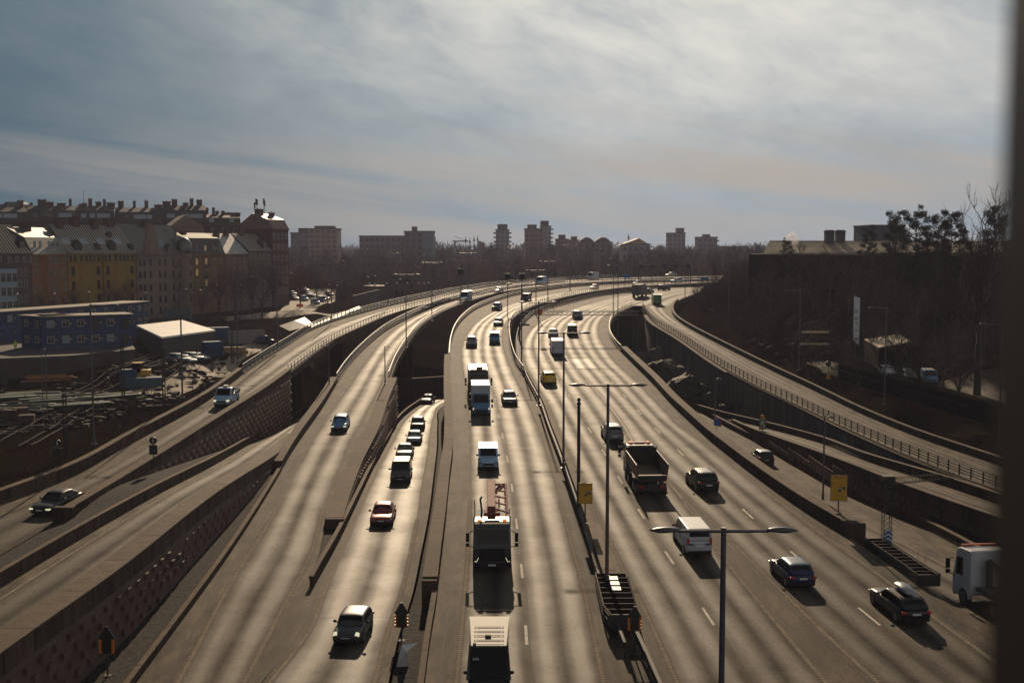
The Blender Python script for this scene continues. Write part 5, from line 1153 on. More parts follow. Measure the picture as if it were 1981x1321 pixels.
for i, z in enumerate((21.6, 18, 15, 12, 9, 6)):
    for j, u in enumerate(us): window(H.e, H.P(u, -.05 if z < 20 else .15, z), 1.05, 1.7, H.ang, M_LIT if (j < 2 and i < 4 and (i + j) % 3) else M_WIN)
for z in (16.9, 13.9, 10.9): H.balcony(H.L * .45, z, 2.4)
H.chimney(5, 5.5, 1.7, 2.2, 24); H.dormer(H.L * .8, .4, 2, 1.3)
H = House('brown apartment house behind bare street trees, bright tin roof', XY(438, 343.5), XY(482, 354), 3.4, 20.0, 12, wallm('brown', (.22, .15, .105)), group=GA)
H.gable(26, mat('bright_tin_roof', (.3, .29, .28), .36, .8, var=.4, scale=.7), False); H.cornice(h=.4); H.windows([H.L * k for k in (.15, .38, .62, .85)], [18.2, 15, 11.8, 8.6, 5.6], .9, 1.7); H.chimney(3, 5, 1.6, 2.2); H.chimney(8.5, 5.5, 1.4, 2.4)
H = House('grey brown apartment house second from the right end of row', XY(482.5, 354.5), XY(528, 365), 3.6, 20.8, 12, wallm('greybrown', (.21, .155, .12)), group=GA)
H.gable(26, M_ROOF); H.cornice(h=.4); H.windows([H.L * k for k in (.12, .32, .5, .68, .88)], [19, 15.8, 12.6, 9.4, 6.2], .8, 1.7); H.chimney(4, 5.5, 1.5, 2.2); H.dormer(H.L * .75, .3, 2.2, 2.0)
H = House('tall dark brick corner house with rooftop antennas ending the row', XY(529, 366), XY(561, 373), 4, 27.6, 15, wallm('brick', (.135, .072, .045)), group=GA)
H.mansard(32.4, mat('brown_sheet_roof', (.14, .10, .075), .5, .3, var=.3, scale=.6), .6); H.cornice(h=.5); H.windows([H.L * k for k in (.14, .38, .62, .86)], [25.4, 22, 18.6, 15.2, 11.8, 8.4], .85, 1.8); H.chimney(2.5, 7, 2.2, 2.6, 31); H.chimney(6, 5, 1.6, 2.2, 30.4)
m_ = MB()
for u, h in ((.5, 3.2), (1.2, 4.4), (1.7, 4.2), (4.8, 4.6), (5.2, 4.0)):
    m_.tube(H.P(u, 7, 31), H.P(u, 7, 32.5 + h), .07, .05, 5); m_.box(H.P(u, 7, 31.6 + h), (.35, .3, 1.8), H.ang)
m_.build('antenna', M_DSTEEL, H.e)
GB = 'dark houses on the hill behind the street row'
for i, (p0, p1, y0, y1, zt, zr, lb) in enumerate(((-60, 62, 372, 378, 29.6, 34.6, 'long dark roofed house on hill above the grey pink house'), (62, 150, 380, 385, 30, 35.4, 'dark house on the hill above the orange house, row of chimneys'),
        (150, 228, 388, 392, 30, 35.6, 'dark house on the hill above the yellow houses with tall mast'), (228, 322, 394, 398, 29.8, 35.2, 'dark house on the hill above the pale gabled house, blue skylights'),
        (322, 404, 400, 404, 30.2, 36.2, 'dark house with tall chimney pair above the tan house'), (404, 470, 408, 412, 29, 33.4, 'dark flat roofed house on hill left of the antenna house'))):
    H = House(lb, XY(p0, y0), XY(p1, y1), 12, zt, 14, wallm('hill' + str(i % 3), ((.075, .045, .036), (.09, .06, .046), (.065, .05, .045))[i % 3]), group=GB)
    H.mansard(zr, M_ROOFD, .7); n = int(H.L / 3.2)
    H.windows([H.L * (k + .5) / n for k in range(n)], [27.8, 24.4], 1.1, 1.5)
    rs = random.Random(i)
    for k in range(4 + i % 3): H.chimney(H.L * (k + .3 + .5 * rs.random()) / (4 + i % 3), 7 + rs.random() * 2, rs.choice((.9, 1.2, 1.8, 2.6)), 1.0 + rs.random() * 2.0, zr - .8)
    for k in range(3):
        u = H.L * (.15 + .28 * k + .1 * rs.random()); m_ = MB(); m_.box(H.P(u, .5, zt + 2.2), (rs.choice((1.6, 2.6, 4)), .5, 1.4), H.ang); m_.build('dormer_window', M_WINL if rs.random() < .6 else M_WIN, H.e)
    if i == 2: m_ = MB(); m_.tube(H.P(3, 7, zr), H.P(3, 7, zr + 5), .1, .05, 5); m_.build('mast', M_DSTEEL, H.e)
m_ = MB(); c = UY(30, 396, 420); m_.box((c.x, c.y, c.z - 5), (8, 8, 10)); m_.box((c.x + .3, c.y, c.z + .3), (6.6, 6.6, 1.2), taper=.8); tag(m_.build('green_tower', mat('verdigris', (.05, .11, .10), .6, .2)), 'small verdigris green tower top above the dark roofs at far left', 'tower')
m_ = MB(); a = UY(330, 437, 345); b = UY(392, 437, 352); t_ = UY(358, 416, 350)
m_.add([a, b, t_, a + Vector((-6, 14, 0)), b + Vector((-6, 14, 0)), t_ + Vector((-6, 14, 0)), a + Vector((0, 0, -14)), b + Vector((0, 0, -14)), a + Vector((-6, 14, -14)), b + Vector((-6, 14, -14))], [(0, 1, 2), (3, 5, 4), (0, 2, 5, 3), (1, 4, 5, 2), (0, 6, 7, 1), (3, 4, 9, 8), (0, 3, 8, 6), (1, 7, 9, 4)])
tag(m_.build('gabled_house', wallm('tanback', (.24, .17, .125)), fix=True), 'blank tan gable end rising behind the turret house', 'building')
# ---- far town beyond the wooded rise
def tower(label, p0, p1, pt, pb, Y, c, floors, bands=True, balc=None, name='tower_block', dp=18, roof=None, top=None):
    a, b = UY(p0, pt, Y), UY(p1, pt, Y); z0 = UY(p0, pb, Y).z
    e = thing(name, label, 'building', ((a.x + b.x) / 2, Y, z0), group='buildings of the far town')
    w = b.x - a.x; h = a.z - z0
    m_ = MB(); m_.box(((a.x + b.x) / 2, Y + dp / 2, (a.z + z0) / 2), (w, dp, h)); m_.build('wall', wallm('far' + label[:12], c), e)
    m_ = MB(); m_.box(((a.x + b.x) / 2, Y + dp / 2, a.z + .4), (w + .8, dp + .8, .8)); m_.build('roof', M_ROOFD, e)
    fh = h / floors
    if bands:
        n = max(3, min(int(w / 3.4), int(96 / floors))); me = None
        for k in range(floors):
            for j in range(n):
                if me is None:
                    q = MB(); q.box((0, 0, 0), (w / n * .5, .3, fh * .5)); o = q.build('window', M_WIN, e, world=False); me = o.data
                else: o = bpy.data.objects.new('window', me); COL.objects.link(o); o.parent = e
                o.location = Vector((a.x + w * (j + .5) / n, Y - .02, a.z - fh * (k + .5))) - Vector(e.location)
    if balc:
        for s in balc:
            for k in range(floors):
                q = MB(); q.box(((a.x if s < 0 else b.x) + s * .9, Y + 4, a.z - fh * (k + .6)), (1.8, 5, 1.1)); q.build('balcony', wallm('balc', (.25, .24, .24)), e)
    if top:
        q = MB(); q.box((a.x + w * top[0], Y + dp / 2, a.z + top[2] / 2 + .8), (w * top[1], dp * .5, top[2])); q.build('roof_house', M_ROOFD if len(top) < 4 else wallm('top' + label[:5], top[3]), e)
    return e
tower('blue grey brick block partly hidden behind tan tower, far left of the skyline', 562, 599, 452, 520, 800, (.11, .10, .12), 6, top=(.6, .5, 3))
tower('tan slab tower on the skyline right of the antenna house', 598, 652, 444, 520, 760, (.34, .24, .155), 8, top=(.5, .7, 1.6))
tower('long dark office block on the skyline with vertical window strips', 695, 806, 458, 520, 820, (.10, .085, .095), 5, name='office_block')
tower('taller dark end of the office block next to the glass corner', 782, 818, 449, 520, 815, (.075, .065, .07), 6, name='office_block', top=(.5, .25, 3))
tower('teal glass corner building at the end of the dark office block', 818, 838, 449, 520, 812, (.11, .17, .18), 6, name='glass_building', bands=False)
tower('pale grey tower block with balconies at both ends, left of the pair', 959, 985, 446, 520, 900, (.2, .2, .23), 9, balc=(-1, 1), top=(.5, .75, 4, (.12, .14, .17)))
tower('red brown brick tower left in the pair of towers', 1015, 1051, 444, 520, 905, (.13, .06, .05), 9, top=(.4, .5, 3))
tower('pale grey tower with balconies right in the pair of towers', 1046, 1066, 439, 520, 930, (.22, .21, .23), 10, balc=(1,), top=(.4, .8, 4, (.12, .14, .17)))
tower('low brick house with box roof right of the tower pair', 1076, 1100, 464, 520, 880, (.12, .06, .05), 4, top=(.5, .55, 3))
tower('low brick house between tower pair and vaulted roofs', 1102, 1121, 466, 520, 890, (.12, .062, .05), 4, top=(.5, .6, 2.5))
for lb, p0, p1, py, Y in (('brick house with rounded vault roof, left of two', 1119, 1152, 460, 860), ('brick house with rounded vault roof and antennas, right of two', 1150, 1184, 460, 850)):
    e = tower(lb, p0, p1, 470, 520, Y, (.125, .07, .058), 5, name='vaulted_house'); a = UY(p0, 470, Y); b = UY(p1, 470, Y); q = MB(); w = b.x - a.x
    q.loft([[Vector((a.x + w * (k / 8), Y + d, a.z + (a.z - UY(p0, 520, Y).z) * .22 * math.sin(math.pi * k / 8))) for k in range(9)] for d in (0, 18)], 0, True); q.build('vault_roof', M_ROOFD, e)
e = tower('grey hall with orange lit sloping roof on the skyline', 1204, 1258, 474, 520, 800, (.2, .2, .23), 3, name='gabled_hall'); a, b, t_ = UY(1200, 474, 800), UY(1258, 474, 800), UY(1236, 461, 800)
q = MB(); q.add([a, b, t_, a + Vector((0, 18, 0)), b + Vector((0, 18, 0)), t_ + Vector((0, 18, 0))], [(0, 1, 2), (3, 5, 4), (0, 2, 5, 3), (1, 4, 5, 2)]); q.build('pitched_roof', mat('ochre_roof', (.3, .17, .07), .7), e, fix=True)  # ochre is the roof's own colour
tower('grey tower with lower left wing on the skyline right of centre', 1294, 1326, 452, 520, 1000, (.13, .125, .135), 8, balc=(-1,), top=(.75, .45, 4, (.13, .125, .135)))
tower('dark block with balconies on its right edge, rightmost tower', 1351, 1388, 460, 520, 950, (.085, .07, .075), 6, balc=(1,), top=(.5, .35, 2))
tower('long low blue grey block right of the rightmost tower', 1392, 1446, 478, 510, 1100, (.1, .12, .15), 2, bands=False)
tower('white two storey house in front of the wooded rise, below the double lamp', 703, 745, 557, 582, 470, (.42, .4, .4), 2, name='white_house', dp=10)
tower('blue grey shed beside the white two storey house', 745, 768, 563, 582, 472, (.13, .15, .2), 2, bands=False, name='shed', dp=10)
def crane(label, px, py, Y, w):
    a = UY(px, py, Y); e = thing('tower_crane', label, 'crane', (a.x, Y, a.z - 30)); q = MB(); q.box((a.x, Y, a.z - 14), (1.4, 1.4, 30)); q.build('mast', M_STEEL, e)
    q = MB(); q.box((a.x + w * .35, Y, a.z + .5), (w, 1, 1)); q.bar((a.x, Y, a.z + 4), (a.x + w * .7, Y, a.z + 1), .3, .3); q.build('jib', M_STEEL, e)
crane('small tower crane on the skyline left of the pale grey tower', 880, 468, 900, 12)
for px, py, lb in ((839, 461, 'dark chimney stack beside the glass corner building'),):
    a = UY(px, py, 830); q = MB(); q.box((a.x, 830, a.z - 12), (2.6, 2.6, 24)); q.box((a.x, 830, a.z + .3), (3.0, 3.0, .6)); tag(q.build('chimney_stack', M_BRICKC), lb, 'chimney')
for i, (px, py) in enumerate(((901, 458), (909, 460), (917, 457), (924, 456), (1216, 452))):
    a = UY(px, py, 880); q = MB(); q.tube((a.x, 880, a.z - 16), (a.x, 880, a.z), .35, .2, 6); q.box((a.x, 880, a.z - 3), (1.2, .6, 2)); tag(q.build('mast', M_DSTEEL), 'thin mast with aerials standing on the skyline', 'mast', 'thin masts on the skyline')
# ---- industrial buildings on the right hill
e = thing('industrial_hall', 'long dark hall with pale ribbed roof and two square vents, upper right', 'building', UY(1700, 520, 262))
a, b = UY(1449, 492, 270), UY(1985, 489, 240)
M_DWALL = mat('dark_timber_cladding', (.012, .009, .0085), .95, spec=.05, var=.3, scale=.4, stretch=(6, 6, .3))
q = MB(); q.add([(a.x, 270, 8), (b.x, 240, 8), (b.x + 8, 275, 8), (a.x + 8, 305, 8), (a.x, 270, a.z), (b.x, 240, a.z), (b.x + 8, 275, a.z), (a.x + 8, 305, a.z)], [(4, 5, 6, 7), (0, 1, 5, 4), (1, 2, 6, 5), (2, 3, 7, 6), (3, 0, 4, 7)]); q.build('wall', M_DWALL, e)
M_RIB = mat('pale_ribbed_roof', (.36, .29, .2), .55, .35, var=.3, scale=.5)
a0, a1, r0, r1 = UY(1478, 490, 282), UY(1960, 488, 262), UY(1489, 467, 290), UY(1960, 468, 270)
q = MB(); q.add([a0, a1, r1, r0], [(0, 1, 2, 3)]); n = 90
for k in range(n + 1):
    q.bar(a0.lerp(a1, k / n) + Vector((0, -.03, .05)), r0.lerp(r1, k / n) + Vector((0, -.03, .05)), .1, .14)
q.bar(r0, r1, .3, .35); q.add([a0, r0, r0 + Vector((6, 12, 0)), a0 + Vector((6, 12, 0))], [(0, 1, 2, 3)]); q.add([r0, r1, r1 + Vector((6, 14, -.4)), r0 + Vector((6, 14, -.4))], [(0, 1, 2, 3)], 0)
q.build('roof', M_RIB, e)
for px in (1604, 1625):
    c0 = UY(px, 470, 284); w = 16 / 2300 * 284; q = MB(); q.box((c0.x, 284, c0.z + 1.1), (w, w, 3.6)); q.box((c0.x, 284, c0.z + 2.7), (w * .86, w * .86, .7)); q.box((c0.x, 284, c0.z + 2.6), (w * 1.1, w * 1.1, .25)); q.build('vent', mat('vent_sheet', (.06, .055, .065), .6, .4), e)
a, b = UY(1684, 437, 330), UY(1751, 437, 330); q = MB(); q.box(((a.x + b.x) / 2, 338, a.z - 8), (b.x - a.x, 16, 16))
for k in range(12): q.box((a.x + (b.x - a.x) * (k + .5) / 12, 329.9, a.z - 8), (.08, .1, 16))
q.box(((a.x + b.x) / 2, 338, a.z + .1), (b.x - a.x + .4, 16.4, .4)); tag(q.build('plant_building', mat('grey_cladding', (.075, .075, .095), .6, .2)), 'plain grey clad box building behind the pines', 'building')
# ---- construction site on the left
M_BLUE = mat('blue_cabin_paint', (.004, .021, .075), .55, var=.25, scale=.7)
M_CONCD = mat('dark_concrete', (.04, .032, .027), .85, var=.35, scale=.5)
def cabins(label, A, B, depth, z0, n, st, seed, name='site_cabin_block'):
    H = House(label, A, B, z0, z0 + 2.75 * st, depth, M_BLUE, name, 'site cabin', 'blue site cabins on the platform'); q = MB()
    for k in range(n + 1):
        u = H.L * k / n; H.prism(q, u - .06, u + .06, -.05, .02, z0, H.z1)
    for j in range(st + 1): H.prism(q, 0, H.L, -.06, .02, z0 + 2.75 * j - .1, z0 + 2.75 * j + .05)
    q.build('frame', mat('blue_frame', (.01, .045, .16), .5), H.e); q = MB(); H.prism(q, -.3, H.L + .3, -.5, depth + .3, H.z1, H.z1 + .16); q.build('roof', mat('felt_roof', (.2, .165, .12), .7, var=.3, scale=1), H.e)
    rs = random.Random(seed)
    for j in range(st):
        for k in range(n):
            z = z0 + 2.75 * j + 1.5
            if rs.random() < .8: window(H.e, H.P(H.L * (k + .5) / n, -.05, z), 1.1, 1.15, H.ang, M_WINL if rs.random() < .3 else M_WIN)
            elif rs.random() < .6:
                q = MB(); q.box(H.P(H.L * (k + .5) / n, -.06, z - .4), (.95, .06, 2.0), H.ang); q.build('door', M_CONCD, H.e)
            q = MB(); q.box(H.P(H.L * (k + .86) / n, -.06, z), (.2, .05, .25), H.ang); q.build('notice', mat('yellow_notice', (.5, .3, .03), .6), H.e)
    return H
Hc = cabins('two storey blue site cabins on the concrete platform, nearest block', U(84, 675, 4.5)[:2], U(256, 668, 4.5)[:2], 6, 4.5, 6, 2, 1)
Ht = cabins('end stack of blue site cabins turned towards the worker', U(43, 671, 4.5)[:2], U(83.4, 675, 4.5)[:2], 6, 4.5, 2, 2, 5)
Hd = cabins('longer row of blue site cabins behind the nearest block', UY(-60, 600, 212)[:2], UY(262, 600, 256)[:2], 6, 4.5, 12, 2, 2)
He = cabins('bright blue cabin stack at right end of the rear row', UY(263, 600, 257)[:2], UY(286, 600, 262)[:2], 6, 4.5, 2, 2, 3)
q = MB(); pl = [(-150, 186), (U(0, 694, 4.4)[0], U(0, 694, 4.4)[1]), (U(140, 688, 4.4)[0], U(140, 688, 4.4)[1]), (U(262, 676, 4.4)[0], U(262, 676, 4.4)[1]), (-82, 250), (-104, 262), (-150, 262)]
q.poly([(x, y, 4.45) for x, y in pl], 7); tag(q.build('platform', M_CONCD, fix=True), kind='structure')
zr = 6.0; cs = [U(266, 631, zr), U(313.6, 653.5, zr), U(414, 640, zr), U(352, 621, zr)]; e = thing('flat_roofed_hall', 'low dark hall with a flat pale roof on the construction site', 'building', U(313, 681, 2.6))
q = MB(); q.add([c - Vector((0, 0, .12)) for c in cs] + [Vector((c.x, c.y, 1)) for c in cs], [(0, 1, 5, 4), (1, 2, 6, 5), (2, 3, 7, 6), (3, 0, 4, 7), (0, 3, 2, 1)]); q.build('wall', mat('dark_sheet_wall', (.05, .042, .042), .7, var=.25, scale=.3, stretch=(4, 4, .3)), e, fix=True)
ce = sum(cs, Vector()) / 4; q = MB(); q.poly([ce + (c - ce) * 1.03 + Vector((0, 0, .2)) for c in cs], .3); q.build('roof', mat('pale_felt_roof', (.8, .75, .66), .55, var=.12, scale=.25), e, fix=True)
def yardbox(name, label, cat, px, py, w, d, h, ang, m, y0=60, group=None, detail=True):
    p = G(px, py, y0); e = thing(name, label, cat, p, ang, group); q = MB(); q.box((0, 0, h / 2), (w, d, h)); bevel(q.build('body', m, e, world=False), .05)
    if detail:
        q = MB()
        for k in range(int(w / .4)): q.box((-w / 2 + .2 + .4 * k, -d / 2 - .02, h / 2), (.12, .05, h * .86))
        for s in (1, -1): q.box((s * w / 2, -d / 2, h / 2), (.14, .14, h))
        q.box((0, -d / 2, h), (w, .12, .12)); q.build('ribs', m, e, world=False)
    return e
M_CONTB = mat('container_blue', (.012, .05, .12), .5, .2, var=.3, scale=.8)
M_TEAL = mat('teal_skip', (.03, .07, .09), .5, .2, var=.3, scale=.8)
yardbox('container', 'dark blue container at the right end of the flat roofed hall', 'container', 419, 664, 5, 2.6, 3.2, .3, M_CONTB, 150, 'containers on the site')
yardbox('container', 'dark blue container standing beside the stacked timber', 'container', 411, 694, 3.2, 2.4, 2.8, .6, M_CONTB, 120, 'containers on the site')
yardbox('container', 'long blue container with pale roof near the yellow machine', 'container', 275, 751, 6, 2.5, 1.6, .25, M_TEAL, 110, 'containers on the site')
yardbox('container', 'small upright blue container left of the long one', 'container', 250, 748, 2.4, 2.2, 2.5, .25, M_CONTB, 110, 'containers on the site')
yardbox('container', 'low blue hut with flat roof behind the flat roofed hall', 'container', 344, 618, 7, 3, 2.6, .15, M_TEAL, 200, 'containers on the site')
yardbox('skip', 'open grey panel wall section on bright gravel', 'panel', 477, 667, 7.5, .4, 2.8, .45, mat('grey_panel', (.2, .19, .18), .7, var=.2), 150)
e = thing('wheel_loader', 'yellow wheel loader parked beside the long blue container', 'loader', G(270, 742, 120)); M_YM = mat('machine_yellow', (.5, .27, .03), .5, var=.3, scale=2)
q = MB(); q.box((0, 0, 1.3), (3.2, 1.8, .9)); q.box((1.0, 0, 1.9), (1.3, 1.6, .5)); bevel(q.build('body', M_YM, e, world=False), .06); q = MB(); q.box((-.2, 0, 2.4), (1.3, 1.5, 1.5)); bevel(q.build('cabin', M_GLASS, e, world=False), .06)
q = MB(); q.box((-.2, 0, 3.2), (1.6, 1.7, .14)); q.build('cabin_roof', M_YM, e, world=False); q = MB(); q.bar((1.4, .5, 1.4), (3.0, .5, .8), .2, .2); q.bar((1.4, -.5, 1.4), (3.0, -.5, .8), .2, .2); q.box((3.2, 0, .6), (.7, 2.4, .8)); q.build('bucket', M_DSTEEL, e, world=False)
for x in (-1.1, 1.1):
    for s in (1, -1): wheel(e, x, s * .9, .65, .4)
def planks(name, label, cat, px, py, n, L, w, t, ang, m, y0, spread=.8, layers=3, group=None, jit=.12):
    p = G(px, py, y0); rs = random.Random(px * 7 + py); q = MB()
    for k in range(n):
        l = L * (.7 + .5 * rs.random()); q.box(((rs.random() - .5) * L * .3, (rs.random() - .5) * spread * 2, t * (.6 + (k % layers))), (l, w * (.7 + .6 * rs.random()), t * .9), rs.uniform(-jit, jit))
    o = q.build(name, m, origin=(0, 0, 0)); o.location = p; o.rotation_euler.z = ang; return tag(o, label, cat, group)
M_GREENW = mat('green_form_panels', (.022, .04, .026), .45, var=.4, scale=.7)
M_PALEW = mat('pale_panels', (.13, .14, .1), .5, var=.3, scale=.7)
M_TIMB = mat('raw_timber', (.3, .2, .1), .75, var=.35, scale=1.5)
for i, (px, py, a_) in enumerate(((20, 775, .5), (60, 770, .4), (95, 782, .5), (40, 795, .3), (130, 775, .55), (160, 788, .5), (190, 776, .6), (225, 772, .6))):
    planks('form_panel_stack', 'stack of green form panels lying on the dark site ground', 'panels', px, py, 8, 7, 1.1, .22, a_, M_GREENW if i % 3 else M_PALEW, 90, 1.8, 3, 'green panel stacks')
planks('timber_stack', 'stack of raw timber beside the blue container', 'timber', 438, 687, 16, 6, .5, .35, .3, M_TIMB, 150, 1.2, 4)
planks('timber_stack', 'scattered orange brown planks in shade below the cabins', 'timber', 95, 738, 14, 6, .6, .25, .2, mat('rust_planks', (.22, .09, .03), .7, var=.4), 120, 2.0, 3)
for i, (px, py) in enumerate(((20, 812), (52, 822), (40, 806))):
    yardbox('concrete_block', ('pale edged concrete block on gravel at far left', 'second concrete block on gravel, right of first', 'concrete block behind the other two on gravel')[i], 'block', px, py, 1.9, 1.5, 1.2, .3 * i, M_CONC, 90, None, False)
# ------------------------------------------------------------------ trees, brush, rocks
M_BARK = mat('bark', (.035, .026, .021), .9, var=.3, scale=3)
M_TWIG = mat('bare_twigs', (.05, .036, .03), .9)
M_TWIG2 = mat('red_brown_twigs', (.06, .038, .036), .9)
M_NEED = mat('pine_needles', (.028, .034, .016), .8, var=.4, scale=.8)
M_DRY = mat('dry_grass', (.13, .09, .04), .9, var=.4, scale=.7)
M_ROCK = mat('grey_rock', (.026, .02, .016), .8, var=.5, scale=.7, bump=.8)
def sliver(mb, p, d, L, w, rs, mi=0):
    s = d.cross(Vector((rs.uniform(-1, 1), rs.uniform(-1, 1), rs.uniform(-1, 1))))
    if s.length < 1e-3: return
    s = s.normalized() * w
    mb.add([p - s, p + s, p + d * L], [(0, 1, 2)], mi)
def branch(mb, tw, p, d, L, r, lev, rs, up, twn, twl):
    n = 3; q = p
    for k in range(n):
        d2 = (d + Vector((rs.gauss(0, .12), rs.gauss(0, .12), up * .12 + rs.gauss(0, .06)))).normalized()
        e = q + d2 * (L / n); r2 = r * (1 - .22 * (k + 1) / 1.0) if lev else r * .82
        mb.tube(q, e, r * (1 - .2 * k), r * (1 - .2 * (k + 1)), 6 if lev < 1 else 4 if lev < 2 else 3, 0, False)
        if lev < 3 and (k or lev == 0 or rs.random() < .5):
            for _ in range(2 if lev < 2 else 2):
                ax = Vector((rs.gauss(0, 1), rs.gauss(0, 1), rs.gauss(0, .4) + .1)).normalized()
                nd = (d2 * .72 + ax * .62).normalized()
                branch(mb, tw, e, nd, L * rs.uniform(.48, .7), r * .5, lev + 1, rs, up, twn, twl)
        if lev >= 2:
            for _ in range(twn):
                a = Vector((rs.gauss(0, 1), rs.gauss(0, 1), rs.gauss(.35, .7))).normalized()
                sliver(tw, q.lerp(e, rs.random()), (d2 * .6 + a * .7).normalized(), twl * rs.uniform(.5, 1.3), twl * .011, rs)
        q, d = e, d2
def bare_proto(seed, h, up=.6, spread=.5, twn=4, twl=.9):
    rs = random.Random(seed); tr = MB(); tw = MB()
    hb = h * .28
    tr.tube((0, 0, -.6), (0, 0, hb), h * .022, h * .017, 7, 0, False)
    for k in range(6):
        a = k * 2.4 + rs.random(); d = Vector((math.cos(a) * spread, math.sin(a) * spread, 1 + .25 * rs.random())).normalized()
        br = MB(); branch(tw, tw, Vector((0, 0, hb * (.75 + .09 * k))), d, h * rs.uniform(.30, .42), h * .0085, 1, rs, up, twn, twl)
    branch(tw, tw, Vector((0, 0, hb)), Vector((0, 0, 1)), h * .42, h * .013, 0, rs, up, twn, twl)
    e = bpy.data.objects.new('bare_tree', None); COL.objects.link(e)
    tr.build('trunk', M_BARK, e, world=False); tw.build('crown', M_TWIG if seed % 2 else M_TWIG2, e, world=False)
    return e
def pine_proto(seed, h):
    rs = random.Random(seed); tr = MB(); cr = MB()
    x = 0; p = Vector((0, 0, -.8)); pts = [p]
    for k in range(5): p = Vector((pts[-1].x + rs.gauss(0, .12), pts[-1].y + rs.gauss(0, .12), h * (k + 1) / 5.2)); pts.append(p)
    for k in range(5): tr.tube(pts[k], pts[k + 1], h * .016 * (1 - .15 * k), h * .016 * (1 - .15 * (k + 1)), 6, 0, False)
    for k in range(22):
        t = .5 + .5 * k / 21; c = Vector((0, 0, h * t)); a = k * 2.4 + rs.random(); ln = h * .2 * (1.12 - abs(t - .74) * 2.4)
        q = c + Vector((math.cos(a) * ln, math.sin(a) * ln, h * .05)); tr.tube(c, q, .07, .03, 4, 0, False)
        for _ in range(3):
            cc = c.lerp(q, rs.uniform(.5, 1.05)) + Vector((rs.gauss(0, .3), rs.gauss(0, .3), rs.gauss(.2, .2))); rr = h * rs.uniform(.04, .07)
            for _ in range(110):
                d = Vector((rs.gauss(0, 1), rs.gauss(0, 1), rs.gauss(0, .55))); d = d.normalized() * rr * rs.random() ** .4; d.z *= .6
                sliver(cr, cc + d, Vector((rs.gauss(0, 1), rs.gauss(0, 1), rs.gauss(.4, .7))).normalized(), rs.uniform(.22, .42), .045, rs)
    e = bpy.data.objects.new('pine_tree', None); COL.objects.link(e)
    tr.build('trunk', M_BARK, e, world=False); cr.build('crown', M_NEED, e, world=False); return e
def put(proto, p, s, rz, label, cat, group, used=set()):
    if proto.name not in used: e = proto; used.add(proto.name); fresh = True
    else:
        e = proto.copy(); COL.objects.link(e)
        for c in list(proto.children): d = c.copy(); COL.objects.link(d); d.parent = e
    e.location = p; e.scale = (s, s, s) if isinstance(s, (int, float)) else s; e.rotation_euler.z = rz
    tag(e, label, cat, group); return e
BP = [bare_proto(11, 12), bare_proto(12, 12, .5, .7), bare_proto(13, 12, .7, .4), bare_proto(14, 12, .4, .8)]
rs = random.Random(5)
GS = 'bare street trees before the apartment houses'
for i, (px, py, h, Y) in enumerate(((424, 600, 13, 318), (455, 612, 14, 312), (488, 602, 14, 330), (507, 605, 15, 322), (530, 600, 14, 345), (581, 585, 13, 360), (612, 578, 9, 380), (633, 574, 8, 375), (650, 572, 7, 385), (90, 606, 9, 262), (140, 606, 9, 270), (215, 606, 10, 280), (240, 604, 10, 285), (393, 612, 9, 305))):
    p = UY(px, py, Y); p.z = gz(p.x, p.y) - .2
    lb = ('bare street tree before the tan house', 'tall bare street tree before the brown house, behind lamp', 'bare street tree before the grey brown house', 'broad bare tree before the right end of the house row', 'bare tree at corner of the dark brick house', 'bare tree standing alone right of the dark brick house', 'small bare tree above the parked cars', 'small bare tree right of the parked cars', 'lowest bare tree near embankment wall', 'thin bare tree before the orange house', 'thin bare tree between orange and yellow houses', 'bare tree before the left yellow house, above the cabins', 'bare tree before the right yellow house, above the cabins', 'low bare tree behind flat roofed hall')[i]
    put(BP[i % 4], p, h / 12, rs.random() * 6, lb, 'tree', GS)
big = bare_proto(21, 23, 1.3, .3, 3, 1.3)
p = UY(1890, 768, 158); p.z = gz(p.x, p.y); put(big, p, 1.08, .6, 'very tall bare tree at the right, thick trunk, rising above the skyline', 'tree', None)
GH = 'bare trees on the right hillside'
hb = []
for i, (px, Y, h) in enumerate(((1385, 318, 7), (1420, 300, 8), (1452, 285, 9), (1475, 250, 9), (1490, 262, 8), (1520, 240, 9), (1548, 255, 10), (1575, 225, 9), (1605, 245, 10), (1640, 220, 11), (1668, 232, 11), (1700, 215, 11), (1735, 225, 12), (1765, 205, 12), (1800, 215, 13), (1830, 190, 13), (1855, 205, 14), (1905, 185, 13), (1690, 190, 7), (1745, 180, 8), (1830, 160, 9), (1860, 150, 10))):
    x = (px - 990.5) / F * Y; side = ('low', 'middling', 'tall')[0 if h < 9 else 1 if h < 12 else 2]
    put(BP[(i * 3) % 4], (x, Y, gz(x, Y) - .3), (h / 12 * rs.uniform(.9, 1.2), h / 12 * rs.uniform(.9, 1.2), h / 12), rs.random() * 6, side + ' bare tree on the dark wooded slope at right below the hall', 'tree', GH)
PP = [pine_proto(31, 13), pine_proto(32, 13), pine_proto(33, 13)]
for i, (px, pt, pb, Y, lb) in enumerate(((1681, 450, 545, 238, 'small pine left of the grey clad box building'), (1733, 423, 600, 215, 'tall pine with flat crown before the grey clad box building'), (1773, 421, 590, 205, 'tall pine right of the grey clad box building'), (1814, 430, 580, 200, 'pine second from the very tall bare tree'),
        (1845, 428, 575, 192, 'pine just left of the very tall bare tree'), (1523, 470, 520, 262, 'low pine top in front of the pale ribbed roof'), (1925, 425, 580, 180, 'dense pine beside the window post'))):
    a = UY(px, pt, Y); x = a.x; b = min(gz(x, Y), a.z - 6)
    put(PP[i % 3], (x, Y, b), ((a.z - b) / 13 * .58, (a.z - b) / 13 * .58, (a.z - b) / 13), rs.random() * 6, lb, 'tree', 'pines on the right hill')
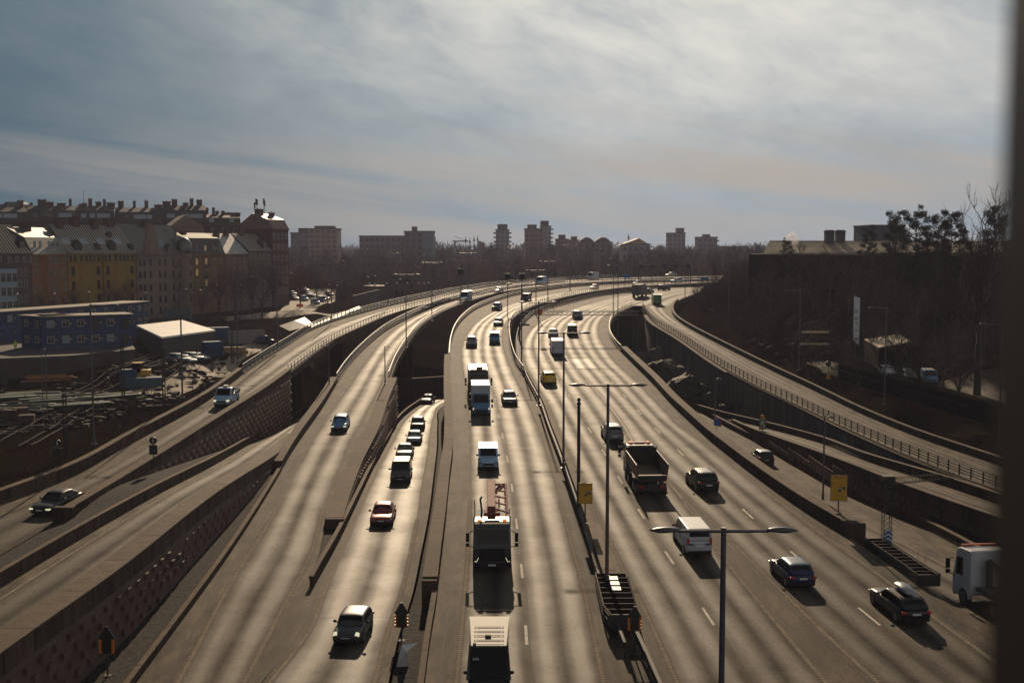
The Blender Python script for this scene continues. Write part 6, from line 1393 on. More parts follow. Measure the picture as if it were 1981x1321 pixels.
def forest(name, pts, m, hmin, hmax, n, seed, wid=.5, tl=1.5, tw=.045, ev=0.0):
    """a far wood read as one mass: slivers of twigs and stems for many small trees"""
    rs = random.Random(seed); mb = MB()
    for (x, y, z) in pts:
        h = rs.uniform(hmin, hmax); w = h * wid * rs.uniform(.7, 1.2); mi = 1 if rs.random() < ev else 0
        mb.add([(x - .12, y, z - 1), (x + .12, y, z - 1), (x, y, z + h * .8)], [(0, 1, 2)], 0)
        for _ in range(n):
            t = rs.random(); rad = w * .55 * math.sqrt(max(.05, math.sin(math.pi * min(1, .12 + .88 * t)))) if not mi else w * .4 * (1 - t)
            a = rs.random() * 6.283; q = Vector((x + math.cos(a) * rad * rs.random() ** .6, y + math.sin(a) * rad * rs.random() ** .6, z + h * (.12 + .88 * t) - tl * .6))
            sliver(mb, q, Vector((rs.gauss(0, .5), rs.gauss(0, .5), 1)).normalized(), tl * rs.uniform(.6, 1.4), tw * (4 if mi else 1), rs, mi)
    return tag(mb.build(name, [m, M_NEED]), kind='stuff')
def scatter(x0, x1, y0, y1, n, seed, ok=lambda x, y: True):
    rs = random.Random(seed); L = []
    while len(L) < n:
        x, y = rs.uniform(x0, x1), rs.uniform(y0, y1)
        if ok(x, y): L.append((x, y, gz(x, y)))
    return L
inview = lambda x, y: abs(x) < y * .47
clear = lambda x, y: inview(x, y) and not (y < 478 and abs(x - (A_left.x(min(y, 470)) + 30)) < 48)
M_FAR = mat('far_bare_wood', (.034, .024, .024), .95)
forest('far_wood', scatter(-190, 190, 490, 640, 520, 1, inview), M_FAR, 7, 12, 60, 2, .7, 2.2, .10, .04)
forest('far_wood', scatter(-330, 330, 640, 980, 900, 3, inview), M_FAR, 7, 13, 45, 4, .8, 2.8, .16, .06)
forest('far_wood', scatter(-60, -5, 400, 490, 60, 5, lambda x, y: x < A_left.x(y) - 10), M_FAR, 4, 8, 90, 6, .8, 1.6, .05, .1)
forest('far_wood', scatter(-620, 620, 1000, 1900, 900, 8, inview), M_FAR, 8, 13, 26, 9, 1.3, 4.5, .45, .1)
okh = lambda x, y: inview(x, y) and x > I_right.x(y) + 2.5 and gz(x, y) > I_right.zf(y) - .5
forest('hillside_brush', scatter(44, 135, 168, 345, 1500, 7, okh), M_TWIG, 1.6, 4.6, 50, 8, 1.1, 1.1, .035)
forest('hillside_brush', scatter(44, 110, 330, 420, 220, 17, lambda x, y: x > I_right.x(min(y, 400)) + 6), M_TWIG, 2, 6, 50, 18, .9, 1.4, .05, .08)
forest('hillside_brush', scatter(46, 56, 100, 165, 90, 9, lambda x, y: I_right.x(y) + 1.2 < x < I_right.x(y) + 4.5), M_DRY, .2, .6, 30, 10, 2.5, .4, .02)
forest('rail_side_brush', scatter(-70, -36, 70, 260, 500, 11, lambda x, y: x < A_left.x(y) - 2), M_TWIG, .5, 1.8, 24, 12, 1.4, .7, .02)
forest('slope_brush', scatter(-90, -40, 262, 330, 200, 13, lambda x, y: x < A_left.x(y) - 5), M_TWIG2, .6, 2.2, 30, 14, 1.4, 1.0, .03)
def boulder(label, p, sx_, sy_, sz_, seed, n=3, rot=0.0):
    bm = bmesh.new(); bmesh.ops.create_icosphere(bm, subdivisions=n + 1, radius=1); rs = random.Random(seed)
    cs = [(Vector((rs.gauss(0, 1), rs.gauss(0, 1), rs.gauss(0, 1))).normalized(), rs.uniform(.5, .85)) for _ in range(22)]
    from mathutils import noise as mn
    for v in bm.verts:
        for d, k in cs:
            e = v.co.dot(d) - k
            if e > 0: v.co -= d * e * .95
        q = v.co * 2.2 + Vector((seed * 3.1, 0, 0))
        v.co *= 1 + .16 * mn.noise(q) + .12 * mn.noise(q * 2.7) + .06 * mn.noise(q * 6)
        v.co.x *= sx_; v.co.y *= sy_; v.co.z *= sz_
    me = bpy.data.meshes.new('rock'); bm.to_mesh(me); bm.free(); me.materials.append(M_ROCK)
    o = bpy.data.objects.new('rock', me); COL.objects.link(o); o.location = p; o.rotation_euler.z = rot
    tag(o, label, 'rock', 'rocks and blasted faces on the right')
def hr(px, py, Y): p = UY(px, py, Y); return p
for i, (px, py, Y, a, b, c, lb) in enumerate(((1290, 735, 212, 5, 5, 5.5, 'large dark rock face under the right slip road, left of its abutment'), (1330, 760, 200, 5, 4, 4, 'jagged dark rock mass below the plain abutment wall'), (1265, 715, 225, 4, 5, 5, 'dark rock deep behind the thick right wall'),
        (1415, 789, 187, 2.4, 1.3, 1.5, 'pale topped rock beside the lamp at the sunken road'), (1447, 786, 184, 1.8, 1.2, 1.8, 'rock in the middle of three above the sunken road'), (1476, 792, 180, 2.0, 1.2, 1.8, 'rock with bright top edge right of the three'), (1378, 775, 192, 3.0, 1.6, 2.0, 'dark low rock behind the thick right wall end'))):
    boulder(lb, hr(px, py, Y), a, b, c, i + 40, 3, i)
for i, (px, py, s) in enumerate(((1376, 605, 1.3), (1458, 665, 1.2), (1472, 672, .9), (1490, 680, 1.0), (1540, 668, 1.2), (1560, 688, 1.0), (1605, 690, 1.3), (1345, 560, 1.4), (1362, 572, 1.2), (1620, 668, 1.2), (1520, 700, .8), (1505, 690, .8))):
    p = G(px, py, 150); boulder(('pale flat rock on the upper slope near the far curve', 'pale rock by the parapet, left in a loose line', 'small rock second in the loose line by the parapet', 'rock right of small one by the parapet', 'pale stone left of the wood rack', 'stone below the wood rack', 'pale stump like rock left of the tall banner', 'rock at road cut edge beside the blue sign', 'rock just below the road cut edge', 'rough rock at foot of the tall banner', 'small stone low beside the slip road parapet', 'smallest stone beside the slip road parapet')[i], p, s, s * .8, s * .6, 70 + i, 2, i)
# ------------------------------------------------------------------ lamps
M_HEAD = mat('lamp_head_paint', (.07, .068, .075), .35, .4)
M_LENSD = mat('lamp_lens', (.3, .29, .27), .2)
def lamp(label, top, base, arms, X=None, Y=None, r=.11, group='lamp posts along the motorway', m=None, headL=1.0, rise=.0, name='street_lamp', short=False):
    """pole standing at base (a world point), top at pixel height top[1]; arms: reach to each side in metres"""
    m = m or M_POLE
    zt = UY(top[0], top[1], base.y).z; h = zt - base.z
    e = thing(name, label, 'street lamp', base, group=group)
    q = MB(); q.tube((0, 0, 0), (0, 0, h), r, r * .72, 10); q.tube((0, 0, 0), (0, 0, .5), r * 1.35, r * 1.35, 10); q.box((0, 0, .02), (r * 4.2, r * 4.2, .06)); q.build('pole', m, e, world=False)
    for a in arms:
        s = 1 if a > 0 else -1; L = abs(a) - headL * .9
        q = MB(); q.tube((0, 0, h - .12), (s * L, 0, h - .12 + rise), r * .5, r * .42, 8); q.build('arm', m, e, world=False)
        q = MB(); n = 9; rings = []
        for k in range(n):
            t = k / (n - 1); w = .17 * headL * math.sin(math.pi * min(1, .12 + .86 * t)) ** .7 + .015; hh = .11 * headL * math.sin(math.pi * min(1, .1 + .88 * t)) ** .7 + .012
            rings.append([Vector((s * (L - .05 + headL * t), w * math.cos(b), h - .1 + rise + hh * math.sin(b) * (1 if math.sin(b) > 0 else .5))) for b in [i * math.pi / 5 for i in range(10)]])
        if s < 0: rings = [list(reversed(r_)) for r_ in rings]
        q.loft(rings, 0, True); hd = q.build('lamp_head', M_HEAD, e, world=False)
        q = MB(); q.ell((s * (L + headL * .5), 0, h - .145 + rise), headL * .3, .1 * headL, .04, 8, 4); q.build('lens', M_LENSD, hd, world=False)
    return e
def on(px, py, row, dz=0.0): p = surf(px, py, lambda Y: row.zf(Y) + dz); return p
def med(Y): return Vector((max(E_right.x(Y) + .95, (E_right.x(Y) + F_left.x(Y)) / 2 - .1), Y, zE(Y) + .75 if 74 < Y < 168 else zE(Y)))
def atp(px, Y, z): return Vector(((px - 990.5) / F * Y * 1.0 / 1.0, Y, z))
def xat(px, py, Y): return UY(px, py, Y).x
p = Vector((xat(1400, 1020, 38), 38, zE(38))); lamp('double lamp post nearest the camera, cut off by the bottom edge', (1400, 1020), p, (2.36, -2.36), r=.12)
p = on(1174, 1128, E_right, .75); lamp('double lamp post on the median beside the crash cushion', (1180, 742), p, (2.36, -2.36), r=.12)
p = on(1090, 905, E_right, .75); lamp('double lamp post on the median left of the black camera mast', (1093, 642), p, (2.36, -2.36))
p = on(1042, 784, E_right, .75); lamp('double lamp post on the median whose arms pass above the red round sign', (1045, 583), p, (2.36, -2.36))
p = on(1009, 706, E_right, .3); lamp('double lamp post at the start of the median railings', (1010, 548), p, (2.36, -2.36))
for i, (px, py, Y, lb) in enumerate(((1037, 522, 262, 'double lamp post in the gap where both carriageways bend right'), (1060, 505, 300, 'thin double lamp post in the far bend left of the red brick tower'), (1103, 474, 345, 'far double lamp post below the low brick houses'), (1223, 475, 395, 'far double lamp post below the orange roofed hall'))):
    p = Vector((xat(px, py, Y), Y, zE(Y))); lamp(lb, (px, py), p, (2.3, -2.3), r=.12)
for px, py, Y, lb in ((785, 530, 203, 'double lamp post on right railing of the middle left bridge, nearest'), (835, 507, 247, 'double lamp post second along the middle left bridge railing'), (905, 489, 319, 'double lamp post third along the middle left bridge railing'), (994, 478, 388, 'farthest double lamp post on the middle left bridge')):
    p = Vector((xat(px, py, Y), Y, zB(Y) + .1)); lamp(lb, (px, py), p, (2.4, -2.4))
for px, py, bx, by, lb, a in ((180, 588, 182, 859, 'tall single arm lamp on leftmost parapet before the blue cabins', 2.6), (350, 560, 353, 769, 'single arm lamp on leftmost parapet in front of the flat roofed hall', 2.4), (458, 535, 460, 697, 'single arm lamp at the start of the silver railing', 2.4), (536, 527, 537, 672, 'single arm lamp by the railing before the dark brick corner house', 2.4), (642, 504, 642, 618, 'single arm lamp far along the left railing', 2.5), (750, 489, 751, 588, 'single arm lamp farthest along the left railing', 2.4)):
    p = on(bx, by, A_left, .9); lamp(lb, (px, py), p, (a,), headL=.9)
for px, py, bx, by, row, dz, a, lb in ((637, 668, 637, 742, B_left, .95, -.95, 'short single lamp on the parapet of the middle left ramp'), (745, 669, 745, 742, B_right, .55, .95, 'short single lamp on brown wall cap above the studded wall'), (1596, 804, 1592, 966, F_right, .98, .85, 'short lamp on thick right wall next to the yellow sign'), (1387, 731, 1383, 816, F_right, .98, .75, 'short lamp behind the thick right wall near the rocks')):
    p = on(bx, by, row, dz); lamp(lb, (px, py), p, (a,), r=.08, headL=.62, group='short lamps on the walls')
for px, py, bx, by, a, lb in ((1405, 524, 1404, 612, -2.6, 'single arm lamp at the top of the right slip road'), (1540, 560, 1538, 716, -2.5, 'single arm lamp beside the wood rack on the right'), (1707, 594, 1702, 782, -2.4, 'single arm lamp before the board fence, beside the tall banner'), (1928, 625, 1921, 868, -2.4, 'single arm lamp half hidden by the window post')):
    p = on(bx, by, I_right, .6); p.x += .6; lamp(lb, (px, py), p, (a,), headL=.95)
for px, py, Y, zf_, arms, lb in ((1196, 513, 218, zE, (-2.0,), 'single arm lamp at the gantry end beside dark gap'), (1187, 500, 250, zE, (-1.0,), 'thin pole lamp just left of the lamp beside the dark gap'), (1326, 503, 300, zI, (-2.6,), 'single arm lamp at the mouth of right slip road'), (1353, 482, 360, zI, (2.2, -2.2), 'double lamp post above the far end of the roads'), (1235, 487, 420, zA, (2.2,), 'far single lamp above the blue road sign'), (1160, 492, 430, zA, (2.2,), 'far single lamp over the white panel van')):
    p = Vector((xat(px, py, Y), Y, zf_(Y) - (3 if Y < 260 else 0))); lamp(lb, (px, py), p, arms, r=.1)
for px, py, by, lb in ((84, 674, 822, 'thin left pole of two standing on the dark site ground'), (92, 671, 812, 'thin right pole of two standing on the dark site ground')):
    p = G(px, by, 80); lamp(lb, (px, py), p, (1.6,) if px > 90 else (.5,), r=.06, headL=.5, group='thin poles on the site')
gl = [(712, 536), (715, 549), (726, 534), (726, 549), (748, 549), (768, 548), (774, 541), (788, 548), (810, 548), (820, 549), (829, 548), (618, 548), (637, 551), (600, 556), (652, 553)]
pr = None
for i, (px, py) in enumerate(gl):
    Y = 405 + (i % 4) * 12; a = UY(px, py, Y); b = gz(a.x, Y)
    if pr is None:
        pr = thing('park_lamp', '', 'street lamp'); q = MB(); q.tube((0, 0, 0), (0, 0, 1), .09, .06, 6); q.build('pole', M_DSTEEL, pr, world=False)
        q = MB(); q.ell((0, 0, 0), .42, .42, .22, 8, 4); q.build('lamp_head', M_PLATE, pr, world=False); e = pr
    else:
        e = pr.copy(); COL.objects.link(e)
        for c in list(pr.children): d = c.copy(); COL.objects.link(d); d.parent = e
    for c in e.children:
        if c.name.startswith('pole'): c.scale.z = a.z - b
        else: c.location.z = a.z - b + .1
    e.location = (a.x, Y, b); tag(e, 'small pale headed street lamp on the street behind the far left bridge', 'street lamp', 'small street lamps behind the left bridge')
for px, py, Y in ((33, 570, 250), (105, 569, 262), (172, 566, 272), (283, 567, 300), (420, 553, 322), (466, 553, 330), (360, 560, 312)):
    a = UY(px, py, Y); b = gz(a.x, Y); e = pr.copy(); COL.objects.link(e); e.location = (a.x, Y, b)
    for c in list(pr.children):
        d = c.copy(); COL.objects.link(d); d.parent = e
        if d.name.startswith('pole'): d.scale.z = a.z - b
        else: d.location.z = a.z - b + .1; d.scale = (.8, .8, .8)
    tag(e, 'small hanging street lamp before the apartment house fronts', 'street lamp', 'small street lamps before the apartment houses')
# ------------------------------------------------------------------ signs and road furniture
M_YEL2 = mat('yellow_sign_face', (.52, .27, .012), .5, var=.12, scale=1.2)
M_SBLK = mat('sign_black', (.012, .012, .012), .5)
M_SRED = mat('sign_red', (.45, .02, .015), .5); M_SBLUE = mat('sign_blue', (.01, .07, .22), .5); M_SGRN = mat('sign_green', (.0, .13, .075), .5); M_SWHT = mat('sign_white', (.6, .6, .58), .5)
def crash_sign(label, base, w, h, hp, rz=0.0, txt=True):
    e = thing('road_sign', label, 'road sign', base, rz, 'yellow accident lane signs'); q = MB(); q.tube((0, .08, 0), (0, .08, hp + h), .05, .05, 8); q.box((0, .08, .04), (.4, .4, .08)); q.build('post', M_DSTEEL, e, world=False)
    z0 = hp; q = MB(); q.box((0, 0, z0 + h / 2), (w, .05, h)); bevel(q.build('sign_panel', M_YEL2, e, world=False), .015)
    q = MB()
    for s in (1, -1): q.box((s * (w / 2 - .02), -.028, z0 + h / 2), (.03, .012, h)); q.box((0, -.028, z0 + h / 2 + s * (h / 2 - .02)), (w, .012, .03))
    q.build('border', M_SBLK, e, world=False)
    u = w / 1.25
    for cx, cz, a, m1 in ((.05, .80, 0, M_SBLK), (.34, .98, -.5, M_SBLK)):
        q = MB(); rot = Matrix.Rotation(a, 3, 'Y'); c = Vector((cx * u, -.03, z0 + cz * u))
        q.box(c, (.2 * u, .012, .34 * u), rot, 0); q.box(c + rot @ Vector((0, -.008, .1 * u)), (.18 * u, .006, .045 * u), rot, 1); q.box(c + rot @ Vector((0, -.008, -.12 * u)), (.17 * u, .006, .035 * u), rot, 1); q.build('car_symbol', [M_SBLK, M_SWHT], e, world=False)
    q = MB(); q.box((.19 * u, -.03, z0 + 1.07 * u), (.18 * u, .012, .07 * u), Matrix.Rotation(-.5, 3, 'Y')); q.build('impact_symbol', M_SRED, e, world=False)
    textmesh('Olycksfall', .19 * u, M_SBLK, 'lettering', e, Matrix.Translation((0, -.032, z0 + h - .17 * u)) @ Matrix.Rotation(R(90), 4, 'X'))
    return e
p = on(1132, 1014, E_right, .75); s_ = p.y / 2300; crash_sign('yellow crash warning sign on the median between the carriageways', p, 28 * s_, 41 * s_, 41 * s_)
p = on(1622, 994, F_right, .98); s_ = p.y / 2300; crash_sign('yellow crash warning sign on the thick right wall, larger of two', p, 33 * s_, 51 * s_, 26 * s_, -.06)
def arrow(label, px, py, py0, py1, w, base_z):
    p = U(px, py, base_z); s = p.y / 2300; e = thing('arrow_sign', label, 'road sign', p, group='black arrow shaped sign backs with orange lights'); zt = (py - py0) * s; zb = (py - py1) * s; W_ = w * s; q = MB()
    q.tube((0, .05, 0), (0, .05, zt - .1), .045, .045, 8); q.box((0, .05, .03), (.35, .35, .06)); q.build('post', M_DSTEEL, e, world=False)
    zm = zb + (zt - zb) * .56; q = MB(); q.poly([(-W_ * .4, 0, zb), (W_ * .4, 0, zb), (W_ * .4, 0, zm - .04), (W_ * .5, 0, zm), (W_ * .06, 0, zt), (-W_ * .06, 0, zt), (-W_ * .5, 0, zm), (-W_ * .4, 0, zm - .04)], .05); q.build('sign_panel', M_SBLK, e, fix=True, world=False)
    for s2 in (-1, 1):
        for k in range(4): q = MB(); q.box((s2 * W_ * .38, -.02, zb + .1 + k * (zm - zb) / 4.2), (.13, .07, .15)); q.build('warning_lamp', mat('amber_unlit', (.55, .14, .01), .35), e, world=False)
arrow('black arrow shaped sign on gravel wedge beside the small green car', 777, 1240, 1162, 1212, 29, zD(66) + .1)
arrow('black arrow shaped sign in front of the crash cushion', 1227, 1266, 1168, 1217, 29, zE(64))
arrow('black arrow shaped sign in shade before the tall block wall', 208, 1308, 1207, 1262, 32, zB(60) + .1)
def board(label, px, cy, rpx, b0, b1, w, p, circ=True):
    s = p.y / 2300; e = thing('signal_board', label, 'road sign', p, .0, 'dark round signs over boxes at the left ramp'); zt = UY(px, cy, p.y).z - p.z; z0 = UY(px, b1, p.y).z - p.z; z1 = UY(px, b0, p.y).z - p.z
    q = MB(); q.tube((0, .06, 0), (0, .06, zt), .05, .05, 8); q.build('post', M_DSTEEL, e, world=False)
    q = MB(); q.tube((0, -.03, zt), (0, .03, zt), rpx * s, rpx * s, 20); q.build('sign_disc', M_SBLK, e, world=False)
    q = MB(); q.box((0, 0, (z0 + z1) / 2), (w * s, .12, z1 - z0)); bevel(q.build('box', M_SBLK, e, world=False), .03)
    q = MB(); q.box((0, -.035, zt), (.06, .02, rpx * s * 1.2)); q.build('bar_mark', M_SWHT, e, world=False)
board('dark round sign with white bar over a box on the studded wall', 296, 852, 7.5, 860, 879, 16, on(297, 892, A_right, .85))
board('dark round sign over a box on leftmost parapet, deep in shade', 112, 857, 7, 866, 884, 16, on(112, 896, A_left, .95))
p = Vector((H_left.x(176) - .3, 176, zH(176))); p = on(1475, 838, H_left, .2); e = thing('motorway_end_sign', 'green motorway end sign with red stripe under an orange round sign', 'road sign', p); s = p.y / 2300
q = MB(); q.tube((0, .05, 0), (0, .05, 33 * s), .05, .05, 8); q.build('post', M_DSTEEL, e, world=False); q = MB(); q.box((0, 0, 17.5 * s), (14 * s, .05, 20 * s)); q.build('sign_panel', M_SGRN, e, world=False)
q = MB(); q.bar((-1.2 * s, -.035, 25 * s), (-3.4 * s, -.035, 9 * s), .02, 1.7 * s); q.bar((1.0 * s, -.035, 25 * s), (3.4 * s, -.035, 9 * s), .02, 1.7 * s); q.box((0, -.035, 20 * s), (8.5 * s, .015, 1.2 * s)); q.build('road_symbol', M_SWHT, e, world=False)
q = MB(); q.bar((-6.5 * s, -.05, 8.5 * s), (6.5 * s, -.05, 26.5 * s), .02, 2.2 * s); q.build('end_stripe', M_SRED, e, world=False)
q = MB(); q.tube((0, -.03, 32 * s), (0, .03, 32 * s), 4.2 * s, 4.2 * s, 18); q.build('sign_disc', mat('orange_sign', (.5, .14, .01), .5), e, world=False); q = MB(); q.tube((0, -.045, 32 * s), (0, -.03, 32 * s), 2.9 * s, 2.9 * s, 18); q.build('disc_face', M_YEL2, e, world=False)
textmesh('70', 3.6 * s, M_SBLK, 'lettering', e, Matrix.Translation((0, -.05, 32 * s)) @ Matrix.Rotation(R(90), 4, 'X'))
p = on(1387, 826, F_right, .9); e = thing('road_sign', 'small blue and red edged sign tilted behind thick right wall', 'road sign', p, .5); q = MB(); q.poly([(-.4, 0, .2), (.5, 0, 0), (.35, 0, .9), (-.4, 0, .9)], .04); q.build('sign_panel', M_SBLUE, e, world=False, fix=True); q = MB(); q.bar((-.4, -.03, .92), (.36, -.03, .92), .03, .06); q.bar((.52, -.03, .0), (.37, -.03, .9), .03, .06); q.build('border', M_SRED, e, world=False); q = MB(); q.tube((0, .05, -.6), (0, .05, .4), .03, .03, 6); q.build('post', M_DSTEEL, e, world=False)
p = on(1594, 748, I_right, .7); p.x += .6; s = p.y / 2300; e = thing('warning_sign', 'dark round sign above orange triangle warning sign by the right parapet', 'road sign', p); q = MB(); q.tube((0, .05, 0), (0, .05, 46 * s), .05, .05, 6); q.build('post', M_DSTEEL, e, world=False)
q = MB(); q.tube((0, -.03, 45 * s), (0, .03, 45 * s), 5.5 * s, 5.5 * s, 16); q.build('sign_disc', M_SBLK, e, world=False); q = MB(); q.poly([(-5 * s, 0, 15 * s), (5 * s, 0, 15 * s), (0, 0, 27 * s)], .04); q.build('sign_panel', mat('orange_sign', (.5, .14, .01), .5), e, world=False, fix=True)
# lattice mast with arm and chevron sign at the right wall's end
p = U(1714, 1066, .2); s = p.y / 2300; e = thing('lattice_mast', 'dark lattice mast with long arm and blue chevron sign, right', 'mast', p); hh = 146 * s; q = MB(); w = 7.5 * s
def lattice(q, a, b, w, n, ax=(1, 0, 0), ay=(0, 1, 0), r=.025):
    a, b, ax, ay = Vector(a), Vector(b), Vector(ax) * w, Vector(ay) * w
    cs = [ax + ay, ay - ax, -ax - ay, ax - ay]
    for c in cs: q.tube(a + c, b + c, r, r, 4, 0, False)
    for k in range(n):
        p0, p1 = a.lerp(b, k / n), a.lerp(b, (k + 1) / n)
        for i in range(4): q.tube(p0 + cs[i], p1 + cs[(i + 1) % 4], r * .7, r * .7, 3, 0, False)
lattice(q, (0, 0, 0), (0, 0, hh), w, 14); q.box((0, 0, hh), (w * 3.2, w * 2.6, .35)); q.build('mast', M_DSTEEL, e, world=False)
q = MB(); lattice(q, (.2, 0, hh - .25), (5.6, 2.6, hh - .3), .2, 18, (.43, -.9, 0), (0, 0, 1), .02); q.build('arm', M_DSTEEL, e, world=False)
z0, z1 = 18 * s, 46 * s; q = MB(); q.box((0, -w - .1, (z0 + z1) / 2), (16 * s, .04, z1 - z0)); q.build('sign_panel', M_SBLUE, e, world=False)
for k in range(3):
    zc = z0 + (z1 - z0) * (.08 + .31 * k); q = MB()
    for sg in (1, -1): q.add([(0, -w - .13, zc + 7 * s), (0, -w - .13, zc + 10.5 * s), (sg * 7.5 * s, -w - .13, zc + 4 * s), (sg * 7.5 * s, -w - .13, zc + .5 * s)], [(0, 1, 2, 3) if sg < 0 else (3, 2, 1, 0)])
    q.build('chevron', M_SWHT, e, world=False)
for px, py, lb in ((1775, 1104, 'left one of two thin red marker sticks by the crash barrier'), (1789, 1112, 'right one of two thin red marker sticks by the crash barrier')):
    p = U(px, py, .1); q = MB(); q.tube(p, p + Vector((0, 0, 1.35)), .022, .015, 6); q.tube(p, p + Vector((0, 0, .05)), .07, .07, 8); tag(q.build('marker_stick', M_SRED), lb, 'marker stick', 'red marker sticks')
def cushion(name, label, a, b, wa, wb, h, n, marks):
    a, b = Vector(a), Vector(b); d = (b - a); L = d.length; e = thing(name, label, 'crash barrier', a, math.atan2(d.y, d.x)); q = MB()
    for s2 in (1, -1):
        for z in (.35, .7): q.bar((0, s2 * wa / 2, z * h), (L * .8, s2 * (wa * .45 + wb * .05), z * h), .06, .26); q.bar((L * .8, s2 * (wa * .45 + wb * .05), z * h), (L, s2 * wb / 2, z * h), .06, .26)
        q.bar((0, s2 * wa / 2, h), (L * .8, s2 * (wa * .45 + wb * .05), h), .07, .07, 1); q.bar((L * .8, s2 * (wa * .45 + wb * .05), h), (L, s2 * wb / 2, h), .07, .07, 1)
    q.box((L, 0, h * .55), (.1, wb, h * .9)); q.build('side_rails', [M_DSTEEL, M_COPE], e, world=False); q = MB()
    for k in range(n): x = L * (k + .3) / n; ww = wa * (1 - max(0, k / n - .7)); q.box((x, 0, h * .5), (L / n * .68, ww * .88, h * .84)); q.box((x + L / n * .5, 0, h * .86), (.05, ww * .9, .1), mi=1)
    q.build('cells', [mat('matte_black_cell', (.006, .005, .005), 1.0, spec=0.0), M_DSTEEL], e, world=False)
    if marks:
        for k in range(3): q = MB(); q.box((L * (.12 + .13 * k), .05, h * .93), (L * .09, .55, .02)); q.build('white_mark', M_SWHT, e, world=False)
a = med(73.6); b = U(1205, 1214, zE(66) + .5); b.z = zE(66); a.z = zE(73.6); cushion('crash_cushion', 'dark ribbed crash cushion with white marks at the end of the median', a, b, 2.0, 1.4, 1.0, 8, True)
a = U(1690, 1062, .3); b = U(1796, 1142, .1); cushion('crash_cushion', 'long dark ribbed crash cushion below the lattice mast', a, b, 1.3, 1.5, .85, 11, False)
p = on(1119, 985, E_right, .6); e = thing('camera_mast', 'black slotted mast with a camera ball on top on the median', 'mast', p); zt = UY(1120, 770, p.y).z - p.z
q = MB(); q.tube((0, 0, 0), (0, 0, zt - .5), .14, .12, 10); q.build('pole', M_SBLK, e, world=False)
for k in range(9): q = MB(); q.box((.02, -.13, zt * (.35 + .06 * k)), (.1, .06, .16)); q.build('bracket', M_DSTEEL, e, world=False)
q = MB(); q.tube((0, 0, zt - .5), (0, 0, zt - .3), .16, .16, 10); q.ell((0, 0, zt - .15), .15, .15, .19, 10, 6); q.build('camera', M_SBLK, e, world=False)
# gantry over the outbound road and the message boards
Yg = 213.0; a = UY(1003, 606, Yg); b = UY(1235, 606, Yg); e = thing('sign_gantry', 'pale lattice beam gantry spanning the outbound carriageway', 'gantry', (b.x, Yg, -6)); q = MB(); lattice(q, a, b, .33, 26, (0, 1, 0), (0, 0, 1), .045); q.build('beam', M_STEEL, e)
for dx in (-.9, -.2): q = MB(); q.tube((b.x + dx, Yg, -7), (b.x + dx, Yg, b.z + .3), .16, .16, 8); q.build('post', M_DSTEEL, e)
q = MB(); q.tube((a.x + .2, Yg, zE(Yg) - 2), (a.x + .2, Yg, a.z), .16, .16, 8); q.build('post', M_DSTEEL, e)
c = UY(1044, 604, Yg - .6); q = MB(); q.tube(c, c + Vector((0, .06, 0)), .52, .52, 18); q.build('sign_disc', M_SRED, e); q = MB(); q.tube(c - Vector((0, .02, 0)), c, .36, .36, 18); q.build('disc_face', mat('orange_sign', (.5, .14, .01), .5), e)
def vms(label, px, py, w, Y, zf_, lb2=None, pole=True):
    c = UY(px, py, Y); s = Y / 2300; e = thing('message_board', label, 'road sign', (c.x, Y, zf_(Y)), group='dark message boards over the far roads'); q = MB(); q.box((c.x, Y, c.z), (w * s, .4, w * s)); bevel(q.build('board', M_SBLK, e), .05)
    q = MB(); q.box((c.x, Y - .22, c.z), (w * s * .7, .05, w * s * .7)); q.build('screen', M_BLACK, e); q = MB(); q.tube((c.x, Y + .3, zf_(Y) - 1), (c.x, Y + .3, c.z), .09, .09, 6); q.build('post', M_DSTEEL, e)
vms('dark square message board over the middle left bridge', 891, 526, 12, 300, zB)
vms('left board of the dark pair above the black jeep', 982, 535, 12, 258, zE); vms('right board of the dark pair above the black jeep', 1010, 535, 12, 262, zE)
for i, px in enumerate((1240, 1262, 1285, 1307, 1332)): vms(('leftmost', 'second', 'middle', 'fourth', 'rightmost')[i] + ' board in the row of five dark message boards', px, 515, 8.5, 385, zE)
a, b = UY(1236, 515, 386), UY(1336, 515, 386); q = MB(); q.box(((a.x + b.x) / 2, 386, a.z), (b.x - a.x, .3, .35)); q.tube((a.x, 386, 8), (a.x, 386, a.z), .15, .15, 6); q.tube((b.x, 386, 8), (b.x, 386, b.z), .15, .15, 6); tag(q.build('gantry', M_DSTEEL), 'thin far gantry carrying the row of five boards', 'gantry')
for px, py, w, h, lb in ((1213, 534, 13, 8, 'blue direction sign left of the five message boards'), (1363, 539, 15, 6, 'blue direction sign at the road cut on the right')):
    Y = 345 if px < 1300 else 352; c = UY(px, py, Y); s = Y / 2300; e = thing('direction_sign', lb, 'road sign', (c.x, Y, 8), group='blue direction signs'); q = MB(); q.box((c.x, Y, c.z), (w * s, .12, h * s)); q.build('sign_panel', mat('direction_blue', (.01, .12, .3), .5), e)
    q = MB()
    for t in (-.3, .3): q.tube((c.x + t * w * s, Y + .15, 7), (c.x + t * w * s, Y + .15, c.z), .08, .08, 6)
    q.build('posts', M_DSTEEL, e)
